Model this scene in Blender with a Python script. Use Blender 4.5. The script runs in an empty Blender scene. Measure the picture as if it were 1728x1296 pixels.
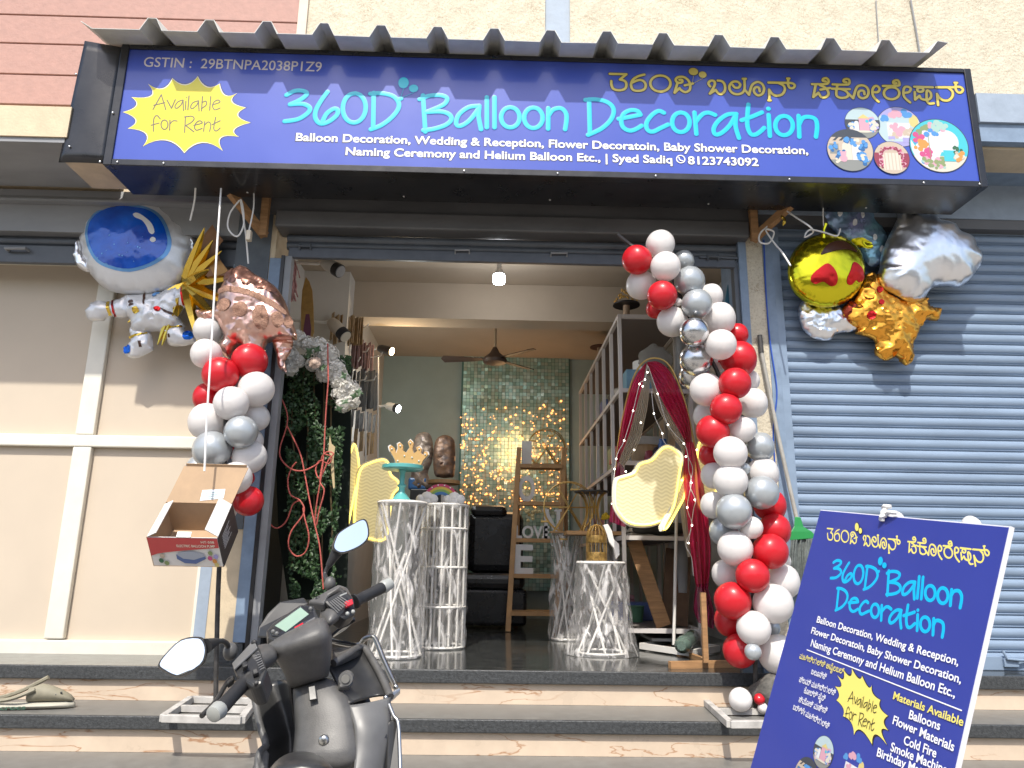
import bpy, bmesh, math, random
from mathutils import Vector, Matrix, noise
rnd = random.Random(7)
sc = bpy.context.scene
R = math.radians
# ---------------------------------------------------------------- camera
F, W, H = 1248.0, 1728, 1296
PITCH, ROLL, YAW = R(13.6), R(0.85), R(1.2)
CAM = Vector((0, 0, 0.6))
fw = Vector((math.sin(YAW)*math.cos(PITCH), math.cos(YAW)*math.cos(PITCH), math.sin(PITCH)))
_rt = Vector((math.cos(YAW), -math.sin(YAW), 0)); _up = _rt.cross(fw)
rt = _rt*math.cos(ROLL) + _up*math.sin(ROLL); up = _up*math.cos(ROLL) - _rt*math.sin(ROLL)
cd = bpy.data.cameras.new("camera"); cam = bpy.data.objects.new("camera", cd); sc.collection.objects.link(cam)
cd.sensor_width = 36; cd.lens = F/W*36; cd.clip_start = 0.05; cd.clip_end = 500
cam.matrix_world = Matrix(((rt.x, up.x, -fw.x, CAM.x), (rt.y, up.y, -fw.y, CAM.y), (rt.z, up.z, -fw.z, CAM.z), (0, 0, 0, 1)))
sc.camera = cam
# ---------------------------------------------------------------- sky and sun
SUN_EL, SUN_AZ = R(54), R(12)          # azimuth from straight behind the viewer, a little to the left
world = bpy.data.worlds.new("World"); sc.world = world; world.use_nodes = True
nt = world.node_tree; bg = nt.nodes["Background"]
sky = nt.nodes.new("ShaderNodeTexSky"); sky.sky_type = 'NISHITA'; sky.sun_disc = False
sky.sun_elevation = SUN_EL; sky.sun_rotation = math.pi + SUN_AZ; sky.dust_density = 2.5
nt.links.new(sky.outputs[0], bg.inputs[0]); bg.inputs[1].default_value = 0.15
sd = bpy.data.lights.new("sun", 'SUN'); sun = bpy.data.objects.new("sun", sd); sc.collection.objects.link(sun)
sd.energy = 3.3; sd.angle = R(0.8); sd.color = (1, 0.95, 0.86)
sdir = Vector((-math.sin(SUN_AZ)*math.cos(SUN_EL), -math.cos(SUN_AZ)*math.cos(SUN_EL), math.sin(SUN_EL)))
sun.rotation_euler = sdir.to_track_quat('Z', 'Y').to_euler()
vs = sc.view_settings; vs.view_transform = 'Standard'; vs.look = 'None'; vs.exposure = 0.6; vs.gamma = 1; vs.use_curve_mapping = False
sc.cycles.max_bounces = 8; sc.cycles.transparent_max_bounces = 16; sc.cycles.caustics_reflective = False; sc.cycles.caustics_refractive = False
sc.cycles.use_denoising = True; sc.cycles.sample_clamp_indirect = 6

# ---------------------------------------------------------------- pixel helpers (points on real planes of the place)
def ray(px, py): return fw + rt*((px-W/2)/F) - up*((py-H/2)/F)
def P(px, py, Y): d = ray(px, py); return CAM + d*(Y/d.y)
def PZ(px, py, z): d = ray(px, py); return CAM + d*((z-CAM.z)/d.z)
def PX(px, py, X): d = ray(px, py); return CAM + d*(X/d.x)
def S(n, Y): return n*(Y*math.cos(PITCH)+0.25)/F      # pixels to metres near the picture's middle height
# ---------------------------------------------------------------- materials
MATS = {}
def mat(name, col, rough=0.6, metal=0.0, var=0.0, scale=8.0, bump=0.0, bscale=60.0, coat=0.0, emit=None, estr=0.0, trans=0.0, alpha=1.0, sss=0.0, detail=6, col2=None, thin=0.0, spec=0.5, stretch=None):
    if name in MATS: return MATS[name]
    m = bpy.data.materials.new(name); m.use_nodes = True; t = m.node_tree; b = t.nodes["Principled BSDF"]
    c4 = (*col, 1)
    b.inputs["Base Color"].default_value = c4; b.inputs["Roughness"].default_value = rough; b.inputs["Metallic"].default_value = metal
    b.inputs["Coat Weight"].default_value = coat; b.inputs["Coat Roughness"].default_value = 0.08; b.inputs["Specular IOR Level"].default_value = spec
    b.inputs["Transmission Weight"].default_value = trans; b.inputs["Alpha"].default_value = alpha
    if sss: b.inputs["Subsurface Weight"].default_value = sss; b.inputs["Subsurface Radius"].default_value = (0.05, 0.03, 0.03); b.inputs["Subsurface Scale"].default_value = 0.3
    if emit: b.inputs["Emission Color"].default_value = (*emit, 1); b.inputs["Emission Strength"].default_value = estr
    tc = mp = None
    if var or bump or col2:
        tc = t.nodes.new("ShaderNodeTexCoord"); mp = t.nodes.new("ShaderNodeMapping"); t.links.new(tc.outputs["Object"], mp.inputs[0])
        if stretch: mp.inputs["Scale"].default_value = stretch
    if var or col2:
        n = t.nodes.new("ShaderNodeTexNoise"); n.inputs["Scale"].default_value = scale; n.inputs["Detail"].default_value = detail; n.inputs["Roughness"].default_value = 0.6
        t.links.new(mp.outputs[0], n.inputs["Vector"])
        cr = t.nodes.new("ShaderNodeValToRGB"); cr.color_ramp.elements[0].position = 0.3; cr.color_ramp.elements[1].position = 0.7
        a = col2 if col2 else tuple(c*(1-var) for c in col); bb = col if col2 else tuple(min(1, c*(1+var)) for c in col)
        cr.color_ramp.elements[0].color = (*a, 1); cr.color_ramp.elements[1].color = (*bb, 1)
        t.links.new(n.outputs["Fac"], cr.inputs[0]); t.links.new(cr.outputs[0], b.inputs["Base Color"])
        mr = t.nodes.new("ShaderNodeMapRange"); mr.inputs["To Min"].default_value = max(0, rough-0.12); mr.inputs["To Max"].default_value = min(1, rough+0.12)
        t.links.new(n.outputs["Fac"], mr.inputs[0]); t.links.new(mr.outputs[0], b.inputs["Roughness"])
    if bump:
        n2 = t.nodes.new("ShaderNodeTexNoise"); n2.inputs["Scale"].default_value = bscale; n2.inputs["Detail"].default_value = 4
        t.links.new(mp.outputs[0], n2.inputs["Vector"])
        bp = t.nodes.new("ShaderNodeBump"); bp.inputs["Strength"].default_value = bump; bp.inputs["Distance"].default_value = 0.01
        t.links.new(n2.outputs["Fac"], bp.inputs["Height"]); t.links.new(bp.outputs[0], b.inputs["Normal"])
    if thin:   # light coming through thin cloth or rubber
        tr = t.nodes.new("ShaderNodeBsdfTranslucent"); mx = t.nodes.new("ShaderNodeMixShader"); mx.inputs[0].default_value = thin
        tr.inputs[0].default_value = c4
        o = t.nodes["Material Output"]; t.links.new(b.outputs[0], mx.inputs[1]); t.links.new(tr.outputs[0], mx.inputs[2]); t.links.new(mx.outputs[0], o.inputs[0])
    MATS[name] = m; return m

# ---------------------------------------------------------------- objects
def tag(o, label=None, cat=None, group=None, kind=None):
    for k, v in (("label", label), ("category", cat), ("group", group), ("kind", kind)):
        if v: o[k] = v
    return o
def thing(name, label, cat, loc=(0, 0, 0), group=None, rot=None):
    o = bpy.data.objects.new(name, None); sc.collection.objects.link(o); o.location = loc; o.empty_display_size = 0.1
    if rot: o.rotation_euler = rot
    return tag(o, label, cat, group)

class MB:
    def __init__(s): s.bm = bmesh.new(); s.off = 0
    def face(s, pts):
        vs_ = [s.bm.verts.new(p) for p in pts]
        try: return s.bm.faces.new(vs_)
        except ValueError: return None
    def box(s, a, b):
        x0, y0, z0 = a; x1, y1, z1 = b
        v = [s.bm.verts.new(p) for p in ((x0,y0,z0),(x1,y0,z0),(x1,y1,z0),(x0,y1,z0),(x0,y0,z1),(x1,y0,z1),(x1,y1,z1),(x0,y1,z1))]
        for f in ((0,3,2,1),(4,5,6,7),(0,1,5,4),(1,2,6,5),(2,3,7,6),(3,0,4,7)): s.bm.faces.new([v[i] for i in f])
        return s
    def bar(s, a, b, w, h=None, upv=(0, 0, 1)):    # box section between two points
        a = Vector(a); b = Vector(b); d = (b-a).normalized(); h = h or w; u = Vector(upv)
        if abs(d.dot(u)) > 0.95: u = Vector((0, 1, 0))
        x = d.cross(u).normalized()*w/2; y = x.cross(d).normalized()*h/2
        v = [s.bm.verts.new(p+q) for p in (a, b) for q in (-x-y, x-y, x+y, -x+y)]
        for f in ((0,1,2,3),(7,6,5,4),(0,4,5,1),(1,5,6,2),(2,6,7,3),(3,7,4,0)): s.bm.faces.new([v[i] for i in f])
        return s
    def rings(s, rs, cap=True, closed=False):
        vv = [[s.bm.verts.new(p) for p in r] for r in rs]; n = len(vv[0]); m = len(vv)
        for i in range(m if closed else m-1):
            A = vv[i]; B = vv[(i+1) % m]
            for j in range(n):
                try: s.bm.faces.new((A[j], A[(j+1) % n], B[(j+1) % n], B[j]))
                except ValueError: pass
        if cap and not closed:
            for r_, rev in ((vv[0], True), (vv[-1], False)):
                try: s.bm.faces.new(list(reversed(r_)) if rev else r_)
                except ValueError: pass
        return s
    def tube(s, pts, r, n=8, closed=False, flat=None, ax=None):
        pts = [Vector(p) for p in pts]; m = len(pts); rs = []; prev = None
        rr = r if isinstance(r, (list, tuple)) else [r]*m
        for i, p in enumerate(pts):
            if closed: d = pts[(i+1) % m] - pts[i-1]
            else: d = pts[min(i+1, m-1)] - pts[max(i-1, 0)]
            d = d.normalized() if d.length > 1e-9 else Vector((0, 0, 1))
            if ax is not None: v = Vector(ax); u = d.cross(v).normalized()
            else:
                if prev is None:
                    u = d.cross(Vector((0, 0, 1)) if abs(d.z) < 0.9 else Vector((0, 1, 0))).normalized()
                else:
                    u = prev - d*prev.dot(d)
                    u = u.normalized() if u.length > 1e-6 else d.orthogonal().normalized()
                v = d.cross(u)
            prev = u; k = flat if flat else 1.0
            rs.append([p + u*(rr[i]*math.cos(a)) + v*(rr[i]*k*math.sin(a)) for a in (2*math.pi*j/n for j in range(n))])
        return s.rings(rs, True, closed)
    def cyl(s, a, b, r, n=16, r2=None): return s.tube([a, b], [r, r if r2 is None else r2], n)
    def lathe(s, prof, c=(0, 0, 0), n=24, M=None):   # prof: (r, z)
        c = Vector(c); rs = []
        for r_, z in prof:
            ring = [Vector((max(r_, 1e-4)*math.cos(a), max(r_, 1e-4)*math.sin(a), z)) for a in (2*math.pi*j/n for j in range(n))]
            rs.append([(M @ q if M else q) + c for q in ring])
        return s.rings(rs)
    def ell(s, c, rx, ry=None, rz=None, n=16, m=10, M=None):
        ry = ry or rx; rz = rz or rx; c = Vector(c); rs = []
        for i in range(m+1):
            t = math.pi*i/m; q = max(math.sin(t), 1e-3); z = -math.cos(t)
            ring = [Vector((rx*q*math.cos(a), ry*q*math.sin(a), rz*z)) for a in (2*math.pi*j/n for j in range(n))]
            rs.append([(M @ v if M else v) + c for v in ring])
        return s.rings(rs)
    def prism(s, poly, d):                         # poly: 3-D points, d: extrusion vector
        d = Vector(d); a = [s.bm.verts.new(p) for p in poly]; b = [s.bm.verts.new(Vector(p)+d) for p in poly]; n = len(a)
        s.bm.faces.new(a); s.bm.faces.new(list(reversed(b)))
        for i in range(n): s.bm.faces.new((a[i], b[i], b[(i+1) % n], a[(i+1) % n]))
        return s
    def grid(s, fn, nu, nv):
        v = [[s.bm.verts.new(fn(i/nu, j/nv)) for j in range(nv+1)] for i in range(nu+1)]
        for i in range(nu):
            for j in range(nv): s.bm.faces.new((v[i][j], v[i+1][j], v[i+1][j+1], v[i][j+1]))
        return s
    def build(s, name, m, parent=None, smooth=False, bevel=0.0, solid=0.0, local=True, sub=0, fixn=True):
        if fixn: bmesh.ops.recalc_face_normals(s.bm, faces=s.bm.faces[:])
        me = bpy.data.meshes.new(name)
        if parent is not None and local:
            chain = Vector((0, 0, 0)); p = parent; M_ = Matrix.Identity(4)
            while p is not None: M_ = p.matrix_basis @ M_; p = p.parent
            s.bm.transform(M_.inverted())
        s.bm.to_mesh(me); s.bm.free()
        if smooth: me.polygons.foreach_set("use_smooth", [True]*len(me.polygons))
        me.materials.append(m)
        o = bpy.data.objects.new(name, me); sc.collection.objects.link(o)
        if parent is not None: o.parent = parent
        if solid:
            q = o.modifiers.new("s", 'SOLIDIFY'); q.thickness = solid; q.offset = 0
        if sub:
            q = o.modifiers.new("u", 'SUBSURF'); q.levels = sub; q.render_levels = sub
        if bevel:
            q = o.modifiers.new("b", 'BEVEL'); q.width = bevel; q.segments = 2; q.limit_method = 'ANGLE'; q.angle_limit = R(40)
            me.polygons.foreach_set("use_smooth", [False]*len(me.polygons))
        if smooth and not bevel and not sub: me.set_sharp_from_angle(angle=R(50)) if hasattr(me, "set_sharp_from_angle") else None
        return o
def spline(pts, k=6, closed=False):
    pts = [Vector(p) for p in pts]; n = len(pts)
    if n < 3 and not closed: return pts
    out = []
    for i in range(n if closed else n-1):
        if closed: p0, p1, p2, p3 = pts[i-1], pts[i], pts[(i+1) % n], pts[(i+2) % n]
        else: p0, p1, p2, p3 = pts[max(i-1, 0)], pts[i], pts[i+1], pts[min(i+2, n-1)]
        for j in range(k):
            t = j/k
            out.append(0.5*((2*p1) + (p2-p0)*t + (2*p0-5*p1+4*p2-p3)*t*t + (3*p1-p0-3*p2+p3)*t*t*t))
    if not closed: out.append(pts[-1])
    return out
def copy_thing(o, parent=None):
    c = o.copy(); sc.collection.objects.link(c)
    if parent: c.parent = parent
    for ch in list(o.children): copy_thing(ch, c)
    return c
def text_mesh(s, embolden=0.0):
    c = bpy.data.curves.new("t", 'FONT'); c.body = s; c.size = 1; c.offset = embolden; c.resolution_u = 4
    o = bpy.data.objects.new("t", c); sc.collection.objects.link(o); bpy.context.view_layer.update()
    me = bpy.data.meshes.new_from_object(o.evaluated_get(bpy.context.evaluated_depsgraph_get()))
    bpy.data.objects.remove(o); bpy.data.curves.remove(c); return me
def text_on(mb, s, frame, u0, u1, v0, cap, embolden=0.0, off=0.0, skew=0.0):
    """fit a line of writing between u0 and u1 of a flat frame (origin, uvec, vvec, nvec); cap = capital height"""
    me = text_mesh(s, embolden); xs = [v.co.x for v in me.vertices]
    x0, x1 = min(xs), max(xs); O, U, V, N = frame
    vs_ = []
    for v in me.vertices:
        a = u0 + (v.co.x-x0)/(x1-x0)*(u1-u0); b = v0 + v.co.y/0.727*cap
        vs_.append(mb.bm.verts.new(O + U*a + V*b + N*off))
    for p in me.polygons:
        try: mb.bm.faces.new([vs_[i] for i in p.vertices])
        except ValueError: pass
    bpy.data.meshes.remove(me)
# ================================================================ the setting
FY = 4.75
m_cream = mat("cream_stucco", (.58, .525, .41), .9, var=.12, scale=9, bump=.9, bscale=38)
def add_cracks(m, sc_, thr, dark):
    t = m.node_tree; b = t.nodes["Principled BSDF"]; src = b.inputs["Base Color"].links[0].from_socket
    tc = t.nodes.new("ShaderNodeTexCoord"); v = t.nodes.new("ShaderNodeTexVoronoi"); v.feature = 'DISTANCE_TO_EDGE'; v.inputs["Scale"].default_value = sc_
    nz = t.nodes.new("ShaderNodeTexNoise"); nz.inputs["Scale"].default_value = sc_*1.5; nz.inputs["Detail"].default_value = 5
    ad = t.nodes.new("ShaderNodeVectorMath"); ad.operation = 'MULTIPLY_ADD'; ad.inputs[1].default_value = (.25, .25, .25)
    t.links.new(tc.outputs["Object"], nz.inputs["Vector"]); t.links.new(nz.outputs["Color"], ad.inputs[0]); t.links.new(tc.outputs["Object"], ad.inputs[2]); t.links.new(ad.outputs[0], v.inputs["Vector"])
    n2 = t.nodes.new("ShaderNodeTexNoise"); n2.inputs["Scale"].default_value = sc_*.45; t.links.new(tc.outputs["Object"], n2.inputs["Vector"])
    a = t.nodes.new("ShaderNodeMapRange"); a.inputs["From Min"].default_value = 0; a.inputs["From Max"].default_value = thr; a.inputs["To Min"].default_value = 1; a.inputs["To Max"].default_value = 0
    t.links.new(v.outputs["Distance"], a.inputs[0])
    g = t.nodes.new("ShaderNodeMapRange"); g.inputs["From Min"].default_value = .5; g.inputs["From Max"].default_value = .62; t.links.new(n2.outputs["Fac"], g.inputs[0])
    mu = t.nodes.new("ShaderNodeMath"); mu.operation = 'MULTIPLY'; t.links.new(a.outputs[0], mu.inputs[0]); t.links.new(g.outputs[0], mu.inputs[1])
    mx = t.nodes.new("ShaderNodeMix"); mx.data_type = 'RGBA'; mx.inputs["B"].default_value = (*dark, 1)
    t.links.new(mu.outputs[0], mx.inputs["Factor"]); t.links.new(src, mx.inputs["A"]); t.links.new(mx.outputs["Result"], b.inputs["Base Color"])
add_cracks(m_cream, 14, .05, (.30, .23, .15))
def add_pits(m, s, lo, hi, dark):
    t = m.node_tree; b = t.nodes["Principled BSDF"]; src = b.inputs["Base Color"].links[0].from_socket
    tc = t.nodes.new("ShaderNodeTexCoord"); n = t.nodes.new("ShaderNodeTexNoise"); n.inputs["Scale"].default_value = s; n.inputs["Detail"].default_value = 3; t.links.new(tc.outputs["Object"], n.inputs["Vector"])
    a = t.nodes.new("ShaderNodeMapRange"); a.inputs["From Min"].default_value = lo; a.inputs["From Max"].default_value = hi; t.links.new(n.outputs["Fac"], a.inputs[0])
    mx = t.nodes.new("ShaderNodeMix"); mx.data_type = 'RGBA'; mx.inputs["B"].default_value = (*dark, 1)
    t.links.new(a.outputs[0], mx.inputs["Factor"]); t.links.new(src, mx.inputs["A"]); t.links.new(mx.outputs["Result"], b.inputs["Base Color"])
add_pits(m_cream, 85, .52, .74, (.42, .36, .26))
m_pink = mat("pink_render", (.43, .255, .215), .8, var=.08, scale=14, bump=.35, bscale=30)
m_trim = mat("pale_trim", (.66, .56, .46), .8, var=.08, scale=12)
m_beige = mat("beige_render", (.60, .49, .34), .85, var=.1, scale=10, bump=.2)
m_blue = mat("grey_blue_paint", (.30, .36, .44), .6, var=.1, scale=10, bump=.15, bscale=25)
m_blue2 = mat("slate_blue_paint", (.20, .27, .37), .55, var=.15, scale=12)
m_grey = mat("dark_grey_sheet", (.115, .115, .118), .45, var=.2, scale=5, stretch=(.4, 1, 1))
m_hood = mat("grey_hood_metal", (.27, .275, .285), .5, var=.12, scale=6, stretch=(.3, 1, 1))
m_dark = mat("dark_slat_metal", (.085, .095, .11), .38, var=.2, scale=6)
m_shut = mat("blue_shutter_metal", (.215, .285, .385), .38, var=.12, scale=4, stretch=(.5, 1, 2), coat=.15)
m_iwall = mat("interior_wall", (.62, .60, .56), .85, var=.05, scale=5)
m_teal = mat("interior_teal_wall", (.40, .50, .48), .85, var=.06, scale=4)
m_ceil = mat("ceiling_paint", (.46, .385, .30), .9, var=.05, scale=3)
m_gran = mat("grey_granite", (.20, .195, .18), .42, var=.25, scale=18, col2=(.13, .128, .12))
m_gfloor = mat("polished_granite", (.035, .037, .035), .13, var=.4, scale=10)
m_nose = mat("black_granite_nosing", (.045, .048, .05), .45, var=.5, scale=60, bump=.3, bscale=120)
m_door = mat("beige_door_board", (.56, .475, .375), .75, var=.035, scale=2.2)
m_dframe = mat("ivory_door_frame", (.72, .69, .60), .5, var=.05, scale=8)
m_wood = mat("raw_wood", (.36, .20, .09), .7, var=.3, scale=6, stretch=(1, 1, 9))
m_black = mat("black_paint", (.02, .02, .022), .4, var=.3, scale=9)
m_white = mat("white_paint", (.75, .74, .71), .5, var=.06, scale=10)

def marble(name):
    m = mat(name, (.60, .485, .37), .3, var=.10, scale=5)
    t = m.node_tree; b = t.nodes["Principled BSDF"]; src = b.inputs["Base Color"].links[0].from_socket
    tc = t.nodes.new("ShaderNodeTexCoord"); mp = t.nodes.new("ShaderNodeMapping"); mp.inputs["Rotation"].default_value = (0, R(48), 0); mp.inputs["Scale"].default_value = (.55, 1, 2.6)
    t.links.new(tc.outputs["Object"], mp.inputs[0])
    nz = t.nodes.new("ShaderNodeTexNoise"); nz.inputs["Scale"].default_value = 3.6; nz.inputs["Detail"].default_value = 5; nz.inputs["Distortion"].default_value = .5; t.links.new(mp.outputs[0], nz.inputs["Vector"])
    s = t.nodes.new("ShaderNodeMath"); s.operation = 'SUBTRACT'; s.inputs[1].default_value = .5; t.links.new(nz.outputs["Fac"], s.inputs[0])
    a = t.nodes.new("ShaderNodeMath"); a.operation = 'ABSOLUTE'; t.links.new(s.outputs[0], a.inputs[0])
    r = t.nodes.new("ShaderNodeMapRange"); r.inputs["From Min"].default_value = .0; r.inputs["From Max"].default_value = .016; r.inputs["To Min"].default_value = .8; r.inputs["To Max"].default_value = 0
    t.links.new(a.outputs[0], r.inputs[0])
    n2 = t.nodes.new("ShaderNodeTexNoise"); n2.inputs["Scale"].default_value = 1.7; t.links.new(tc.outputs["Object"], n2.inputs["Vector"])
    g = t.nodes.new("ShaderNodeMapRange"); g.inputs["From Min"].default_value = .36; g.inputs["From Max"].default_value = .52; t.links.new(n2.outputs["Fac"], g.inputs[0])
    mu = t.nodes.new("ShaderNodeMath"); mu.operation = 'MULTIPLY'; t.links.new(r.outputs[0], mu.inputs[0]); t.links.new(g.outputs[0], mu.inputs[1])
    mx = t.nodes.new("ShaderNodeMix"); mx.data_type = 'RGBA'; mx.inputs["B"].default_value = (.33, .14, .05, 1)
    t.links.new(mu.outputs[0], mx.inputs["Factor"]); t.links.new(src, mx.inputs["A"]); t.links.new(mx.outputs["Result"], b.inputs["Base Color"])
    return m
m_marble = marble("veined_beige_marble")

def structure(name, mb, m, **k): return tag(mb.build(name, m, **k), kind="structure")
structure("road", MB().box((-60, -60, -.62), (60, 3.62, -.52)), mat("asphalt", (.27, .25, .22), .9, var=.3, scale=30, bump=.5))
structure("shop_floor", MB().box((-5, 4.52, -.066), (5, 8.9, 0)), m_gfloor)

steps = thing("front_steps", "grey granite steps with veined beige marble risers across the shop front", "steps", (0, 4.3, -.5))
MB().box((-5, 4.5, -.072), (5, 4.518, .002)).build("nosing", m_nose, steps, bevel=.006)
MB().box((-5, 4.53, -.185), (5, 4.7, -.073)).build("riser", m_marble, steps)
MB().box((-5, 4.122, -.245), (5, 4.53, -.186)).build("tread", m_gran, steps)
MB().box((-5, 4.1, -.250), (5, 4.12, -.184)).build("nosing", m_nose, steps, bevel=.006)
MB().box((-5, 4.13, -.36), (5, 4.4, -.251)).build("riser", m_marble, steps)
MB().box((-5, 3.66, -.42), (5, 4.13, -.361)).build("tread", m_gran, steps)
MB().box((-5, 3.64, -.425), (5, 3.658, -.359)).build("nosing", m_nose, steps, bevel=.006)
MB().box((-5, 3.67, -.52), (5, 4.0, -.426)).build("riser", m_marble, steps)

B = thing("shop_building", "cream and pink shop building with a blue trimmed open shopfront", "building", (0, 5.2, 0))
def bbox(name, a, b, m, **k): return MB().box(a, b).build(name, m, B, **k)
zl = lambda px, py, Y=FY: P(px, py, Y).z
zUw = 3.36            # bottom of the upper wall
# upper wall: cream stucco right and middle, pink boards at left
xs0 = P(505, 20, 4.85).x; xs1 = P(520, 20, 4.85).x; xa = P(920, 40, 4.85).x; xb = P(962, 40, 4.85).x
bbox("upper_wall", (xs1, 4.85, 3.0), (xa, 5.1, 6.2), m_cream)
bbox("upper_wall", (xb, 4.85, 3.3), (5.5, 5.1, 6.2), m_cream)
bbox("wall_joint_strip", (xa, 4.872, 3.0), (xb, 5.1, 6.2), m_blue)
bbox("corner_trim", (xs0, 4.83, 3.3), (xs1, 5.1, 6.2), m_trim)
zb = [zl(30, y, 4.85) for y in (178, 127, 75, 27, -25, -80)]
for i in range(5):
    bbox("cladding_board", (-5.5, 4.835, zb[i]+.006), (xs0, 5.0, zb[i+1]-.006), m_pink, bevel=.004)
bbox("wall", (-5.5, 4.87, zb[0]), (xs0, 5.1, 6.2), mat("groove_brown", (.16, .07, .06), .9))
# left neighbour: beige band, grey hood, dark rolled shutter, boarded door
zA, zB_, zC, zD, zE = zl(30, 228), zl(30, 238), zl(30, 340), zl(30, 366), zl(30, 405)
CY = 4.12; xSl = P(113, 200, 4.14).x+.03; xSr = P(1650, 210, 4.14).x+.004
zs_t, zs_b, zs_d = zl(30, 178, CY), zl(30, 229, CY), zl(30, 237, CY)
bbox("canopy_slab", (-5.5, CY, zs_b), (xSl, 4.834, zs_t), m_beige)
bbox("drip_edge", (-5.5, CY+.012, zs_d), (xSl, 4.10+.6, zs_b-.002), m_hood)
zC = zl(30, 342, 4.74)
bbox("wall", (-5.5, 4.76, zC-.2), (-1.8, 5.1, zs_d-.002), m_hood)
hd = MB(); prof = [(4.74, zs_d-.003), (4.73, zC+.05), (4.70, zC+.015), (4.70, zC), (4.759, zC), (4.759, zs_d-.003)]
hd.rings([[Vector((x, y, z)) for y, z in prof] for x in (-5.5, -1.81)]); hd.build("shutter_hood", m_hood, B)
sl = MB()
def slat_profile(z0, z1, Y, pitch, bulge=.014):
    pts = []; n = max(1, round((z1-z0)/pitch)); p = (z1-z0)/n
    for i in range(n):
        z = z0+i*p
        for f, d in ((0, .008), (.03, .002), (.09, -.004), (.13, .004), (.17, .008)): pts.append((Y+d, z+f*p))
        for k in range(1, 7): t = k/7; pts.append((Y+.006-bulge*math.sin(math.pi*t)**.7, z+(.17+.83*t)*p))
    pts.append((Y+.008, z1)); return pts
def shutter(name, x0, x1, z0, z1, Y, pitch, m, parent):
    pr = slat_profile(z0, z1, Y, pitch); mb = MB()
    for k in range(len(pr)-1):
        (ya, za), (yb, zb2) = pr[k], pr[k+1]
        mb.face([(x0, ya, za), (x1, ya, za), (x1, yb, zb2), (x0, yb, zb2)])
    bmesh.ops.remove_doubles(mb.bm, verts=mb.bm.verts[:], dist=1e-5)
    return mb.build(name, m, parent, smooth=False, solid=.002)
shutter("rolled_shutter", -5.5, -1.78, zE+.0, zC-.006, 4.84, .062, m_dark, B)
bb = bbox("shutter_bottom_bar", (-5.5, 4.82, zl(30, 436)), (-1.80, 4.86, zE-.003), m_dark, bevel=.006)
p0 = P(12, 421, 4.8); p1 = P(46, 421, 4.8)
MB().tube([p0+Vector((0, .03, 0)), p0+Vector((0, -.02, 0)), p1+Vector((0, -.02, 0)), p1+Vector((0, .03, 0))], .011).build("handle", m_hood, bb)
# boarded door behind
DY = 5.05
zt, zbt, xr = zl(20, 447, DY), -.02, -1.80
bbox("door_board", (-5.5, DY+.012, -.02), (xr-.02, DY+.06, zt+.2), m_door)
dfr = lambda x0, x1, z0, z1, p=0: bbox("door_frame", (x0, DY-.03-p, z0), (x1, DY+.011, z1), m_dframe, bevel=.008)
mxa = P(146, 640, DY).x-.12; mxw = S(30, DY)
mxx = (P(170, 497, DY).x+P(73, 1081, DY).x)/2
zr0, zr1 = zl(150, 755, DY), zl(150, 735, DY)
dfr(-5.5, xr-.14, zr0, zr1, .003); dfr(-5.5, xr, -.018, zl(150, 1080, DY)); dfr(-5.5, xr, zt, zt+.06)
dfr(mxx, mxx+mxw, zr1+.001, zt-.001); dfr(mxx, mxx+mxw, zl(150, 1079, DY)+.002, zr0-.001)
dfr(xr-.13, xr, zl(150, 1079, DY)+.001, zt-.002)
bbox("door_surround", (-1.795, 4.9, 0), (-1.745, 5.1, 2.9), m_blue2)
# left pillar of the open shop (cream with blue edges, dark tile foot)
pzt = 2.95
X = lambda px, py, Y=FY: P(px, py, Y).x
bbox("pillar", (-1.80, FY, .105), (-1.535, 5.15, pzt), m_beige)
bbox("pillar_edge_paint", (-1.805, FY-.004, .11), (-1.735, 4.9, 2.55), m_blue)
bbox("pillar_edge_paint", (-1.565, FY-.006, .11), (-1.49, 5.0, 2.6), m_blue2)
bbox("pillar_foot", (-1.81, FY-.012, 0), (-1.50, 5.15, .105), m_nose)
bbox("dark_panel", (-1.80, FY-.008, zl(400, 893)), (-1.57, FY-.002, pzt), mat("dark_grey_panel", (.10, .115, .13), .6, var=.2, scale=9))  # pillar is dark grey from here up
bbox("shutter_guide", (-1.488, FY-.01, 0), (-1.465, FY+.05, 2.62), m_black)
bbox("shutter_guide", (-1.464, FY+.0, 0), (-1.42, FY+.07, 2.62), m_hood)
# right pillar
x1, x2, x3, x4 = 1.66, 1.715, 1.80, 1.90
bbox("shutter_guide", (x1-.03, FY+.02, 0), (x1, FY+.09, 2.66), m_dark)
bbox("pillar_edge_paint", (x1+.001, FY-.004, 0), (x2, 5.15, 2.9), m_blue2)
bbox("pillar", (x2+.001, FY, 0), (x3+.03, 5.15, 2.9), m_cream)
bbox("pillar_edge_paint", (x3+.031, FY-.004, 0), (x4, 5.15, 2.9), m_blue2)
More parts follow.
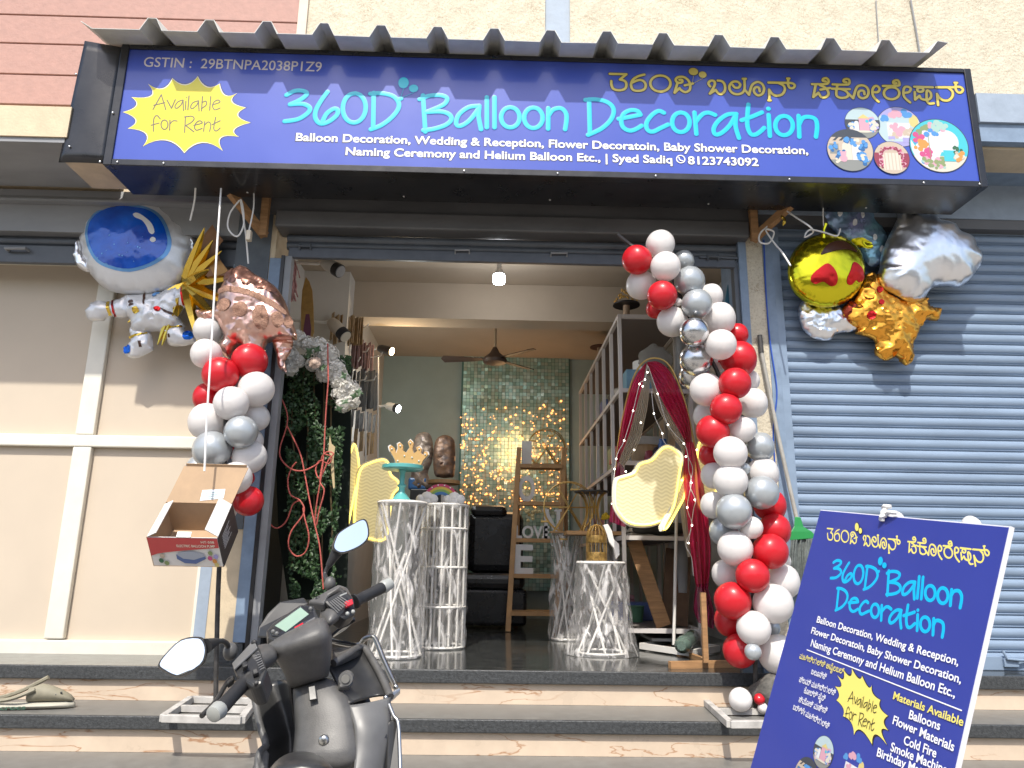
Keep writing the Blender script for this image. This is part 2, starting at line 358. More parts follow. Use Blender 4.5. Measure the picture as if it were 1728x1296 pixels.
# lintel, shutter hood and rolled shutter of the open shop
zL0, zL1, zL2 = 2.80, 2.92, 3.36
bbox("lintel", (-1.8, 4.70, zL1+.001), (5.5, 5.1, zL2), m_grey)
bbox("shutter_hood", (-1.53, 4.66, zL0), (1.72, 4.86, zL1), m_grey, bevel=.012)
rs = MB()
for i, (z, r_) in enumerate(((2.765, .032), (2.715, .030))):
    rs.tube([(-1.47, 4.80, z), (1.66, 4.80, z)], r_, 14)
rs.build("rolled_shutter", m_dark, B, smooth=True)
bar = bbox("shutter_bottom_bar", (-1.45, 4.76, 2.615), (1.64, 4.795, 2.69), mat("shutter_bar_metal", (.085, .095, .115), .4, var=.2, scale=7), bevel=.005)
for (xa_, xb_, y_) in ((768, 792, 422), (930, 957, 427)):
    a, b = P(xa_, y_, 4.74), P(xb_, y_, 4.74)
    MB().tube([a+Vector((0, .03, -.02)), a, b, b+Vector((0, .03, -.02))], .008).build("handle", m_hood, bar)
for px in (505, 1195):
    a = P(px, 415 if px < 800 else 433, 4.735); h = MB().tube([a, a+Vector((.075, 0, 0))], .007)
    for dx in (.0, .075): h.ell(a+Vector((dx, .01, 0)), .008, .012, .024, 10, 6)
    h.build("bolt", m_dark, bar)
MB().bar(P(1180, 434, 4.75), P(1245, 436, 4.75), .012, .012).build("latch_rod", m_dark, bar)
# right shutter with ledge and lintel
zs1 = zl(1640, 376); 
shutter("closed_shutter", x4+.03, 5.5, .03, zs1-.002, FY+.03, .0735, m_shut, B)
bbox("closed_shutter_bar", (x4+.03, FY, -.0), (5.5, FY+.035, .085), m_shut, bevel=.006)
la = P(1690, 1105, FY); lt = MB().box((la.x, FY-.02, la.z-.07), (la.x+.09, FY-.001, la.z-.02)).build("shutter_latch", m_shut, B, bevel=.004); MB().tube([P(1692, 1098, FY-.01), P(1700, 1112, FY-.03), P(1722, 1114, FY-.03), P(1735, 1114, FY-.02)], .009, 8).build("latch_handle", m_shut, lt, smooth=True)
bbox("shutter_guide", (x4+.001, FY-.002, 0), (x4+.05, FY+.06, zs1), m_shut)
bbox("lintel", (x4-.1, 4.69, zs1), (5.5, 5.1, zl(1690, 284)), m_blue)
zr_b, zr_m, zr_t = zl(1690, 236, CY), zl(1690, 206, CY), zl(1690, 158, CY)
bbox("canopy_slab", (xSr, CY+.02, zr_b), (5.5, 4.849, zr_m-.001), m_blue2)  # darker blue puts the drip's shade into this recessed band's colour
bbox("canopy_slab", (xSr, CY, zr_m), (5.5, 4.849, zr_t), m_blue)
bbox("soffit_band", (xSr, CY+.08, zr_b-.02), (5.5, CY+.36, zr_b-.001), m_beige)
bbox("beige_band", (1.0, 4.735, zl(1690, 284)+.001), (5.5, 5.1, zr_b-.002), m_beige)
# interior shell
XL, XR, YB, ZC = -1.66, 1.93, 8.6, 3.0
bbox("interior_wall", (XL-.1, 5.16, 0), (XL, YB, ZC+.2), m_iwall)
bbox("interior_wall", (XR, 5.16, 0), (XR+.1, YB, ZC+.2), m_iwall)
bbox("interior_wall", (XL-.1, YB, 0), (XR+.1, YB+.1, ZC+.2), m_teal)
bbox("ceiling", (XL-.3, 5.1, ZC), (XR+.3, YB+.1, ZC+.12), m_ceil)
bbox("ceiling_beam", (XL+.001, 6.17, 2.67), (XR-.001, 6.42, ZC-.001), m_ceil)
bbox("wall_pier", (XL-.005, 5.95, 0), (-1.27, 6.169, ZC-.002), m_iwall); bbox("wall_pier", (XL-.003, 6.421, 0), (-1.36, YB-.001, ZC-.002), m_iwall)
bbox("roof", (-5.5, 5.0, 6.2), (5.5, 9, 6.4), m_beige)
bbox("outer_wall", (-5.5, 5.2, 0), (-5.4, 9, 6.19), m_beige)
bbox("outer_wall", (5.4, 5.2, 0), (5.5, 9, 6.19), m_beige)
bbox("outer_wall", (-5.5, 8.9, 0), (5.5, 9, 6.19), m_beige)
bbox("ceiling_slab", (-5.39, 5.11, 3.15), (5.39, 8.89, 3.3), m_beige)
bbox("dark_wall_panel", (XL+.001, 5.165, 0), (XL+.03, 5.94, 1.95), mat("dark_wall_board", (.035, .037, .037), .6, var=.3, scale=6))  # dark board low on the left inner wall

# the other side of the street, seen only in mirrors and shiny things
ob = thing("opposite_building", "pale building on the other side of the street", "building", (0, -14, -.52))
MB().box((-16, -20, -.52), (14, -14, 4.6)).build("wall", m_beige, ob)
for i in range(6):
    wn = MB().box((-14+i*4.6, -14.02, 1.2), (-12+i*4.6, -13.98, 2.9)).build("window", mat("dark_glass", (.03, .04, .05), .1), ob)
# ================================================================ signboard canopy
BY = 4.14
SB = thing("signboard_canopy", "long blue shop signboard in a black box under a corrugated grey sheet roof", "signboard", (.3, BY, 2.96))
m_face = mat("blue_flex_vinyl", (.042, .078, .41), .32, var=.05, scale=1.5, coat=.35)
m_navy = mat("sign_outline_blue", (.03, .10, .42), .4); m_cyan = mat("cyan_print", (.0, .50, .66), .35, coat=.3)
m_yel = mat("yellow_print", (.66, .58, .03), .35, coat=.3); m_gold = mat("gold_print", (.62, .50, .10), .35, coat=.3); m_ink = mat("dark_ink", (.025, .02, .015), .45)
m_wprint = mat("white_print", (.82, .82, .84), .4, coat=.2); m_lav = mat("cream_print", (.80, .74, .60), .4); m_grink = mat("grey_ink", (.13, .11, .10), .5)
m_bkmet = mat("black_sheet_metal", (.014, .014, .016), .3, var=.35, scale=7, coat=.25, bump=.25, bscale=5)
xL, xR = P(200, 180, BY).x, P(1650, 210, BY).x
zT, zBm = 3.775, 2.955
fx0, fx1, fz0, fz1 = xL+.015, xR-.045, zBm+.012, zT-.03
face = MB().box((fx0, BY, fz0), (fx1, BY+.02, fz1)).build("face_panel", m_face, SB)
fr = MB()
fr.box((xL-.035, BY-.012, zBm-.03), (fx0, BY+.05, zT)); fr.box((fx1, BY-.012, zBm-.03), (xR, BY+.05, zT))
fr.box((fx0+.0005, BY-.011, zBm-.03), (fx1-.0005, BY+.05, fz0)); fr.box((fx0+.0005, BY-.011, fz1), (fx1-.0005, BY+.05, zT))
fr.build("frame", m_bkmet, SB, bevel=.004)
MB().box((xL-.03, BY+.051, zBm-.028), (xR-.003, BY+.37, zT-.02)).build("box", m_bkmet, SB)
# black end panel and its beige underside at left
xE = P(113, 200, BY).x
ep = MB(); 
ep.grid(lambda u, v: Vector((xE+(xL-.036-xE)*u + .03*(v-.0)*(1-u), BY-.005-.012*math.sin(3.1*u)*math.sin(2.6*v+.5), zBm-.02+(zT-zBm+.0)*v + .04*(1-u)*v)), 10, 12)
ep.build("end_panel", m_bkmet, SB, smooth=True, solid=.004)
MB().box((xE+.03, BY+.006, zBm-.012), (xL-.037, BY+.33, zT-.05)).build("end_box", mat("beige_board", (.50, .40, .29), .6, var=.2, scale=6), SB)
scr = MB()
for px, py in ((128, 125), (117, 247), (190, 190), (198, 90), (197, 278), (275, 281), (783, 296), (941, 299), (1107, 303), (1333, 309), (1560, 315), (1655, 322)):
    p = P(px, py, BY-.014); p.z = p.z if px < 196 else zBm-.012
    scr.ell(p if px > 196 else P(px, py, BY-.02), .0075, .005, .0075, 8, 6)
for px in (418, 682, 928, 1194, 1458): scr.ell(Vector((P(px, 320, BY+.3).x, BY+.3, zBm-.03)), .0075, .0075, .005, 8, 6)
scr.build("rivet", mat("bright_rivet", (.6, .6, .6), .3, 1.0), SB, smooth=True)
# corrugated roof sheet
rib = P(1123, 80, 3.9).x-P(1027, 80, 3.9).x
ribx = [P(1027, 78, 3.89).x + rib*k for k in range(-9, 7)]
prof = [(P(128, 45, 3.89).x-.01, .05)]
for x in ribx[0:]:
    if x < prof[0][0]+.12: continue
    if x > P(1610, 100, 3.89).x-.05: break
    prof += [(x-.068, 0), (x-.026, .085), (x+.026, .085), (x+.068, 0)]
prof.insert(1, (prof[0][0]+.075, .0))
xe = P(1600, 100, 3.89).x; prof = [p for p in prof if p[0] < xe-.09]+[(xe-.08, 0), (xe-.015, .085), (xe+.05, .075)]
rm = MB()
YF0, YF1 = 3.94, 4.80
def rz(y): return 3.735+(y-YF0)*.22
NV = 10
rows = []
for k in range(NV+1):
    y = YF0+(YF1-YF0)*k/NV
    rows.append([rm.bm.verts.new((x, y+.0, rz(y)+z+.006*noise.noise(Vector((x*2, y*3, 1))))) for x, z in prof])
for k in range(NV):
    for j in range(len(prof)-1): rm.bm.faces.new((rows[k][j], rows[k][j+1], rows[k+1][j+1], rows[k+1][j]))
rm.build("roof_sheet", mat("grey_roof_sheet", (.60, .60, .57), .55, .1, var=.12, scale=7), SB, solid=.004)
# wooden brackets
for a, b, c in (((384, 318), (447, 398), (441, 318)), ((1335, 345), (1270, 405), (1276, 345))):
    w = MB(); pa = P(*a, 4.47); pb = P(*b, 4.7); w.bar(pa, pb, .045, .05); pc = P(c[0], c[1], 4.66)
    w.bar(Vector((pb.x, 4.66, pb.z-.02)), Vector((pb.x, 4.66, zBm+.3)), .05, .04); w.build("bracket", m_wood, SB)

FR = (Vector((0, BY, 0)), Vector((1, 0, 0)), Vector((0, 0, 1)), Vector((0, -1, 0)))
def cv(off, s, pts): return [(off[0]+x/s, off[1]+y/s) for x, y in pts]
def flat_stroke(mb, pts2, frame, r, off, thick=.25):
    O, U, V, N = frame; pts = [O+U*a+V*b+N*off for a, b in pts2]
    d0 = (pts[0]-pts[1]).normalized(); d1 = (pts[-1]-pts[-2]).normalized()
    full = [pts[0]+d0*r*.98, pts[0]+d0*r*.75, pts[0]+d0*r*.35]+pts+[pts[-1]+d1*r*.35, pts[-1]+d1*r*.75, pts[-1]+d1*r*.98]
    rr = [r*.2, r*.66, r*.94]+[r]*len(pts)+[r*.94, r*.66, r*.2]
    mb.tube(full, rr, 8, flat=thick, ax=N)
def EL(c, rx, ry, tilt=0, n=14):
    return [(c[0]+rx*math.cos(a)*math.cos(tilt)-ry*math.sin(a)*math.sin(tilt), c[1]+rx*math.cos(a)*math.sin(tilt)+ry*math.sin(a)*math.cos(tilt)) for a in (2*math.pi*k/n-1.57 for k in range(n+1))]
# hand drawn lettering, stroke by stroke, in the photograph's own sign
T360 = [((470,120),6.646,[[(90,270),(180,225),(270,222),(320,255),(250,320),(130,375)],[(130,375),(270,370),(350,410),(330,470),(220,540),(70,565)],
 [(550,235),(480,330),(420,440),(415,530),(470,590),(560,570),(650,500),(665,440),(620,425),(540,480),(490,575)],EL((850,415),128,165,.08),
 [(1068,245),(1062,640)],[(1030,255),(1150,250),(1280,280),(1345,350),(1340,430),(1260,530),(1150,610),(1035,655)],[(1345,325),(1374,308)]]),
 ((700,140),6.171,[[(85,130),(110,510)],[(50,172),(150,135),(270,130),(335,160),(310,220),(200,275),(120,305)],[(120,305),(270,300),(360,330),(380,385),(320,440),(200,480),(90,495)],
 [(672,240),(560,255),(460,330),(430,420),(470,450),(560,400),(650,290),(672,240)],[(672,255),(665,350),(690,485)],[(750,150),(750,465)],[(830,150),(830,465)],EL((995,360),96,105),EL((1235,365),96,107),
 [(1390,265),(1388,480)],[(1390,345),(1440,280),(1520,265),(1570,310),(1580,380),(1565,485)]])]
TDEC = [((970,150),7.855,[[(188,140),(200,600)],[(140,148),(260,140),(400,165),(490,225),(515,310),(470,420),(350,530),(175,612)],[(580,400),(720,375),(870,345)],[(870,345),(830,295),(740,285),(650,330),(615,420),(640,510),(720,555),(800,540),(885,490)],
 [(1180,320),(1110,295),(1020,350),(950,450),(960,540),(1030,570),(1140,520),(1235,475)],EL((1405,445),116,130),[(1585,315),(1610,600)]]),
 ((1180,160),7.855,[[(-45,360),(0,300),(60,250),(130,240),(210,270)],[(490,255),(370,265),(250,350),(190,450),(210,525),(290,510),(400,410),(487,260)],[(485,280),(480,420),(525,575)],[(650,130),(635,300),(640,430),(680,520),(740,530),(800,495),(860,440)],[(560,340),(700,290),(830,235)],
 [(918,270),(935,550)],[(912,187),(918,187)],EL((1122,410),116,128),[(1315,280),(1325,560)],[(1320,400),(1370,310),(1460,295),(1540,330),(1560,430),(1545,560)]])]
TK = [((1020,110),9.6,[[(85,143),(355,150)],[(355,150),(250,235)],[(250,235),(330,260),(355,320),(330,385),(240,410),(150,390),(115,330),(110,260)],[(645,155),(540,185),(460,240),(430,320),(460,400),(550,420),(640,395),(668,330),(630,260),(550,245),(450,285)],EL((905,300),163,130),
 [(1215,240),(1250,240),(1262,270),(1225,290),(1170,275),(1155,230),(1200,195),(1280,195),(1350,240),(1385,310),(1380,400),(1310,440),(1240,405),(1215,375)],[(1215,375),(1135,450)],[(1135,450),(1180,295)],[(1300,330),(1430,300)]]),
 ((1185,120),10.165,[[(135,265),(105,215),(140,170),(200,175),(215,230),(180,310),(130,390)],[(130,390),(230,325)],[(230,325),(270,380),(330,395),(385,340),(385,240),(340,180),(265,165)],
 [(520,240),(560,285),(620,285),(650,235),(600,185),(520,190),(465,260),(480,340),(540,390),(620,400),(690,370),(725,300),(720,140)],[(725,320),(800,410)],[(800,410),(840,270),(890,210),(960,190),(1030,230),(1060,310),(1030,390),(960,420),(900,380),(885,320),(920,280),(970,290),(985,350)],[(695,135),(745,135)],
 [(1135,200),(1470,205)],[(1300,205),(1390,250),(1415,320),(1370,400),(1280,425),(1200,395),(1145,320)],[(1145,320),(1150,500)],[(1135,505),(1170,505)],[(1475,130),(1470,230),(1500,290),(1560,290),(1585,250),(1550,215),(1480,205)],[(1455,130),(1492,130)]]),
 ((1360,120),12.34,[[(125,275),(400,275),(465,240),(465,190),(420,150),(360,165),(350,205),(410,220)],[(200,290),(150,545)],[(150,545),(260,455)],[(260,455),(310,540),(390,550),(460,500),(460,430),(400,350),(290,300)],[(300,390),(500,355)],
 [(555,280),(850,285),(905,240),(890,180),(840,165),(790,185),(785,225),(840,235)],[(650,300),(630,420),(640,520),(720,560),(830,550),(880,500),(840,430),(740,380),(650,370)],[(540,370),(910,380)],[(880,470),(980,570)],[(980,570),(1030,400),(1080,320),(1170,300),(1260,340),(1300,430),(1270,530),(1180,570),(1100,530),(1090,450),(1140,410),(1200,420),(1215,485)],
 [(1400,440),(1490,440),(1530,380),(1490,320),(1430,320),(1385,390),(1390,500),(1440,580),(1510,640)]]),
 ((1480,125),10.8,[[(105,220),(370,215),(405,180),(385,125),(340,115),(295,140),(300,175),(350,170)],EL((262,352),140,110),[(500,345),(580,330),(610,270),(560,235),(500,245),(475,330),(500,430),(600,520)],
 [(675,235),(1010,245)],EL((785,290),55,38),[(685,330),(690,470)],[(690,470),(770,400)],[(770,400),(800,450),(860,470),(930,470),(980,420),(970,340),(905,310),(905,480),(950,540),(1030,535)],
 [(1075,245),(1420,245)],[(1290,250),(1370,320),(1370,410),(1300,480),(1200,480),(1130,430),(1090,365)],[(1090,365),(1110,570)],[(1432,165),(1432,280),(1480,340),(1540,330),(1560,280),(1510,240),(1440,235)],[(1410,163),(1455,163)]])]
TAV = [((205,120),7.855,[[(420,510),(530,315)],[(530,315),(590,515)],[(430,455),(575,420)],[(605,385),(665,495)],[(665,495),(715,380)],[(815,385),(750,410),(710,470),(735,495),(790,450),(820,385)],[(818,390),(822,525)],[(855,400),(850,510)],[(865,350),(867,350)],[(897,330),(882,515)],
 [(1020,395),(950,420),(918,475),(940,500),(1000,450),(1025,395)],[(1022,400),(1030,530)],[(1075,340),(1062,530)],[(1068,420),(1120,400),(1125,450),(1060,500)],[(1185,340),(1170,520)],[(1205,450),(1305,415),(1280,385),(1230,410),(1210,470),(1240,515),(1310,490)],
 [(515,635),(470,590),(430,640),(425,800)],[(395,720),(500,690)],EL((572,712),45,62),[(645,650),(640,785)],[(645,700),(690,660),(740,665)],[(850,605),(838,815)],[(838,610),(930,600),(965,630),(930,680),(850,725)],[(850,720),(960,805)],[(960,720),(1070,690),(1040,660),(990,690),(970,750),(1000,785),(1070,760)],
 [(1105,670),(1090,800)],[(1100,720),(1150,675),(1185,710),(1170,800)],[(1250,615),(1225,760),(1260,795),(1310,755)],[(1205,710),(1310,660)]])]
STAR_T = [(680,105),(1010,80),(1295,175),(1525,297),(1640,487),(1700,683),(1547,868),(1335,1050),(835,1075),(293,993),(97,760),(32,545),(145,350),(363,178)]
STAR_V = [(850,190),(1130,215),(1370,325),(1460,410),(1535,590),(1490,770),(1310,880),(1070,940),(600,910),(335,830),(200,650),(205,460),(405,330),(550,240)]
def star_outline(grow=0):
    out = []; cx, cy = 860, 590
    for i in range(14):
        a, b, v = STAR_T[i], STAR_T[(i+1) % 14], STAR_V[i]; c = (2*v[0]-(a[0]+b[0])/2, 2*v[1]-(a[1]+b[1])/2)
        for k in range(8):
            t = k/8; x = (1-t)**2*a[0]+2*t*(1-t)*c[0]+t*t*b[0]; y = (1-t)**2*a[1]+2*t*(1-t)*c[1]+t*t*b[1]
            L = math.hypot(x-cx, y-cy); out.append((x+(x-cx)/L*grow, y+(y-cy)/L*grow))
    return cv((205, 120), 7.855, out)
def strokes2(groups, conv):        # -> smoothed polylines in the sign's own plane
    res = []
    for off, s, L in groups:
        for pl in L:
            q = [conv(x, y) for x, y in cv(off, s, pl)]
            res.append([(v[0], v[1]) for v in spline([Vector((a, b, 0)) for a, b in q], 5)] if len(q) > 2 else q)
    return res
def pb(x, y): p = P(x, y, BY); return (p.x, p.z)
def put(name, polys, frame, r, off, m, parent, thick=.035):
    mb = MB()
    for i, q in enumerate(polys): flat_stroke(mb, q, frame, r, off+.00008*(i % 5), thick)
    return mb.build(name, m, parent, smooth=True)
def poly_on(mb, pts2, frame, off): O, U, V, N = frame; mb.face([O+U*a+V*b+N*off for a, b in pts2])
k = S(1, BY)*1.06
s360, sdec, skan, sav = strokes2(T360, pb), strokes2(TDEC, pb), strokes2(TK, pb), strokes2(TAV, pb)
for nm, q in (("title_lettering", s360), ("title_lettering", sdec)):
    put("title_outline", q, FR, 5.0*k, .0011, m_navy, face, .03); put(nm, q, FR, 3.9*k, .0022, m_cyan, face)
for g_ in (TK[:1], TK[1:2], TK[2:]):
    skan = strokes2(g_, pb); put("regional_script_outline", skan, FR, 3.4*k, .0011, m_ink, face, .03); put("regional_script_lettering", skan, FR, 2.3*k, .0022, m_gold, face)
def disc(mb, c, rx, ry, frame, off, n=28, tilt=0):
    poly_on(mb, [c2 for c2 in EL(c, rx, ry, tilt, n)[:-1]], frame, off)
def deco_balloons(lst, string_to, conv, frame, m, mo, parent, kk):
    mb, mo_, st = MB(), MB(), MB()
    for px, py, rx, ry in lst:
        c = conv(px, py); disc(mo_, c, rx*kk*1.14, ry*kk*1.14, frame, .0010+.0002*rx/10); disc(mb, c, rx*kk, ry*kk, frame, .0016+.0002*rx/10)
        a = conv(px, py+ry); b = conv(*string_to); flat_stroke(st, [a, b], frame, .35*kk, .0026)
    mo_.build("balloon_emblem_outline", mo, parent); mb.build("balloon_emblem", m, parent); st.build("emblem_string", m, parent)
deco_balloons([(681, 140, 9, 11), (698, 149.5, 8, 7.5)], (676, 166), pb, FR, m_cyan, m_navy, face, k)
deco_balloons([(1170, 121, 8.5, 7.5), (1185.6, 126.3, 7, 6.6)], (1168, 142), pb, FR, m_gold, m_ink, face, k)
so = MB(); poly_on(so, [pb(*p) for p in star_outline(22)], FR, .0008); so.build("starburst_shadow_line", m_ink, face)
so = MB(); poly_on(so, [pb(*p) for p in star_outline(14)], FR, .0012); so.build("starburst_border", m_lav, face)
so = MB(); poly_on(so, [pb(*p) for p in star_outline(0)], FR, .0016); so.build("starburst", m_yel, face)
put("starburst_lettering", sav, FR, .85*k, .0023, m_grink, face)
def line(s, px0, py0, px1, cap, m, name, emb=.02, out=None):
    u0, v0 = pb(px0, py0); u1, _ = pb(px1, py0); v1 = pb(px0, py0-cap)[1]
    mb = MB(); text_on(mb, s, FR, u0, u1, v0, v1-v0, emb, .0016); mb.build(name, m, face)
    if out: mb = MB(); text_on(mb, s, FR, u0-.004, u1+.004, v0-.002, v1-v0, emb+.03, .0009); mb.build(name+"_outline", out, face)
line("GSTIN :  29BTNPA2038P1Z9", 242, 112.5, 543, 17, mat("pale_grey_print", (.62, .55, .52), .5), "registration_lettering", .005)
line("Balloon Decoration, Wedding & Reception, Flower Decoratoin, Baby Shower Decoration,", 499, 237.5, 1362, 13.6, m_wprint, "services_lettering", .022, m_ink)
line("Naming Ceremony and Helium Balloon Etc., | Syed Sadiq", 583, 261.5, 1134, 13.6, m_wprint, "services_lettering", .022, m_ink)
line("8123743092", 1161, 277.0, 1280, 13.6, m_wprint, "phone_number", .022, m_ink)
ic = MB(); c = pb(1148.5, 269); flat_stroke(ic, [(a, b) for a, b in EL(c, 7.2*k, 7.2*k, 0, 20)], FR, 1.0*k, .003)
flat_stroke(ic, [(v.x, v.y) for v in spline([Vector((c[0]+a*k, c[1]+b*k, 0)) for a, b in ((-3, 3.2), (-2, -.5), (.5, -2.6), (3.4, -3))], 4)], FR, 1.1*k, .0032); ic.build("phone_icon", m_wprint, face)
# round photographs printed at the right end
PCOL = {n: mat("print_"+n, tuple(q*.74 for q in c), .4, coat=.2) for n, c in dict(sky=(.55, .70, .74), stone=(.30, .31, .29), night=(.06, .07, .09), pink=(.78, .42, .52), rose=(.70, .10, .28), blue=(.10, .34, .75), deep=(.03, .16, .42), lilac=(.45, .42, .78), cream=(.80, .74, .62), sand=(.66, .54, .42), wine=(.35, .05, .09), orange=(.85, .36, .08), leaf=(.30, .38, .16), green=(.05, .17, .08), mint=(.45, .68, .60), aqua=(.08, .62, .72), yellow=(.80, .66, .25), white=(.82, .83, .86)).items()}
def half_disc(c, r, f0, f1, n=24):   # slice of a disc between two heights (fractions of r)
    a0, a1 = math.asin(max(-1, min(1, f0))), math.asin(max(-1, min(1, f1))); L = [(c[0]+r*math.cos(a0+(a1-a0)*i/n), c[1]+r*math.sin(a0+(a1-a0)*i/n)) for i in range(n+1)]
    return L+[(2*c[0]-x, y) for x, y in reversed(L)]
def photo_prints(parent, frame, conv, kx, spots, base=.0008):
    """spots: list of (kind, px, py, radius px); kx converts photo-px radius to metres across, conv maps px to plane"""
    lay = [base]
    def put_(col, polys):
        mb = MB(); lay[0] += .00011
        for i, q in enumerate(polys): poly_on(mb, q, frame, lay[0]+.000004*i)
        mb.build("printed_photo", PCOL[col], parent)
    rr = random.Random(11)
    for kind, px, py, rad in spots:
        c = conv(px, py); r = rad*kx
        D = lambda x, y, q: [p for p in EL((c[0]+x*r, c[1]+y*r), q*r, q*r, 0, 10)[:-1]]
        Q = lambda x0, y0, x1_, y1_: [(c[0]+x0*r, c[1]+y0*r), (c[0]+x1_*r, c[1]+y0*r), (c[0]+x1_*r, c[1]+y1_*r), (c[0]+x0*r, c[1]+y1_*r)]
        def cluster(cols, pts, q, n=5, sp=.09):
            for col in cols:
                L = []
                for x, y in pts:
                    for _ in range(n):
                        a, b = x+rr.gauss(0, sp), y+rr.gauss(0, sp)
                        L.append(D(a, b, q*rr.uniform(.6, 1.1))) if a*a+b*b < .78 else None
                put_(col, L)
        put_("night", [EL(c, r*1.03, r*1.03, 0, 32)[:-1]])
        if kind == 0:
            put_("sky", [half_disc(c, r, .22, 1)]); put_("night", [half_disc(c, r, -.45, .219)]); put_("stone", [half_disc(c, r, -1, -.451)])
            cluster(["pink", "lilac", "blue", "cream"], [(-.6, -.15), (-.5, -.4), (.6, -.3), (.7, -.1), (.55, .1)], .12)
            put_("pink", [Q(-.2, -.5, .38, .3)]); put_("white", [Q(-.48, -.5, -.22, .0), EL((c[0]-.35*r, c[1]), .13*r, .13*r, 0, 12)[:-1]]); put_("yellow", [[(c[0]-.26*r, c[1]+.3*r), (c[0]+.44*r, c[1]+.3*r), (c[0]+.09*r, c[1]+.58*r)]])
            put_("aqua", [D(.27, .12, .1)]); put_("cream", [EL((c[0]+.05*r, c[1]-.55*r), .5*r, .07*r, 0, 16)[:-1]])
        elif kind == 1:
            put_("lilac", [half_disc(c, r, -1, 1)]); put_("sky", [half_disc(c, r, -.75, .55)]); put_("white", [Q(-.55, -.6, .5, .2)]); put_("yellow", [EL((c[0]+.7*r, c[1]+.3*r), .22*r, .32*r, 0, 14)[:-1]])
            cluster(["pink"], [(-.2, .55), (-.05, .7), (-.2, -.1), (.1, -.2), (-.05, -.3)], .14, 6); cluster(["blue"], [(-.65, .4), (.25, .65), (.5, .6)], .14, 5); cluster(["cream", "sand"], [(.35, -.35), (-.3, -.45), (.5, -.2)], .09, 6); put_("lilac", [Q(.1, -.8, .5, -.55), Q(-.55, -.65, -.25, -.5)])
        elif kind == 2:
            put_("stone", [half_disc(c, r, -1, -.48)]); put_("sand", [half_disc(c, r, -.479, .62)]); put_("stone", [Q(-.9, -.2, -.5, .3)]); put_("night", [[(c[0]+(-.75+.28*i)*r, c[1]+.45*r), (c[0]+(-.62+.28*i)*r, c[1]+.45*r), (c[0]+(-.3+.28*i)*r, c[1]+.78*r), (c[0]+(-.42+.28*i)*r, c[1]+.78*r)] for i in range(3)])
            put_("cream", [Q(-.35, -.48, .06, .2), EL((c[0]-.145*r, c[1]+.2*r), .2*r, .2*r, 0, 14)[:-1]]); put_("white", [Q(.08, -.48, .45, .25)])
            cluster(["deep", "blue"], [(-.7, .1), (-.5, -.2), (-.1, .45), (.15, .5), (.5, .15), (.5, -.25), (.72, .3), (.4, -.4), (.65, -.5)], .1, 4); cluster(["cream"], [(-.6, -.5), (.55, -.4), (.3, .4)], .09); put_("pink", [D(-.32, -.2, .13), D(-.42, -.1, .05), D(-.22, -.1, .05), D(-.32, -.42, .17)])
        elif kind == 3:
            put_("sand", [half_disc(c, r, -1, 1)]); put_("wine", [half_disc(c, r, -.6, .3)]); put_("sand", [Q(-.72, -.7, .72, .75)]); put_("cream", [Q(-.5, -.78, .5, .3)]+[])
            put_("sand", [Q(-.42+.2*i, -.76, -.37+.2*i, .5) for i in range(5)])
            pts = [(.62*math.cos(a), .05+.58*math.sin(a)) for a in [k2*.28-.1 for k2 in range(13)]]+[(-.66, -.2-.15*i) for i in range(4)]+[(.66, -.2-.15*i) for i in range(4)]
            cluster(["wine", "rose", "pink", "wine"], pts, .07, 3, .05)
        else:
            put_("aqua", [half_disc(c, r, -.4, 1)]); put_("cream", [half_disc(c, r, -1, -.401)]); put_("white", [half_disc(c, r*.97, -.9, .2)[25:]]+[EL((c[0]+.28*r, c[1]+.15*r), .42*r, .45*r, 0, 22)[:-1], EL((c[0]-.35*r, c[1]), .45*r, .6*r, 0, 22)[:-1]])
            cluster(["leaf"], [(-.55, .55), (-.4, .7), (-.65, .35)], .1); cluster(["pink", "mint"], [(-.15, .8), (.1, .78), (0, .65), (.25, .72)], .1, 4); cluster(["blue"], [(-.2, .5), (-.8, .3), (-.62, -.65)], .1); cluster(["rose"], [(-.65, .2), (-.5, -.35), (-.4, -.25)], .11); cluster(["orange"], [(-.65, 0), (-.5, -.1)], .11); cluster(["mint", "pink", "leaf"], [(-.5, -.6), (-.25, -.75), (0, -.7), (-.1, -.6)], .08)
            put_("aqua", [Q(.12, -.6, .52, -.18)]); put_("leaf", [Q(-.35, -.5, -.33, .4)]); cluster(["green"], [(.58, -.15), (.6, -.3)], .06, 8, .07); cluster(["sand", "cream", "orange"], [(.75, -.35), (.6, -.5)], .08)
photo_prints(face, FR, pb, k*1.02, [(1, 1517, 214, 38), (0, 1455, 208, 30), (4, 1584, 246, 50), (2, 1434, 254, 39), (3, 1504, 267, 30)])
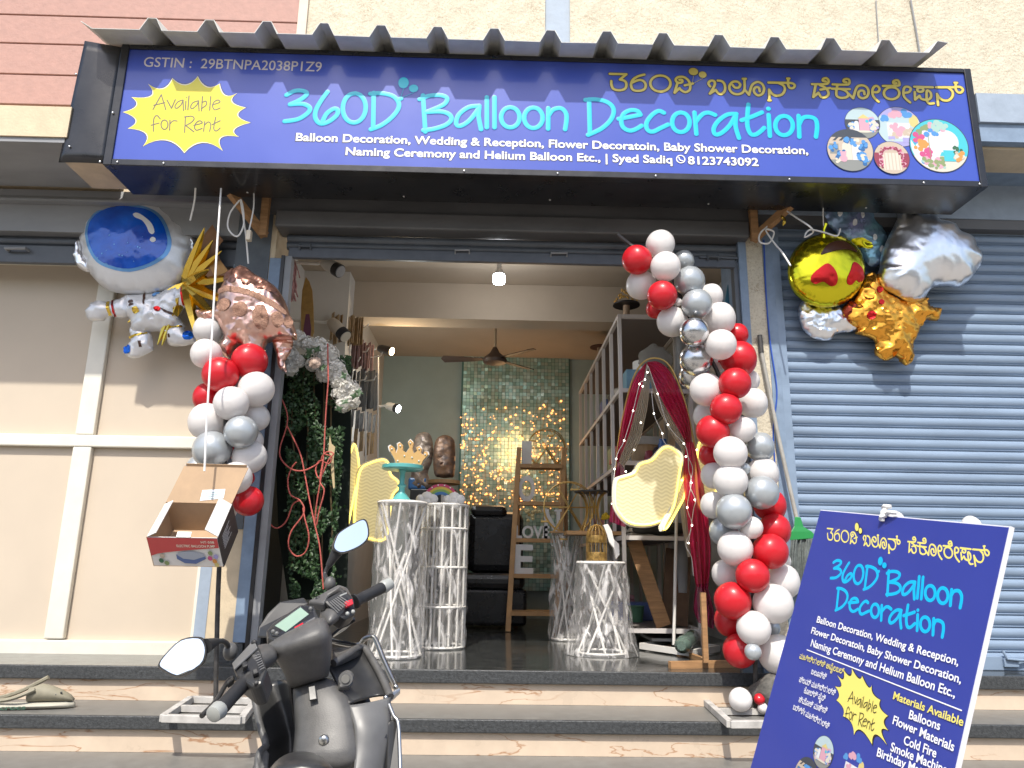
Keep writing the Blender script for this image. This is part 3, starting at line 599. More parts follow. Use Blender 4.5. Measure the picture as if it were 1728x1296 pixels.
# ================================================================ foil balloons
from mathutils.geometry import delaunay_2d_cdt
class Foil:
    """inflated two-sheet foil pillow from a closed outline; plane through Y=Yc seen square on"""
    def __init__(s, outline, Yc, T, yaw=0.0, pleat=.006, pf=55, crink=.006, seed=0, closed_spline=4, pw=.035):
        pts = [P(x, y, Yc) for x, y in outline]; c = sum(pts, Vector())/len(pts); s.c = c
        s.U = Vector((math.cos(yaw), math.sin(yaw), 0)); s.V = Vector((0, 0, 1)); s.N = Vector((math.sin(yaw), -math.cos(yaw), 0))
        s.Yc = Yc; s.pw = pw
        q = [s.to2(x, y) for x, y in outline]
        if closed_spline: q = [Vector((v.x, v.y)) for v in spline([Vector((a.x, a.y, 0)) for a in q], closed_spline, True)]
        out = []; n = len(q)
        for i in range(n):
            a, b = q[i], q[(i+1) % n]; L = (b-a).length; m = max(1, int(L/.012))
            for k in range(m): out.append(a.lerp(b, k/m))
        s.out = out; s.T = T; s.pl = pleat; s.pf = pf; s.cr = crink; s.seed = seed
        s.rin = max(s.dist(p)[0] for p in s.grid(.03)) if s.grid(.03) else .03
    def to2(s, px, py):
        d = ray(px, py); t = (s.c-CAM).dot(s.N)/d.dot(s.N); p = CAM+d*t-s.c; return Vector((p.dot(s.U), p.dot(s.V)))
    def inside(s, p):
        r = False; o = s.out; j = len(o)-1
        for i in range(len(o)):
            if (o[i].y > p.y) != (o[j].y > p.y) and p.x < (o[j].x-o[i].x)*(p.y-o[i].y)/(o[j].y-o[i].y)+o[i].x: r = not r
            j = i
        return r
    def dist(s, p):
        best = 9; bi = 0
        for i, a in enumerate(s.out):
            d = (p.x-a.x)**2+(p.y-a.y)**2
            if d < best: best, bi = d, i
        return math.sqrt(best), bi*.012
    def grid(s, h):
        xs = [a.x for a in s.out]; ys = [a.y for a in s.out]; L = []; r = 0; y = min(ys)
        while y < max(ys):
            x = min(xs)+(h/2 if r % 2 else 0)
            while x < max(xs):
                p = Vector((x, y))
                if s.inside(p): L.append(p)
                x += h
            y += h*.87; r += 1
        return L
    def h(s, p):
        d, t = s.dist(p); f = min(d/s.rin, 1); v = s.T*math.sqrt(max(0, 1-(1-f)**2))
        v += s.pl*math.exp(-d/s.pw)*math.sin(t*s.pf*2+3*noise.noise(Vector((t*9, s.seed, 0))))*min(1, d/.012)
        n = noise.noise(Vector((p.x*16, p.y*16, s.seed*3.1))); n2 = abs(noise.noise(Vector((p.x*30, p.y*30, s.seed+7))))
        return v + s.cr*(n-1.6*n2)*min(1, d/.02)
    def mesh(s, mb, poly, off, step, both):
        inner = []
        class _t: pass
        xs = [a.x for a in poly]; ys = [a.y for a in poly]; y = min(ys); r = 0
        def ins(p):
            q = False; j = len(poly)-1
            for i in range(len(poly)):
                if (poly[i].y > p.y) != (poly[j].y > p.y) and p.x < (poly[j].x-poly[i].x)*(p.y-poly[i].y)/(poly[j].y-poly[i].y)+poly[i].x: q = not q
                j = i
            return q
        while y < max(ys):
            x = min(xs)+(step/2 if r % 2 else 0)
            while x < max(xs):
                p = Vector((x+.15*step*math.sin(y*97), y))
                if ins(p) and min((p-a).length_squared for a in poly) > (step*.45)**2: inner.append(p)
                x += step
            y += step*.87; r += 1
        n = len(poly); vv, ed, fc, *_ = delaunay_2d_cdt(poly+inner, [(i, (i+1) % n) for i in range(n)], [], 1, 1e-5)
        hs = [0 if (both and i < n) else s.h(v) for i, v in enumerate(vv)]
        fr_ = [mb.bm.verts.new(s.c+s.U*v.x+s.V*v.y+s.N*(hs[i]+off)) for i, v in enumerate(vv)]
        for f in fc:
            try: mb.bm.faces.new([fr_[i] for i in f])
            except ValueError: pass
        if both:
            bk = [fr_[i] if i < n else mb.bm.verts.new(s.c+s.U*v.x+s.V*v.y-s.N*(hs[i])) for i, v in enumerate(vv)]
            for f in fc:
                try: mb.bm.faces.new([bk[i] for i in reversed(f)])
                except ValueError: pass
    def body(s, name, m, parent, step=.016):
        mb = MB(); s.mesh(mb, s.out, 0, step, True); return mb.build(name, m, parent, smooth=True)
    def decal(s, name, pts, m, parent, off=.002, curve=3, step=.014):
        q = [s.to2(x, y) for x, y in pts]
        if curve: q = [Vector((v.x, v.y)) for v in spline([Vector((a.x, a.y, 0)) for a in q], curve, True)]
        out = []
        for i in range(len(q)):
            a, b = q[i], q[(i+1) % len(q)]; m_ = max(1, int((b-a).length/.012)); out += [a.lerp(b, k_/m_) for k_ in range(m_)]
        mb = MB(); s.mesh(mb, out, off, step, False); return mb.build(name, m, parent, smooth=True, fixn=False)
def foilmat(name, col, rough=.2, bump=.35, bs=14, col2=None):
    return mat(name, col, rough, 1.0, bump=bump, bscale=bs, col2=col2, scale=10)
f_silver = foilmat("silver_foil", (.88, .88, .90), .3, .25, 8); f_white = mat("pearl_white_foil", (.74, .74, .75), .33, .35, bump=.3, bscale=16, coat=.4)
f_gold = foilmat("gold_foil", (.72, .50, .09), .2, .1); f_rose = foilmat("rose_gold_foil", (.74, .47, .39), .3, .35, 9); f_emo = foilmat("yellow_foil", (.74, .66, .03), .2, .12)
f_orange = foilmat("orange_foil", (.92, .42, .06), .24, .4, 6); f_red = foilmat("red_foil_print", (.65, .03, .03), .25, .15); f_brown = mat("brown_foil_print", (.07, .025, .012), .3)
f_glit = mat("glitter_print", (.36, .21, .15), .6, .5, var=.5, scale=220, bump=.8, bscale=200); f_brband = mat("brown_rose_print", (.22, .11, .085), .35, .7)
f_blue = mat("blue_foil", (.008, .15, .78), .22, .1, coat=.6, bump=.06, bscale=5, col2=(.0, .05, .42), scale=5); f_lblue = mat("pale_blue_foil", (.16, .38, .72), .3, .4); f_past = mat("pastel_foil", (.36, .34, .66), .25, .4, bump=.4, bscale=9, col2=(.18, .52, .55), scale=5)
f_wpr = mat("white_foil_print", (.85, .86, .88), .3); f_toe = mat("blue_toe_foil", (.01, .14, .7), .25, .6)
CA = lambda L: cv((100, 300), 3.8125, L)
CE = lambda L: cv((1260, 330), 3.692, L)

AS = thing("foil_balloon", "white astronaut foil balloon with shiny blue visor hanging from the signboard", "balloon", P(245, 470, 4.8), "foil balloons hung from the signboard")
hel = Foil(CA([(590,110),(500,150),(300,195),(190,260),(140,380),(150,480),(190,600),(290,710),(430,750),(600,745),(740,700),(830,620),(880,470),(870,340),(800,270),(700,170),(630,115)]), 4.84, .14, seed=1, pleat=.012, pf=32, crink=.002)
ho = hel.body("helmet", f_white, AS)
VIS = [(220,330),(290,240),(400,200),(520,215),(650,250),(720,320),(765,440),(740,540),(640,610),(500,645),(380,625),(290,580),(235,500),(212,420)]
hel.decal("visor_rim", CA(VIS), f_lblue, ho, .003)
vb = hel.decal("visor", CA([(490+(x-490)*.92, 420+(y-420)*.92) for x, y in VIS]), f_blue, ho, .006)
hel.decal("visor_glint", CA([(530,285),(560,280),(610,310),(650,350),(668,400),(655,418),(635,405),(620,370),(590,330),(545,310)]), f_wpr, ho, .0085)
hel.decal("visor_glint", CA([(642,452),(655,436),(672,440),(678,455),(665,468),(650,466)]), f_wpr, ho, .0085)
rr_ = random.Random(3)
for k_ in range(16):
    x, y = rr_.uniform(280, 640), rr_.uniform(420, 600); q = rr_.uniform(2.0, 5.5)
    hel.decal("star_print", CA([(x+q*math.cos(a*1.05), y+q*math.sin(a*1.05)) for a in range(6)]), f_lblue, ho, .0082, 0)
for L in ([(150,405),(112,420),(100,500),(120,575),(190,608),(205,560),(160,480)], [(800,290),(850,290),(880,370),(892,450),(862,500),(835,400)]):
    Foil(CA(L), 4.83, .045, seed=5).body("ear_cup", f_silver, AS)
bo = Foil(CA([(430,760),(640,740),(780,690),(800,830),(770,880),(785,940),(700,985),(600,990),(480,1000),(460,920),(430,880),(440,820)]), 4.86, .085, seed=2, crink=.012)
bd = bo.body("torso", f_white, AS)
for px_, L in ((f_red, [(640,860),(660,848),(682,860),(675,880),(650,880)]), (f_brown, [(680,858),(720,875),(755,885),(750,897),(705,885)]), (f_lblue, [(620,760),(650,745),(665,755),(630,785)]), (f_gold, [(500,860),(530,850),(545,880),(510,895)]), (f_brown, [(470,812),(500,806),(505,820),(475,826)]), (f_brown, [(475,834),(505,828),(508,840),(480,846)]), (f_brown, [(560,760),(572,760),(580,830),(568,830)])):
    bo.decal("suit_print", CA(L), px_, bd, .004, 2)
for L, s1, s2 in (([(450,765),(340,800),(270,790),(220,800),(170,870),(200,920),(270,920),(330,890),(400,905),(470,870)], [(345,797),(360,793),(380,900),(365,902)], [(314,805),(334,800),(350,893),(330,897)]), ([(720,705),(790,690),(870,695),(920,750),(952,790),(940,830),(830,835),(730,840)], [(795,718),(808,716),(820,830),(806,832)], [(824,716),(836,714),(848,828),(836,830)])):
    a_ = Foil(CA(L), 4.85, .05, seed=3, crink=.01); ao = a_.body("arm", f_white, AS); a_.decal("cuff_stripe", CA(s1), f_red, ao, .004, 0); a_.decal("cuff_stripe", CA(s2), f_gold, ao, .004, 0)
for L, s1, toe, bars in (([(455,960),(580,985),(605,1090),(590,1120),(480,1165),(420,1130),(440,1085),(465,1040)], [(458,1028),(580,1000),(582,1012),(460,1042)], [(424,1100),(450,1083),(475,1095),(470,1132),(430,1135)], [(528,1062),(545,1060),(552,1100),(534,1102)]), ([(670,985),(790,930),(815,990),(880,1010),(882,1060),(780,1085),(705,1075),(690,1030)], [(690,975),(800,958),(803,968),(692,986)], [(812,1000),(850,994),(876,1015),(868,1045),(818,1050)], [(715,1018),(728,1016),(732,1038),(719,1040)])):
    a_ = Foil(CA(L), 4.87, .05, seed=4, crink=.01); ao = a_.body("leg", f_white, AS); a_.decal("shoe_tip", CA(toe), f_toe, ao, .004); a_.decal("leg_stripe", CA(s1), f_gold, ao, .004, 0); a_.decal("leg_stripe", CA(bars), f_brown, ao, .004, 0)
MB().tube([P(252, 334, 4.78), P(256, 322, 4.74), P(262, 308, 4.7)], .006).build("neck_tail", f_white, AS, smooth=True)

GS = thing("foil_balloon", "gold spiky starburst foil balloon behind the astronaut balloon", "balloon", P(310, 478, 4.88), "foil balloons hung from the signboard")
cc = P(312, 480, 4.84)
sp_ = CA([(935,320),(990,400),(1045,470),(965,590),(1165,635),(1155,825),(1080,985),(900,1085),(765,890),(660,1080),(632,1075),(440,930),(820,330)])
for i, (x, y) in enumerate(sp_):
    tip = P(x, y, (4.58+.08*((i*37) % 5)/5 if x > 335 else 4.84)); d = tip-cc; pts = [cc+d*t for t in (0, .12, .3, .55, .8, .96, 1)]
    MB().tube(pts, [.02, .036, .04, .031, .018, .006, .002], 5).build("spike", f_gold, GS, smooth=False)
RG = thing("foil_balloon", "crumpled rose gold foil balloon with glitter bands hanging beside the shop pillar", "balloon", P(440, 540, 4.55), "foil balloons hung from the signboard")
rg = Foil(CA([(1190,570),(1260,620),(1380,690),(1450,790),(1490,900),(1530,1030),(1440,1045),(1340,1060),(1320,1140),(1300,1230),(1240,1292),(1205,1230),(1190,1120),(1150,1080),(1100,1165),(1030,1110),(1060,1010),(1000,930),(945,965),(880,860),(1000,850),(1030,750),(1050,690),(1100,600)]), 4.52, .13, seed=8, pleat=.012, pf=30, crink=.012)
ro = rg.body("foil_body", f_rose, RG, .014)
rg.decal("brown_band", CA([(1100,618),(1190,590),(1260,635),(1370,700),(1430,780),(1330,740),(1200,690),(1070,680)]), f_brband, ro, .003)
rg.decal("glitter_band", CA([(1045,730),(1150,735),(1290,770),(1400,820),(1470,870),(1465,900),(1380,850),(1250,800),(1120,770),(1040,765)]), f_glit, ro, .004)
for x, y, a, b in ((1145,690,30,26),(1235,703,30,24),(1320,722,28,24),(1390,742,24,22),(1090,850,52,42),(1205,885,50,46),(1330,930,50,78),(1430,940,36,52),(1490,945,24,42),(1250,1235,40,40)):
    rg.decal("glitter_dot", CA([(x+a*math.cos(t*.63), y+b*math.sin(t*.63)) for t in range(10)]), f_glit if y > 760 else f_brband, ro, .006)
Foil(CA([(1380,1050),(1500,1040),(1490,1120),(1455,1180),(1462,1250),(1410,1220),(1395,1140)]), 4.55, .04, seed=9, crink=.02).body("foil_leg", f_rose, RG)
MB().tube([P(412, 470, 4.52), P(408, 458, 4.52), P(414, 452, 4.51)], [.008, .014, .012], 6).build("tail", f_rose, RG)
kb = thing("card_sheet", "torn brown kraft card sheet tucked behind the gold starburst balloon", "card", P(360, 430, 4.72))
MB().prism([P(*p, 4.725) for p in CA([(985,300),(1020,360),(1055,400),(1025,440),(1030,520),(1090,600),(1060,640),(960,650),(890,560),(880,430)])], (0, .004, 0)).build("card", mat("kraft_card", (.30, .15, .07), .75, var=.15, scale=14), kb)
MB().prism([P(*p, 4.722) for p in CA([(960,560),(1035,530),(1085,600),(1000,640)])], (0, .002, 0)).build("printed_label", mat("tan_label", (.50, .27, .09), .7), kb)

EM = thing("foil_balloon", "round yellow smiling face foil balloon with red heart eyes hung upside down", "balloon", P(1394, 456, 4.5), "foil balloons hung from the signboard")
em = Foil([(1394+65*math.cos(t), 457-62*math.sin(t)) for t in [math.pi*2*k_/40 for k_ in range(40)]], 4.6, .11, seed=11, pleat=.006, pf=60, crink=.002)
eo = em.body("foil_body", f_emo, EM)
em.decal("mouth", CE([(422,405),(440,370),(475,335),(530,314),(580,318),(630,350),(655,382),(590,372),(520,380),(460,396)]), f_brown, eo, .003)
for L in ([(462,462),(410,490),(368,530),(368,565),(395,582),(428,572),(448,575),(485,597),(515,590),(525,555),(508,505)], [(628,447),(605,500),(585,550),(592,580),(622,583),(650,553),(675,562),(705,545),(713,510),(690,475)]):
    em.decal("heart_eye", CE(L), f_red, eo, .003)
MB().tube([P(1389, 402, 4.5), P(1390, 388, 4.49), P(1393, 378, 4.49)], [.016, .008, .014], 6).build("tail", f_emo, EM)
HB = thing("foil_balloon", "large silver heart shaped foil balloon tilted on its side beside the round yellow balloon", "balloon", P(1560, 430, 4.55), "foil balloons hung from the signboard")
hb = Foil(CE([(960,65),(1100,110),(1250,170),(1390,270),(1445,350),(1450,420),(1400,510),(1330,568),(1240,563),(1150,580),(1100,650),(1020,665),(930,620),(850,570),(825,490),(850,340),(900,220),(945,130)]), 4.61, .125, seed=12, pleat=.020, pf=24, crink=.003, pw=.05)
hb.body("foil_body", f_silver, HB)
MB().tube([P(1520, 350, 4.55), P(1514, 346, 4.54), P(1508, 352, 4.54)], [.012, .016, .012], 6).build("tail", f_white, HB)
for nm, lab, L, Yc, T, m, sd_ in (("foil_balloon", "small crumpled silver foil balloon peeking out below the round yellow balloon", [(330,680),(380,655),(560,690),(700,780),(690,840),(560,860),(520,900),(420,890),(350,830),(325,750)], 4.69, .055, f_silver, 14),
        ("foil_balloon", "pastel lilac and teal foil balloon hanging behind the yellow and silver balloons", [(470,20),(720,20),(800,150),(880,260),(845,420),(760,435),(700,330),(600,270),(550,220),(490,160)], 4.71, .06, f_past, 15),
        ("foil_balloon", "crumpled orange foil balloon with stubby lobes hanging lowest of the right bunch", [(740,490),(820,500),(840,580),(960,650),(1110,635),(1140,690),(1210,705),(1190,780),(1120,775),(1060,870),(1030,960),(1040,1020),(990,1060),(940,1005),(870,1030),(800,980),(795,900),(680,860),(690,830),(620,790),(590,710),(650,650)], 4.665, .09, f_orange, 16)):
    t_ = thing(nm, lab, "balloon", P(*CE(L)[4], Yc), "foil balloons hung from the signboard")
    fb = Foil(CE(L), Yc, T, seed=sd_, pleat=.012, pf=30, crink=.013); o_ = fb.body("foil_body", m, t_, .014)
    if sd_ == 15:
        fb.decal("leaf_print", CE([(640,285),(700,280),(755,310),(760,345),(700,330)]), f_emo, o_, .004)
        for x, y in ((600,80),(650,190),(775,280),(820,350),(700,140),(560,130)): fb.decal("dot_print", CE([(x+14*math.cos(t*.8), y+20*math.sin(t*.8)) for t in range(8)]), f_wpr, o_, .004)
    if sd_ == 16:
        for x, y, r_ in ((745,765,26),(800,605,20),(800,690,17)): fb.decal("spot_print", CE([(x+r_*math.cos(t*.8), y+r_*math.sin(t*.8)) for t in range(8)]), f_red, o_, .004)
        Foil(CE([(600,700),(650,655),(700,690),(730,710),(690,790),(630,780)]), 4.64, .03, seed=19, crink=.015).body("folded_lobe", foilmat("dark_red_foil", (.30, .05, .03), .25), t_)

# ================================================================ strings and ribbons
m_rib = mat("white_ribbon", (.78, .77, .75), .45)
def ribbon(name, label, cat, pts, r, m, group=None, n=6):
    L = spline([P(*p) for p in pts], 6); return tag(MB().tube(L, r, n).build(name, m, smooth=True), label, cat, group)
ribbon("hanging_ribbon", "long white ribbon holding up the open cardboard box", "ribbon", [(373, 318, 4.3), (366, 420, 4.2), (358, 560, 4.1), (350, 690, 4.05), (345, 795, 4.02)], .006, m_rib, "white ribbons under the signboard")
ribbon("hanging_ribbon", "short white ribbon beside the left wooden bracket, above the astronaut balloon", "ribbon", [(330, 316, 4.4), (328, 340, 4.45), (321, 372, 4.5)], .006, m_rib, "white ribbons under the signboard")
ribbon("hanging_ribbon", "looped white ribbon hanging from the left wooden bracket", "ribbon", [(404, 338, 4.45), (388, 360, 4.46), (385, 385, 4.47), (400, 399, 4.47), (411, 380, 4.46), (410, 350, 4.45), (406, 338, 4.45), (414, 390, 4.5), (419, 445, 4.55)], .0055, m_rib, "white ribbons under the signboard")
sw = thing("hanging_switch", "cream switch plug dangling on a white cord by the left bracket", "switch", P(419, 395, 4.45))
MB().tube(spline([P(428, 318, 4.46), P(428, 350, 4.45), P(420, 390, 4.45)], 5), .005).build("cord", m_rib, sw); MB().box(P(414, 404, 4.44), P(425, 390, 4.46)+Vector((0, .02, 0))).build("plug", mat("cream_plastic", (.7, .62, .48), .4), sw, bevel=.003)
ribbon("hanging_ribbon", "white ribbon tied round the foot of the right wooden bracket", "ribbon", [(1306, 374, 4.6), (1284, 392, 4.58), (1282, 408, 4.57), (1298, 410, 4.57), (1306, 392, 4.57), (1292, 388, 4.57), (1308, 412, 4.5), (1320, 426, 4.4), (1334, 448, 4.32)], .006, m_rib, "white ribbons under the signboard")
ribbon("hanging_ribbon", "white ribbon stretched from the right bracket to the top of the yellow balloon", "ribbon", [(1325, 354, 4.5), (1345, 368, 4.42), (1366, 382, 4.34), (1372, 392, 4.42), (1358, 400, 4.46), (1366, 388, 4.48), (1390, 392, 4.48), (1412, 398, 4.48), (1418, 386, 4.48)], .006, m_rib, "white ribbons under the signboard")
ribbon("hanging_ribbon", "thin grey string running up from the yellow balloon to the signboard", "ribbon", [(1389, 345, 4.45), (1389, 365, 4.48), (1390, 385, 4.49)], .0035, m_rib, "white ribbons under the signboard")
gy = tag(MB().tube(spline([P(1318, 364, 4.5), P(1324, 372, 4.49), P(1321, 381, 4.49)], 4), [.003]+[.011]*6+[.003]*2, 6).build("burst_balloon", f_gold, smooth=True), "scrap of gold balloon stuck to the right bracket", "scrap")
ribbon("blue_cable", "thin blue cable running down beside the right pillar", "cable", [(1289, 405, 4.735), (1293, 500, 4.735), (1300, 580, 4.735), (1311, 660, 4.735), (1305, 720, 4.735), (1308, 790, 4.735)], .005, mat("blue_cable", (.02, .08, .42), .5))
ribbon("wire", "thin grey rod standing in for a crack down the cream upper wall", "wire", [(1478, -5, 4.83), (1482, 60, 4.83), (1486, 110, 4.83)], .004, m_hood); ribbon("wire", "second dark rod standing in for a crack on the upper wall at right", "wire", [(1536, -5, 4.83), (1546, 50, 4.83), (1554, 100, 4.83)], .006, m_hood)  # thin rods drawn in place of cracks in the stucco

# ================================================================ latex balloon garlands
b_white = mat("white_latex", (.84, .815, .80), .36, thin=.3, coat=.2); b_red = mat("red_latex", (.66, .018, .03), .34, thin=.25, coat=.25); b_grey = mat("silver_grey_latex", (.42, .45, .47), .3, .35, coat=.3); b_chr = mat("chrome_latex", (.62, .62, .63), .24, 1.0, var=.05, scale=3)
BMAT = {"white": b_white, "red": b_red, "silver": b_grey, "chrome": b_chr}
PROF = [(.0, -1.10), (.09, -1.07), (.05, -1.03), (.13, -.985), (.34, -.92), (.56, -.80), (.76, -.62), (.90, -.40), (.98, -.14), (1.0, .10), (.97, .34), (.88, .57), (.72, .76), (.50, .90), (.25, .975), (.0, 1.0)]
BME = {}
for k_, m in BMAT.items():
    o = MB().lathe(PROF, n=32).build("b", m, smooth=True); o.data.set_sharp_from_angle(angle=math.pi) if hasattr(o.data, "set_sharp_from_angle") else None
    BME[k_] = o.data; bpy.data.objects.remove(o)
ORD = ["first", "second", "third", "fourth", "fifth", "sixth", "seventh", "eighth", "ninth", "tenth", "eleventh", "twelfth", "thirteenth", "fourteenth", "fifteenth", "sixteenth", "seventeenth", "eighteenth", "nineteenth", "twentieth", "twenty-first", "twenty-second", "twenty-third", "twenty-fourth", "twenty-fifth", "twenty-sixth", "twenty-seventh", "twenty-eighth", "twenty-ninth", "thirtieth"]
def garland(lst, where, group, axis, Y0):
    cnt = {}
    for px, py, r, col, dy in sorted(lst, key=lambda q: q[1]):
        y = Y0+dy; c = P(px, py, y); rad = r*(c-CAM).dot(fw)/F; n_ = cnt.get(col, 0); cnt[col] = n_+1
        o = bpy.data.objects.new("balloon", BME[col]); sc.collection.objects.link(o); o.location = c; o.scale = (rad, rad, rad*1.02)
        a = P(*axis(py), Y0); d = (c-a); d.y -= .12; d = d.normalized() if d.length > .02 else Vector((0, -1, 0))
        o.rotation_euler = d.to_track_quat('Z', 'Y').to_euler()
        size = "small " if r < 19 else ""
        word = {"white": "white", "red": "red", "silver": "silver grey", "chrome": "shiny chrome"}[col]
        tag(o, f"{size}{word} balloon, {ORD[n_]} {word} one {where}", "balloon", group)
G5 = lambda L: [(1030+x/3.014, 370+y/3.014, r/3.014, c, d) for x, y, r, c, d in L]
G6 = lambda L: [(1130+x/2.7, 760+y/2.7, r/2.7, c, d) for x, y, r, c, d in L]
GL = lambda L: [(220+x/2.945, 540+y/2.945, r/2.945, c, d) for x, y, r, c, d in L]
GY = 4.36
right = G5([(252,130,73,"white",.0),(138,207,75,"red",-.05),(280,241,76,"white",-.1),(370,212,54,"silver",.1),(160,335,76,"white",.06),(400,316,76,"silver",-.04),(265,388,75,"red",-.08),(235,455,52,"red",.1),(343,422,22,"white",-.02),(508,390,62,"white",.1),(437,432,76,"silver",-.08),(318,523,78,"white",.02),(424,575,75,"chrome",-.12),(550,505,83,"white",-.0),(640,587,58,"red",.1),(558,638,78,"white",-.14),(435,715,84,"chrome",.0),(650,710,90,"red",.02),(545,735,45,"white",.16),(430,795,78,"chrome",.14),(630,835,80,"red",-.13),(705,820,52,"white",.1),(490,868,85,"white",-.02),(720,935,76,"white",.05),(587,965,80,"red",-.12),(495,1000,70,"white",.16),(523,1080,84,"red",-.06),(670,1070,66,"white",-.05),(510,1200,58,"red",.12),(757,1157,73,"silver",.04)])
right += G6([(277,12,76,"white",-.12),(205,115,60,"white",.1),(278,140,78,"white",-.1),(340,84,27,"silver",-.1),(422,105,72,"white",.05),(416,192,76,"silver",-.08),(455,250,72,"red",.1),(205,250,62,"white",.1),(294,277,81,"silver",-.12),(372,352,51,"white",-.1),(475,362,73,"red",.02),(250,370,66,"silver",.08),(300,447,79,"white",-.08),(455,460,79,"red",-.08),(510,505,40,"white",.14),(260,562,64,"white",.08),(377,571,76,"red",-.14),(512,597,77,"white",.02),(289,684,83,"red",-.08),(468,698,88,"white",-.1),(280,775,72,"red",.1),(465,808,36,"silver",.12),(382,810,77,"white",-.12),(322,912,76,"red",.0),(379,917,38,"silver",-.16),(492,930,88,"white",-.02)])
def ax_r(py):
    t = [(410, 1110), (560, 1165), (720, 1235), (900, 1265), (1140, 1278)]
    for (a, xa_), (b, xb_) in zip(t, t[1:]):
        if py <= b: return (xa_+(xb_-xa_)*(py-a)/(b-a), py)
    return (1278, py)
garland(right, "down the tall right garland", "balloons of the right garland", ax_r, GY)
left = GL([(390,50,72,"white",.08),(380,168,74,"white",-.05),(452,272,87,"red",-.08),(590,205,88,"red",.0),(388,385,72,"red",.08),(622,345,88,"white",-.02),(503,415,85,"white",-.12),(620,487,68,"white",.06),(388,505,92,"white",-.04),(550,557,82,"silver",-.12),(605,600,54,"white",.12),(411,645,93,"silver",-.08),(590,680,84,"white",-.02),(355,745,75,"silver",.1),(525,785,80,"white",-.1),(575,785,40,"red",.12),(585,900,74,"red",-.02),(460,935,72,"white",.02),(490,640,50,"red",.12),(470,500,45,"red",.14)])
garland(left, "down the shorter left garland", "balloons of the left garland", lambda py: (395, py), GY+.1)
# poles and base frames
m_bwh = mat("worn_white_wood", (.44, .425, .40), .7, var=.25, scale=12); m_pole = mat("worn_black_pole", (.045, .042, .04), .55, var=.6, scale=22)
for lab, pole, fr_, mats in (("tall black garland pole on a white wooden base frame beside the rock", [(1276, 1197), (1272, 1020), (1262, 800), (1220, 650), (1165, 540), (1115, 430), (1075, 420), (1042, 396)], [(1188, 1182), (1320, 1182), (1345, 1222), (1232, 1222)], 0), ("black garland pole on a square worn white base frame behind the scooter mirror", [(364, 1187), (368, 1000), (378, 800), (383, 640)], [(322, 1180), (432, 1183), (408, 1215), (275, 1212)], 1)):
    q = [PZ(x, y, -.165) for x, y in fr_]; c = sum(q, Vector())/4
    st = thing("garland_stand", lab, "stand", c)
    for i in range(4): MB().bar(q[i]+Vector((0, 0, .0)), q[(i+1) % 4], .035, .035).build("base_rail", m_bwh, st, bevel=.003)
    b0 = PZ(*pole[0], -.17); Yp = b0.y
    MB().bar((q[0]+q[3])/2, (q[1]+q[2])/2, .03, .03).build("cross_rail", m_bwh, st)
    pts = [b0]+[P(x, y, Yp if not mats else Yp) for x, y in pole[1:]]
    MB().tube(spline(pts, 4), .014, 6).build("pole", m_pole, st, smooth=True)
for px, py, r, col, lab in ((1249, 1181, 18, "white", "loose white balloon lying in the right garland stand's base frame"), (1281, 1180, 8.5, "red", "tiny red balloon at the foot of the right garland pole"), (1287, 1195, 8, "white", "tiny white balloon at the foot of the right garland pole")):
    c = P(px, py, 4.26); o = bpy.data.objects.new("balloon", BME[col]); sc.collection.objects.link(o); o.location = c; rad = r*c.y*1.0/F; o.scale = (rad, rad, rad); o.rotation_euler = (.9, .3, 0); tag(o, lab, "balloon")
rk = MB().ell((0, 0, 0), .17, .13, .12, 28, 18); cR = PZ(1318, 1205, -.18)
for v in rk.bm.verts: v.co *= 1+.30*noise.noise(v.co*7)+.10*noise.noise(v.co*22); v.co += cR+Vector((.02, .02, .085))
tag(rk.build("rock", mat("dark_rock", (.10, .095, .085), .9, var=.5, scale=20, bump=.8, bscale=40), smooth=True), "rough dark rock beside the right garland stand", "rock")

# ================================================================ mop
mp_ = thing("mop", "mop with green plastic head leaning upside down on the blue shutter", "mop", P(1355, 1000, 4.66))
MB().tube([P(1284, 590, 4.72), P(1312, 730, 4.69), P(1346, 882, 4.64)], .013, 10).build("handle", mat("grey_mop_handle", (.34, .33, .30), .5, var=.2, scale=12), mp_, smooth=True)
MB().tube([P(1282, 566, 4.725), P(1285, 596, 4.72)], .017, 10).build("handle_grip", m_pole, mp_, smooth=True)
gh = MB(); gr_ = mat("green_plastic", (.02, .24, .06), .4)
gh.rings([[P(x, y, 4.64+dy) for x, y, dy in ring] for ring in ([(1341, 872, -.02), (1351, 873, -.02), (1351, 873, .02), (1341, 872, .02)], [(1340, 888, -.025), (1356, 889, -.025), (1356, 889, .025), (1340, 888, .025)], [(1335, 897, -.03), (1370, 897, -.03), (1370, 897, .03), (1335, 897, .03)], [(1333, 912, -.03), (1379, 908, -.03), (1379, 908, .03), (1333, 912, .03)])]); gh.build("head", gr_, mp_, bevel=.004)
st_ = MB(); rm_ = random.Random(5)
for i in range(90):
    t = rm_.random(); x = 1336+42*t; y0 = 911-2*t; yy = 4.64+rm_.uniform(-.03, .03); L = rm_.uniform(70, 98); dx = rm_.gauss(0, 3)
    st_.tube(spline([P(x, y0, yy), P(x+dx*.3-2, y0+L*.4, yy), P(x+dx-5*(.5-t), y0+L, yy+rm_.uniform(-.01, .01))], 3), .0055, 4)
st_.build("strands", mat("grey_mop_strands", (.13, .15, .145), .95, var=.5, scale=30), mp_)

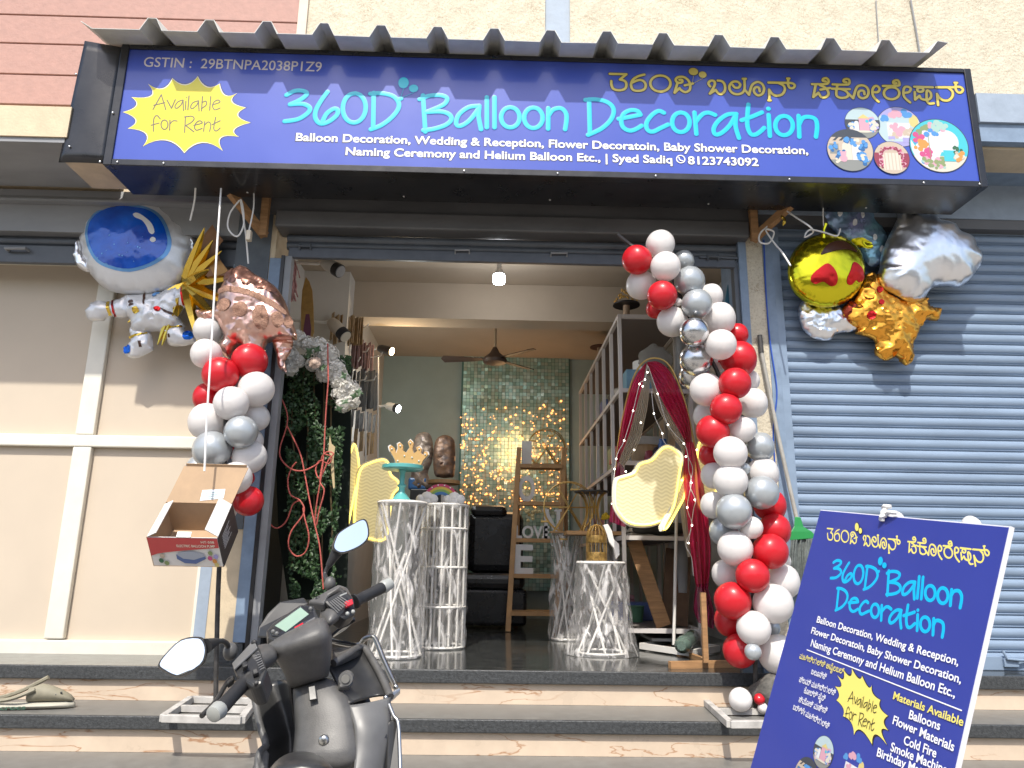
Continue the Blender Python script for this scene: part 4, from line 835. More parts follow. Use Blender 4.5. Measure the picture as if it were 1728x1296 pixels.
# ================================================================ pump box hanging on its ribbon
bx = thing("cardboard_box", "open red and white electric balloon pump box hanging from a ribbon", "box", P(302, 930, 3.95))
o0 = P(248, 906, 3.9); Wv = Vector((.345, .03, 0)); Dv = Vector((-.012, .20, .19)); Hv = Vector((.012, .10, -.145)); th = .004
m_kraft = mat("inner_kraft", (.42, .29, .18), .8, var=.08, scale=12); m_bred = mat("box_red_print", (.52, .06, .06), .4, coat=.2); m_bwht = mat("box_white_print", (.70, .68, .66), .4, coat=.2); m_bblk = mat("box_black_print", (.04, .035, .04), .4)
def panel(name, a, u, v, m, parent, t=.004):
    n = u.cross(v).normalized()*t; return MB().prism([a, a+u, a+u+v, a+v], n).build(name, m, parent)
fp = panel("front_panel", o0, Wv, Hv, m_bwht, bx); panel("back_panel", o0+Dv, Wv, Hv, m_kraft, bx); panel("base_panel", o0+Hv, Wv, Dv, m_kraft, bx)
panel("side_panel", o0, Dv, Hv, m_kraft, bx); spn = panel("side_panel", o0+Wv, Dv, Hv, m_bblk, bx, -.004)
lid = panel("lid", o0+Dv, Wv, Vector((.055, .05, .205)), m_kraft, bx); panel("lid_tuck", o0+Dv+Vector((.055, .05, .205))+Wv*.03, Wv*.94, Vector((.003, -.01, .015)), m_kraft, lid)
panel("side_flap", o0+Vector((0, -.002, .002)), Dv*.94, Vector((.05, -.02, .02)), m_bwht, bx); panel("side_flap", o0+Wv+Dv*.03, Dv*.94, Vector((-.06, -.03, .035)), m_bwht, bx)
panel("tab", o0+Wv*.42+Vector((0, -.004, 0)), Wv*.2, Vector((0, .012, .028)), m_bwht, bx)
nF = Wv.cross(Hv).normalized(); nF = nF if nF.y < 0 else -nF
FB = (o0, Wv.normalized(), -Hv.normalized(), nF); wl, hl = Wv.length, Hv.length
q = MB(); poly_on(q, [(0, 0), (0, -hl*.62)]+[(wl*t, -hl*(.62-.30*t**.6)) for t in (.1, .2, .35, .5, .7, 1)]+[(wl, 0)], FB, .0055); q.build("red_print", m_bred, fp)
q = MB(); text_on(q, "ELECTRIC BALLOON PUMP", FB, wl*.40, wl*.95, -hl*.30, hl*.085, .015, .0075); text_on(q, "HT-508", FB, wl*.76, wl*.95, -hl*.16, hl*.08, .01, .0075); q.build("box_lettering", m_lav, fp)
q = MB(); poly_on(q, [(wl*a, -hl*b) for a, b in ((.36,.58),(.45,.48),(.58,.46),(.76,.56),(.78,.70),(.62,.88),(.46,.86),(.36,.72))], FB, .0058); q.build("pump_picture", mat("pump_print_blue", (.10, .15, .32), .4), fp)
q = MB(); poly_on(q, [(wl*a, -hl*b) for a, b in ((.36,.55),(.46,.46),(.60,.44),(.76,.54),(.77,.62),(.60,.74),(.45,.70))], FB, .0066); q.build("pump_picture", mat("pump_print_white", (.36, .39, .46), .4), fp)
for a, b, cN in ((.16,.62,"sand"),(.13,.78,"green"),(.2,.86,"leaf"),(.86,.5,"leaf"),(.93,.62,"lilac"),(.84,.68,"rose"),(.9,.78,"orange"),(.92,.9,"yellow")):
    q = MB(); poly_on(q, EL((wl*a, -hl*b), .012, .014, 0, 10)[:-1], FB, .007); q.build("printed_balloon", PCOL[cN], fp)
FL = (o0+Dv, Wv.normalized(), Vector((.055, .05, .205)).normalized(), (lambda n: n if n.y < 0 else -n)(Wv.cross(Vector((.055, .05, .205))).normalized()))
q = MB(); poly_on(q, [(wl*.5, .012), (wl*.84, .03), (wl*.8, .085), (wl*.46, .075)], FL, .006); q.build("sticker", m_wprint, lid)
q = MB(); [poly_on(q, [(wl*.52, .02+.011*i), (wl*(.78-.06*(i % 2)), .032+.011*i), (wl*(.78-.06*(i % 2)), .035+.011*i), (wl*.52, .0232+.011*i)], FL, .0075) for i in range(4)]; q.build("sticker_print", mat("sticker_green_ink", (.2, .4, .38), .5), lid)
FS = (o0+Wv, Dv.normalized(), -Hv.normalized(), (lambda n: n if n.x > 0 else -n)(Dv.cross(Hv).normalized()))
q = MB(); [poly_on(q, [(.05, -.03-.012*i), (.05+.13*(1-.2*(i % 3)), -.03-.012*i), (.05+.13*(1-.2*(i % 3)), -.034-.012*i), (.05, -.034-.012*i)], FS, .006) for i in range(7)]; q.build("side_print", m_wprint, spn)

# ================================================================ clog on the step
cl = thing("clog_sandal", "khaki rubber clog with a heel strap lying on the lower step", "sandal", PZ(50, 1195, -.185))
c0 = PZ(52, 1196, -.185); m_clog = mat("khaki_rubber", (.24, .22, .16), .7, var=.12, scale=20); ax_ = Vector((.97, .22, 0)); ay_ = Vector((-.22, .97, 0))
def ring(t, w, h0, h1, n=14): return [c0+ax_*t+ay_*(w*math.cos(a))+Vector((0, 0, h0+(h1-h0)*(.5+.5*math.sin(a)))) for a in (2*math.pi*k_/n for k_ in range(n))]
MB().rings([ring(t, w, 0, h) for t, w, h in ((-.19, .01, .02), (-.18, .03, .032), (-.10, .042, .034), (0, .042, .034), (.10, .05, .036), (.17, .042, .036), (.205, .02, .03), (.21, .008, .02))]).build("sole", mat("pale_rubber_sole", (.42, .40, .33), .7), cl, smooth=True)
up_ = MB().rings([ring(t, w, .034, h) for t, w, h in ((-.02, .040, .105), (.04, .045, .125), (.09, .047, .112), (.14, .044, .09), (.18, .034, .066), (.20, .02, .046))]); uo = up_.build("upper", m_clog, cl, smooth=True)
MB().tube(spline([c0+ax_*.02-ay_*.045+Vector((0, 0, .1)), c0-ax_*.08-ay_*.05+Vector((0, 0, .06)), c0-ax_*.19+Vector((0, 0, .045)), c0-ax_*.08+ay_*.05+Vector((0, 0, .08)), c0+ax_*.05+ay_*.04+Vector((0, 0, .15))], 6), .011, 6).build("strap", m_clog, cl, smooth=True)
hl_ = MB()
for i, (t, s_) in enumerate(((.03, .2), (.07, .0), (.10, .35), (.12, -.1), (.06, .5), (.145, .2))): hl_.ell(c0+ax_*t-ay_*(.041*math.cos(s_*2))+Vector((0, 0, .075+.035*s_)), .006, .004, .006, 8, 6)
hl_.build("holes", m_black, cl)
q = MB(); text_on(q, "crocs", (c0-ay_*.046+Vector((0, 0, 0)), ax_, Vector((0, 0, 1)), -ay_), -.13, -.01, .006, .022, .02, .003); q.build("side_lettering", mat("green_ink", (.05, .12, .08), .6), cl)
# ================================================================ inside the shop
m_rod = mat("white_rod", (.72, .70, .66), .45); m_gwire = mat("gold_wire", (.55, .36, .12), .35, .8); m_pine = mat("pine_wood", (.42, .24, .10), .6, var=.2, scale=5, stretch=(1, 6, 1)); m_foam = mat("white_foam", (.70, .69, .67), .7)
m_leather = mat("black_leather", (.012, .012, .013), .28, var=.3, scale=6, bump=.3, bscale=8); m_rackm = mat("rack_white_metal", (.58, .55, .53), .5)
def film(name, fac=.22, bs=18):
    m = bpy.data.materials.new(name); m.use_nodes = True; t = m.node_tree; o = t.nodes["Material Output"]; b = t.nodes["Principled BSDF"]
    b.inputs["Base Color"].default_value = (.72, .70, .68, 1); b.inputs["Roughness"].default_value = .18
    tr = t.nodes.new("ShaderNodeBsdfTransparent"); mx = t.nodes.new("ShaderNodeMixShader"); tc = t.nodes.new("ShaderNodeTexCoord"); mp = t.nodes.new("ShaderNodeMapping"); mp.inputs["Scale"].default_value = (1, 1, .35)
    n = t.nodes.new("ShaderNodeTexNoise"); n.inputs["Scale"].default_value = bs; n.inputs["Detail"].default_value = 5; n.inputs["Distortion"].default_value = 1.2
    t.links.new(tc.outputs["Object"], mp.inputs[0]); t.links.new(mp.outputs[0], n.inputs["Vector"]); bp = t.nodes.new("ShaderNodeBump"); bp.inputs["Strength"].default_value = 1; bp.inputs["Distance"].default_value = .02
    t.links.new(n.outputs["Fac"], bp.inputs["Height"]); t.links.new(bp.outputs[0], b.inputs["Normal"])
    r = t.nodes.new("ShaderNodeMapRange"); r.inputs["From Min"].default_value = .5; r.inputs["From Max"].default_value = .72; r.inputs["To Min"].default_value = fac*.35; r.inputs["To Max"].default_value = fac*2.6
    t.links.new(n.outputs["Fac"], r.inputs[0]); t.links.new(r.outputs[0], mx.inputs[0]); t.links.new(tr.outputs[0], mx.inputs[1]); t.links.new(b.outputs[0], mx.inputs[2]); t.links.new(mx.outputs[0], o.inputs[0]); return m
m_film = film("clear_wrap_film", .36)
def tulle(name, col, op):
    m = bpy.data.materials.new(name); m.use_nodes = True; t = m.node_tree; o = t.nodes["Material Output"]; b = t.nodes["Principled BSDF"]; b.inputs["Base Color"].default_value = (*col, 1); b.inputs["Roughness"].default_value = .6
    tl = t.nodes.new("ShaderNodeBsdfTranslucent"); tl.inputs[0].default_value = (*col, 1); m1 = t.nodes.new("ShaderNodeMixShader"); m1.inputs[0].default_value = .35; t.links.new(b.outputs[0], m1.inputs[1]); t.links.new(tl.outputs[0], m1.inputs[2])
    tr = t.nodes.new("ShaderNodeBsdfTransparent"); m2 = t.nodes.new("ShaderNodeMixShader"); m2.inputs[0].default_value = op; t.links.new(tr.outputs[0], m2.inputs[1]); t.links.new(m1.outputs[0], m2.inputs[2]); t.links.new(m2.outputs[0], o.inputs[0]); return m
def lamp(name, loc, power, col, r=.04, parent=None):
    l = bpy.data.lights.new(name, 'POINT'); l.energy = power; l.color = col; l.shadow_soft_size = r
    o = bpy.data.objects.new(name, l); sc.collection.objects.link(o)
    if parent: o.parent = parent; o.location = Vector(loc)-parent.location
    else: o.location = loc
    return o
m_bulb = mat("lit_bulb", (.9, .95, 1), .4, emit=(.85, .95, 1), estr=14); m_warm = mat("lit_warm_lamp", (1, .85, .6), .4, emit=(1, .72, .35), estr=9)

# ---- pedestals
def pedestal(lab, pxc, pyb, pyt, rpx, cross, wrap, flare=1.0):
    b = PZ(pxc, pyb, 0); Yp = b.y; ht = P(pxc, pyt, Yp).z; r = rpx*(Yp*.97+.2)/F; b.z = 0
    t = thing("pedestal_stand", lab, "stand", b, "rod pedestal stands in the shop")
    def ringy(z, nm): MB().tube([b+Vector((r*math.cos(a), r*math.sin(a), z)) for a in (2*math.pi*k_/28 for k_ in range(28))], .011, 6, closed=True).build(nm, m_rod, t, smooth=True)
    ringy(.012, "base_ring"); ringy(ht-.012, "top_ring")
    MB().cyl(b+Vector((0, 0, ht-.02)), b+Vector((0, 0, ht)), r*1.02, 28).build("top_plate", m_rod, t)
    n_ = 8 if cross else 16
    for k_ in range(n_):
        a = 2*math.pi*k_/n_; a2 = a+(2.4 if k_ % 2 else -2.4)*(1 if cross else 0)
        MB().cyl(b+Vector((r*math.cos(a), r*math.sin(a), .012)), b+Vector((r*math.cos(a2), r*math.sin(a2), ht-.015)), .0085, 6).build("rod", m_rod, t, smooth=True)
    if not cross:
        for f in (.28, .55, .82): ringy(ht*f, "hoop")
    rr = random.Random(int(pxc)); nz = 22; na = 40; rs = []
    for i in range(nz+1):
        z = ht*(.0+i/nz*(1.0)); fl = 1.05+(flare-1)*(1-i/nz)**1.6
        rs.append([b+Vector(((r*fl+.02*noise.noise(Vector((math.cos(a)*3, math.sin(a)*3+pxc, z*9)))+.012*abs(noise.noise(Vector((a*5, z*3, pxc)))))*math.cos(a), (r*fl+.02*noise.noise(Vector((a*2, z*7, pxc))))*math.sin(a), max(.004, z))) for a in (2*math.pi*k_/na for k_ in range(na))])
    MB().rings(rs, cap=False).build("plastic_wrap", m_film, t, smooth=True)
    return t, b+Vector((0, 0, ht)), Yp
p1, top1, Y1 = pedestal("left crossed-rod pedestal wrapped in clear film under the teal cake stand", 667, 1108, 846, 39, True, True, 1.12)
p2, top2, Y2 = pedestal("upright-rod pedestal wrapped in film under the rainbow ornament", 743, 1093, 851, 37, False, True)
p3, top3, Y3 = pedestal("right crossed-rod pedestal in loose film holding the gold birdcage", 1016, 1104, 947, 38, True, True, 1.5)
p4, top4, Y4 = pedestal("film wrapped pedestal standing behind the birdcage pedestal, beside the ladder shelf", 957, 1080, 899, 24, True, True, 1.15)
p5, top5, Y5 = pedestal("brownish wrapped pedestal between the birdcage and the white rack", 1030, 1072, 897, 24, True, True, 1.1)
# ---- cake stand, crown, rainbow
cs = thing("cake_stand", "teal cake stand on the left wrapped pedestal", "cake stand", P(677, 843, Y1))
q = P(677, 843, Y1); q.z = top1.z+.001; s1 = Y1/F
zt_ = P(681, 786, Y1).z-q.z
MB().lathe([(15*s1, 0), (16*s1, .01), (10*s1, .04), (6*s1, .06), (5*s1, .09), (8*s1, .105), (5*s1, .12), (4.5*s1, zt_-.05), (7*s1, zt_-.035), (6*s1, zt_-.03)], q, 20).build("stem", mat("teal_glaze", (.10, .38, .37), .3), cs, smooth=True)
MB().lathe([(6*s1, zt_-.03), (33*s1, zt_-.028), (35*s1, zt_-.022), (35*s1, zt_), (33*s1, zt_+.003), (.001, zt_-.002)], q, 32).build("plate", MATS["teal_glaze"], cs, smooth=True)
C3 = lambda L: [(440+x/3.503, 640+y/3.503) for x, y in L]
cr_ = thing("crown_prop", "gold marquee crown prop on the teal cake stand", "crown", P(690, 783, Y1))
crown = C3([(800,498),(795,470),(765,415),(758,392),(772,380),(790,395),(800,430),(812,400),(808,375),(825,365),(840,380),(838,410),(860,425),(880,395),(870,365),(885,348),(902,365),(895,400),(905,430),(925,415),(918,395),(938,385),(952,402),(945,425),(960,440),(968,418),(985,420),(990,436),(960,470),(945,502)])
dz_ = q.z+zt_-P(690, 640+500/3.503, Y1).z
MB().prism([P(*p, Y1)+Vector((0, 0, dz_+.004)) for p in crown], (0, .045, 0)).build("body", mat("gold_card", (.55, .33, .12), .45, .2), cr_)
cx_, cy_ = 875, 440
MB().prism([P(*p, Y1+.03)+Vector((0, 0, dz_+.004)) for p in C3([(cx_+(x-cx_)*1.06, cy_+(y-cy_)*1.05 if y < 490 else y) for x, y in [((a-440)*3.503, (b-640)*3.503) for a, b in crown]])], (0, .04, 0)).build("backing", m_foam, cr_)
for x, y in ((775,400),(825,382),(885,365),(937,400),(972,432),(810,470),(850,440),(895,450),(935,470),(850,490),(905,490)): MB().ell(P(*C3([(x, y)])[0], Y1-.004)+Vector((0, 0, dz_)), .006, .006, .006, 8, 6).build("bulb", m_foam, cr_)
rb = thing("rainbow_prop", "small rainbow ornament with two white clouds on the upright-rod pedestal", "rainbow", P(744, 845, Y2))
rc = P(744, 838, Y2); rc.z = top2.z+.004; s2 = Y2/F*1.03
for i, (r0, r1, cN) in enumerate(((30, 25.5, (.50, .05, .13)), (25.4, 21.5, (.55, .42, .06)), (21.4, 17.5, (.20, .35, .08)), (17.4, 13, (.05, .16, .36)))):
    arc = [rc+Vector((r0*s2*math.cos(a), 0, r0*s2*math.sin(a)+.01)) for a in (math.pi*k_/20 for k_ in range(21))]+[rc+Vector((r1*s2*math.cos(a), 0, r1*s2*math.sin(a)+.01)) for a in (math.pi*k_/20 for k_ in range(20, -1, -1))]
    MB().prism(arc, (0, .04, 0)).build("band", mat(f"rainbow_band_{i}", cN, .5), rb)
for sx in (-1, 1):
    cm = MB()
    for dx, dzz, r_ in ((-10, 7, 8), (0, 10, 10), (9, 7, 9), (0, 4, 9)): cm.ell(rc+Vector(((sx*22+dx)*s2, -.012, dzz*s2)), r_*s2, .03, r_*s2*.9, 14, 10)
    cm.build("cloud", m_foam, rb, smooth=True)
bl = MB()
for k_ in range(7): a = math.pi*(k_+.7)/8.4; bl.ell(rc+Vector((28*s2*math.cos(a), -.003, 28*s2*math.sin(a)+.01)), .006)
bl.build("bulbs", m_foam, rb)
wd = P(745, 809, Y2+.5); tag(MB().cyl(wd+Vector((0, .3, -.008)), wd+Vector((0, .3, .02)), 30*s2, 24).build("wooden_disc", m_pine), "round wooden disc behind the rainbow ornament", "disc")
tag(MB().cyl(wd+Vector((0, .3, -.75)), wd+Vector((0, .3, -.009)), .02, 10).build("disc_stand", m_rod), "thin stand under the round wooden disc", "stand")
# ---- lit butterfly wings
m_wing = mat("mesh_wing_panel", (.52, .48, .33), .6, var=.06, scale=30, emit=(1, .78, .30), estr=.26); m_edge = mat("led_edge", (1, .9, .5), .5, emit=(1, .72, .10), estr=1.7); m_rim = mat("wing_white_rim", (.7, .66, .55), .5)
t = m_wing.node_tree; wv = t.nodes.new("ShaderNodeTexWave"); wv.wave_profile = 'SIN'; wv.bands_direction = 'Z'; wv.inputs["Scale"].default_value = 12; wv.inputs["Distortion"].default_value = 0
tc = t.nodes.new("ShaderNodeTexCoord"); sx_ = t.nodes.new("ShaderNodeSeparateXYZ"); t.links.new(tc.outputs["Object"], sx_.inputs[0]); mm = t.nodes.new("ShaderNodeMath"); mm.operation = 'MULTIPLY'; mm.inputs[1].default_value = 90; t.links.new(sx_.outputs[0], mm.inputs[0]); ms = t.nodes.new("ShaderNodeMath"); ms.operation = 'SINE'; t.links.new(mm.outputs[0], ms.inputs[0]); m3 = t.nodes.new("ShaderNodeMath"); m3.operation = 'MULTIPLY_ADD'; m3.inputs[1].default_value = .008; t.links.new(ms.outputs[0], m3.inputs[0]); t.links.new(sx_.outputs[2], m3.inputs[2]); cxz = t.nodes.new("ShaderNodeCombineXYZ"); t.links.new(m3.outputs[0], cxz.inputs[2]); t.links.new(cxz.outputs[0], wv.inputs["Vector"])
mxw = t.nodes.new("ShaderNodeMix"); mxw.data_type = 'RGBA'; mxw.inputs["A"].default_value = (.43, .39, .26, 1); mxw.inputs["B"].default_value = (.62, .58, .42, 1); t.links.new(wv.outputs["Fac"], mxw.inputs["Factor"]); t.links.new(mxw.outputs["Result"], t.nodes["Principled BSDF"].inputs["Base Color"])
def wing(lab, poly, fn, th=.03, wl=True):
    pts = [fn(x, y) for x, y in poly]; pts = spline(pts, 3, True); c = sum(pts, Vector())/len(pts)
    t = thing("lit_wing", lab, "wing sign", c, "lit butterfly wing panels")
    n = (pts[5]-c).cross(pts[len(pts)//2]-c).normalized(); n = n if n.y > 0 else -n
    MB().prism([c+(p-c)*.97 for p in pts], n*th).build("mesh_panel", m_wing, t)
    MB().tube([c+(p-c)*.965-n*.004 for p in pts], .008, 6, closed=True).build("led_strip", m_edge, t, smooth=True)
    MB().tube([c+(p-c)*1.0+n*.012 for p in pts], .012, 6, closed=True).build("rim", m_rim, t, smooth=True); return t
fl_ = lambda x, y: P(x, y, 5.75+(x-600)*.0012)
wing("narrow lit wing panel standing nearly edge-on at the far left", C3([(550,375),(570,430),(582,540),(565,620),(548,700),(515,860),(495,865),(475,780),(468,640),(470,540),(495,520),(500,455),(525,435)]), lambda x, y: P(x, y, 5.55+(x-590)*.012))
wing("broad lit wing panel behind the left wrapped pedestal", C3([(585,530),(640,490),(720,468),(755,490),(770,560),(815,600),(820,640),(780,690),(765,800),(740,950),(640,950),(570,900),(548,840),(562,650)]), lambda x, y: P(x, y, 5.7+(x-620)*.002))
WR = [(1038,812),(1049,805),(1069,798),(1079,782),(1100,775),(1116,757),(1130,752),(1148,764),(1152,775),(1148,800),(1140,850),(1128,872),(1106,885),(1080,888),(1057,882),(1040,862),(1036,845)]
wing("large lit wavy-edged wing panel in front of the red curtain", WR, lambda x, y: P(x, y, 5.12+(x-1090)*.0006))
wing("thin lit wing panel seen edge-on just right of the large wavy one", [(1158,800),(1155,835),(1140,865),(1124,892),(1118,890),(1136,855),(1146,820)], lambda x, y: P(x, y, 5.2+(x-1140)*.012))
wing("lit wing panel half hidden behind the red curtain's tail", [(1182,740),(1205,770),(1212,810),(1205,840),(1190,862),(1178,850),(1174,790)], lambda x, y: P(x, y, 5.6))
for lab, a, b, w_ in (("white pole holding the right lit wing panels", (1137,1088), (1142,850), .012), ("thin dark pole beside the white wing pole", (1127,1070), (1119,888), .006)):
    Yq = PZ(*a, .05).y; tag(MB().cyl(P(*a, Yq), P(*b, Yq), w_, 8).build("wing_pole", m_rod if w_ > .01 else m_hood, smooth=True), lab, "pole")
wb = thing("base_frame", "white flat base frame under the right wing poles", "frame", PZ(1145, 1092, 0))
qf = [PZ(x, y, .03) for x, y in ((1082,1090),(1165,1102),(1212,1094),(1130,1082))]
for i in range(4): MB().bar(qf[i], qf[(i+1) % 4], .03, .04).build("rail", m_rod, wb)
MB().box(PZ(1100, 1082, .055), PZ(1150, 1073, .055)+Vector((0, 0, .02))).build("board", m_rod, wb)
bt = thing("plastic_bottle", "clear green plastic bottle lying on the white base frame", "bottle", PZ(1160, 1085, .1)); a = PZ(1150, 1090, .09); b_ = PZ(1172, 1072, .1); dd = (b_-a)
MB().tube([a, a+dd*.05, a+dd*.2, a+dd*.5, a+dd*.8, a+dd*.95, b_], [.03, .052, .055, .05, .055, .03, .015], 14).build("body", mat("green_pet", (.35, .5, .42), .15, trans=.7), bt, smooth=True)
MB().tube([b_, b_+dd.normalized()*.025], .016, 10).build("cap", mat("green_cap", (.03, .2, .1), .4), bt)
fs = thing("wooden_foot_stand", "brown wooden foot and post of the curtain stand by the right doorway", "stand", PZ(1190, 1120, 0))
w0 = PZ(1130, 1122, .02); w1 = PZ(1245, 1120, .02)
MB().bar(w0, w1, .04, .04).build("foot", m_wood, fs); MB().bar(PZ(1145, 1098, .015), PZ(1192, 1116, .015), .03, .03).build("foot", m_wood, fs); mdl = PZ(1191, 1118, .04); MB().bar(mdl, P(1186, 1000, mdl.y), .03, .03).build("post", m_wood, fs)
# ---- red and cream curtain arch
m_red = tulle("red_tulle", (.72, .02, .12), .9); m_crm = tulle("cream_tulle", (.72, .66, .56), .8); m_mag = tulle("magenta_tulle", (.40, .015, .10), .75)
cu = thing("curtain_arch", "red and cream tulle curtain arch strung with fairy lights", "curtain", PZ(1120, 1090, 0))
CYu = 5.35
def drape(name, A, Bq, m, Yo, folds, amp):
    A = spline([Vector((x, y, 0)) for x, y in A], 6); Bq = spline([Vector((x, y, 0)) for x, y in Bq], 6)
    g = lambda L, v: L[min(len(L)-1, int(v*(len(L)-1)))].lerp(L[min(len(L)-1, int(v*(len(L)-1))+1)], v*(len(L)-1)-int(v*(len(L)-1)))
    def f(u, v):
        p = g(A, v).lerp(g(Bq, v), u); return P(p.x, p.y, CYu+Yo+amp*math.sin(u*folds*6.28+2*noise.noise(Vector((u*3, v*3, Yo*9))))*(.3+.7*v if True else 1))
    return MB().grid(f, folds*8, 24).build(name, m, cu, smooth=True, fixn=False)
RO, RI = [(1090,612),(1070,640),(1055,690),(1045,740),(1040,778)], [(1091,614),(1084,650),(1073,690),(1061,735),(1044,778)]
drape("red_drape", RO, RI, m_red, 0, 4, .02); drape("cream_drape", RI, [(1097,625),(1095,670),(1088,710),(1077,750),(1052,788)], m_crm, .02, 6, .025)
SO, SI = [(1092,611),(1112,611),(1133,630),(1152,670),(1164,710),(1168,748)], [(1092,615),(1105,650),(1125,690),(1145,725),(1158,748)]
drape("red_drape", SO, SI, m_red, 0, 5, .025); drape("cream_drape", SI, [(1094,632),(1110,685),(1130,728),(1150,758),(1156,768)], m_crm, .02, 4, .02)
drape("red_drape", [(1158,746),(1153,800),(1157,850),(1162,900),(1168,950),(1175,990)], [(1170,746),(1184,800),(1192,850),(1198,900),(1200,940),(1195,995)], m_red, -.03, 4, .035)
drape("cream_drape", [(1150,760),(1145,820),(1150,880),(1160,940)], [(1163,752),(1168,820),(1175,880),(1178,940)], m_crm, .02, 3, .03)
drape("red_drape", [(1042,778),(1034,820),(1028,880)], [(1052,786),(1058,830),(1056,890)], m_mag, .03, 3, .03)
drape("gathered_tail", [(1176,985),(1172,1005),(1171,1030),(1178,1050)], [(1193,985),(1200,1010),(1207,1040),(1204,1062)], m_mag, -.05, 4, .04)
MB().tube(spline([P(x, y, CYu+.05) for x, y in ((1036,880),(1038,800),(1048,720),(1068,640),(1092,607),(1125,612),(1150,660),(1168,730),(1178,800),(1186,900),(1190,1010))], 5), .007, 6).build("arch_frame", m_gwire, cu, smooth=True)
C4 = lambda x, y: (1000+x/4.32, 560+y/4.32)
fb_ = thing("fairy_lights", "string of tiny white fairy lights draped over the curtain arch", "fairy lights", P(1100, 700, CYu-.05))
BL = [(400,295),(382,348),(343,380),(365,397),(475,452),(295,575),(352,662),(230,793),(303,861),(172,926),(242,1018),(160,1000),(447,595),(550,678),(508,740),(665,815),(680,910),(720,1100),(745,1225),(760,860),(142,1253),(725,1410),(690,1280),(700,1540)]
for x, y in BL: MB().ell(P(*C4(x, y), CYu-.055), .0065, n=8, m=6).build("bulb", mat("fairy_bulb", (1, .95, .85), .4, emit=(1, .9, .75), estr=5), fb_, smooth=True)
for L in ([(400,240),(382,348),(343,380),(295,575),(230,793),(172,926),(142,1253)], [(405,250),(475,452),(550,678),(665,815),(695,900),(700,1000),(720,1100),(690,1280),(725,1410),(680,1550),(720,1640),(735,1780)], [(430,430),(447,595),(480,680),(508,740),(515,790),(545,830)], [(690,900),(730,1000),(710,1120),(750,1225),(735,1300),(700,1540)]):
    MB().tube(spline([P(*C4(x, y), CYu-.05) for x, y in L], 6), .0025, 5).build("wire", m_rib, fb_)
# ---- white metal rack along the right
RXi, RXo, RY0, RY1 = .97, 1.52, 5.62, 8.4
rk_ = thing("storage_rack", "long white metal storage rack running back along the right wall", "rack", (1.02, 7, 0)); RZT = P(1052, 531, RY0).z
for yy in (RY0, 6.05, 6.5, 6.95, 7.4, 7.85, 8.35):
    for xx in (RXi, RXo): MB().box((xx-.014, yy-.014, 0), (xx+.014, yy+.014, RZT)).build("post", m_rackm, rk_)
levels = [RZT-.012, 1.93, 1.36, .80, .14]
for z in levels:
    for xx in (RXi, RXo): MB().box((xx-.0135, RY0+.015, z-.02), (xx+.0135, RY1, z+.012)).build("rail", m_rackm, rk_)
    MB().box((RXi+.015, RY0-.013, z-.02), (RXo-.015, RY0+.013, z+.012)).build("cross_rail", m_rackm, rk_); MB().box((RXi+.015, RY0+.02, z-.010), (RXo-.015, RY1, z+.006)).build("shelf", mat("rack_shelf", (.16, .14, .13), .7), rk_)
items = random.Random(21); ICOL = [(.42,.10,.10),(.10,.14,.35),(.45,.34,.12),(.42,.40,.36),(.08,.20,.12),(.28,.14,.30),(.30,.22,.14),(.05,.05,.06),(.45,.22,.25),(.15,.3,.4)]
CNAME = ["red", "blue", "yellow", "grey", "green", "purple", "brown", "black", "pink", "pale blue"]; PLACE = ["on the rack's lowest shelf", "on the rack's second lowest shelf", "on the rack's middle shelf", "on the rack's second highest shelf"]
for li, z in enumerate((.14, .80, 1.36, 1.93)):
    y = RY0+.06; i = 0
    while y < RY1-.25:
        w = items.uniform(.16, .3); h_ = items.uniform(.1, .32); ci = (li*3+i*7) % 10; x0 = RXi+items.uniform(.03, .12); dp = items.uniform(.2, .34)
        if not (li == 0 and y < 6.0):
            kind = (i+li) % 3; nm = ("goods_box", "folded_cloth", "storage_tub")[kind]; mb = MB()
            if kind == 0: mb.box((x0, y, z+.007), (x0+dp, y+w, z+h_))
            elif kind == 1:
                for k_ in range(5): o_ = items.uniform(-.012, .012); mb.box((x0+o_, y+o_, z+.007+k_*h_/6), (x0+dp+o_, y+w+o_, z+.004+(k_+1)*h_/6))
            else: mb.lathe([(w*.32, .007), (w*.42, h_*.7), (w*.46, h_*.72), (w*.44, h_*.74), (w*.4, h_*.74), (w*.3, .02)], Vector((x0+.12, y+w/2, z)), 20)
            o_ = mb.build(nm, mat("goods_"+CNAME[ci].replace(" ", "_"), ICOL[ci], .55, var=.15, scale=14), bevel=.006)
            tag(o_, f"{CNAME[ci]} {('box','cloth stack','round tub')[kind]}, {ORD[i]} from the doorway {PLACE[li]}", ("box", "cloth", "tub")[kind], "goods stored on the white rack")
        y += w+items.uniform(.02, .09); i += 1
for lab, px, py, rx_, Yd, m in (("black round cake board on top of the rack's front corner", 1057, 516, 24, 5.75, m_black), ("brown round board on top of the rack towards the back", 1012, 587, 17, 7.6, m_brd if False else mat("brown_board", (.10, .05, .04), .6))):
    c = P(px, py, Yd); c.z = max(c.z, RZT+.07); r_ = rx_*Yd/F
    o_ = thing("round_board_stand", lab, "cake board", c-Vector((0, 0, .06))); MB().cyl(c, c+Vector((0, 0, .012)), r_, 28).build("board", m, o_); MB().cyl(c-Vector((0, 0, c.z-RZT-.001)), c, .028, 12).build("foot", mat("tan_wood_knob", (.42, .3, .2), .6), o_, smooth=True)
    if Yd < 6:
        tr_ = MB()
        for k_ in range(90): a = items.random()*6.28; f = items.random(); tr_.ell(c+Vector((.105*(1-.75*f)*math.cos(a), .105*(1-.75*f)*math.sin(a), .02+f*.13)), .009, n=6, m=4)
        tag(tr_.build("gold_bead_cone", m_gwire), "small cone of gold beads on the black round board", "ornament")
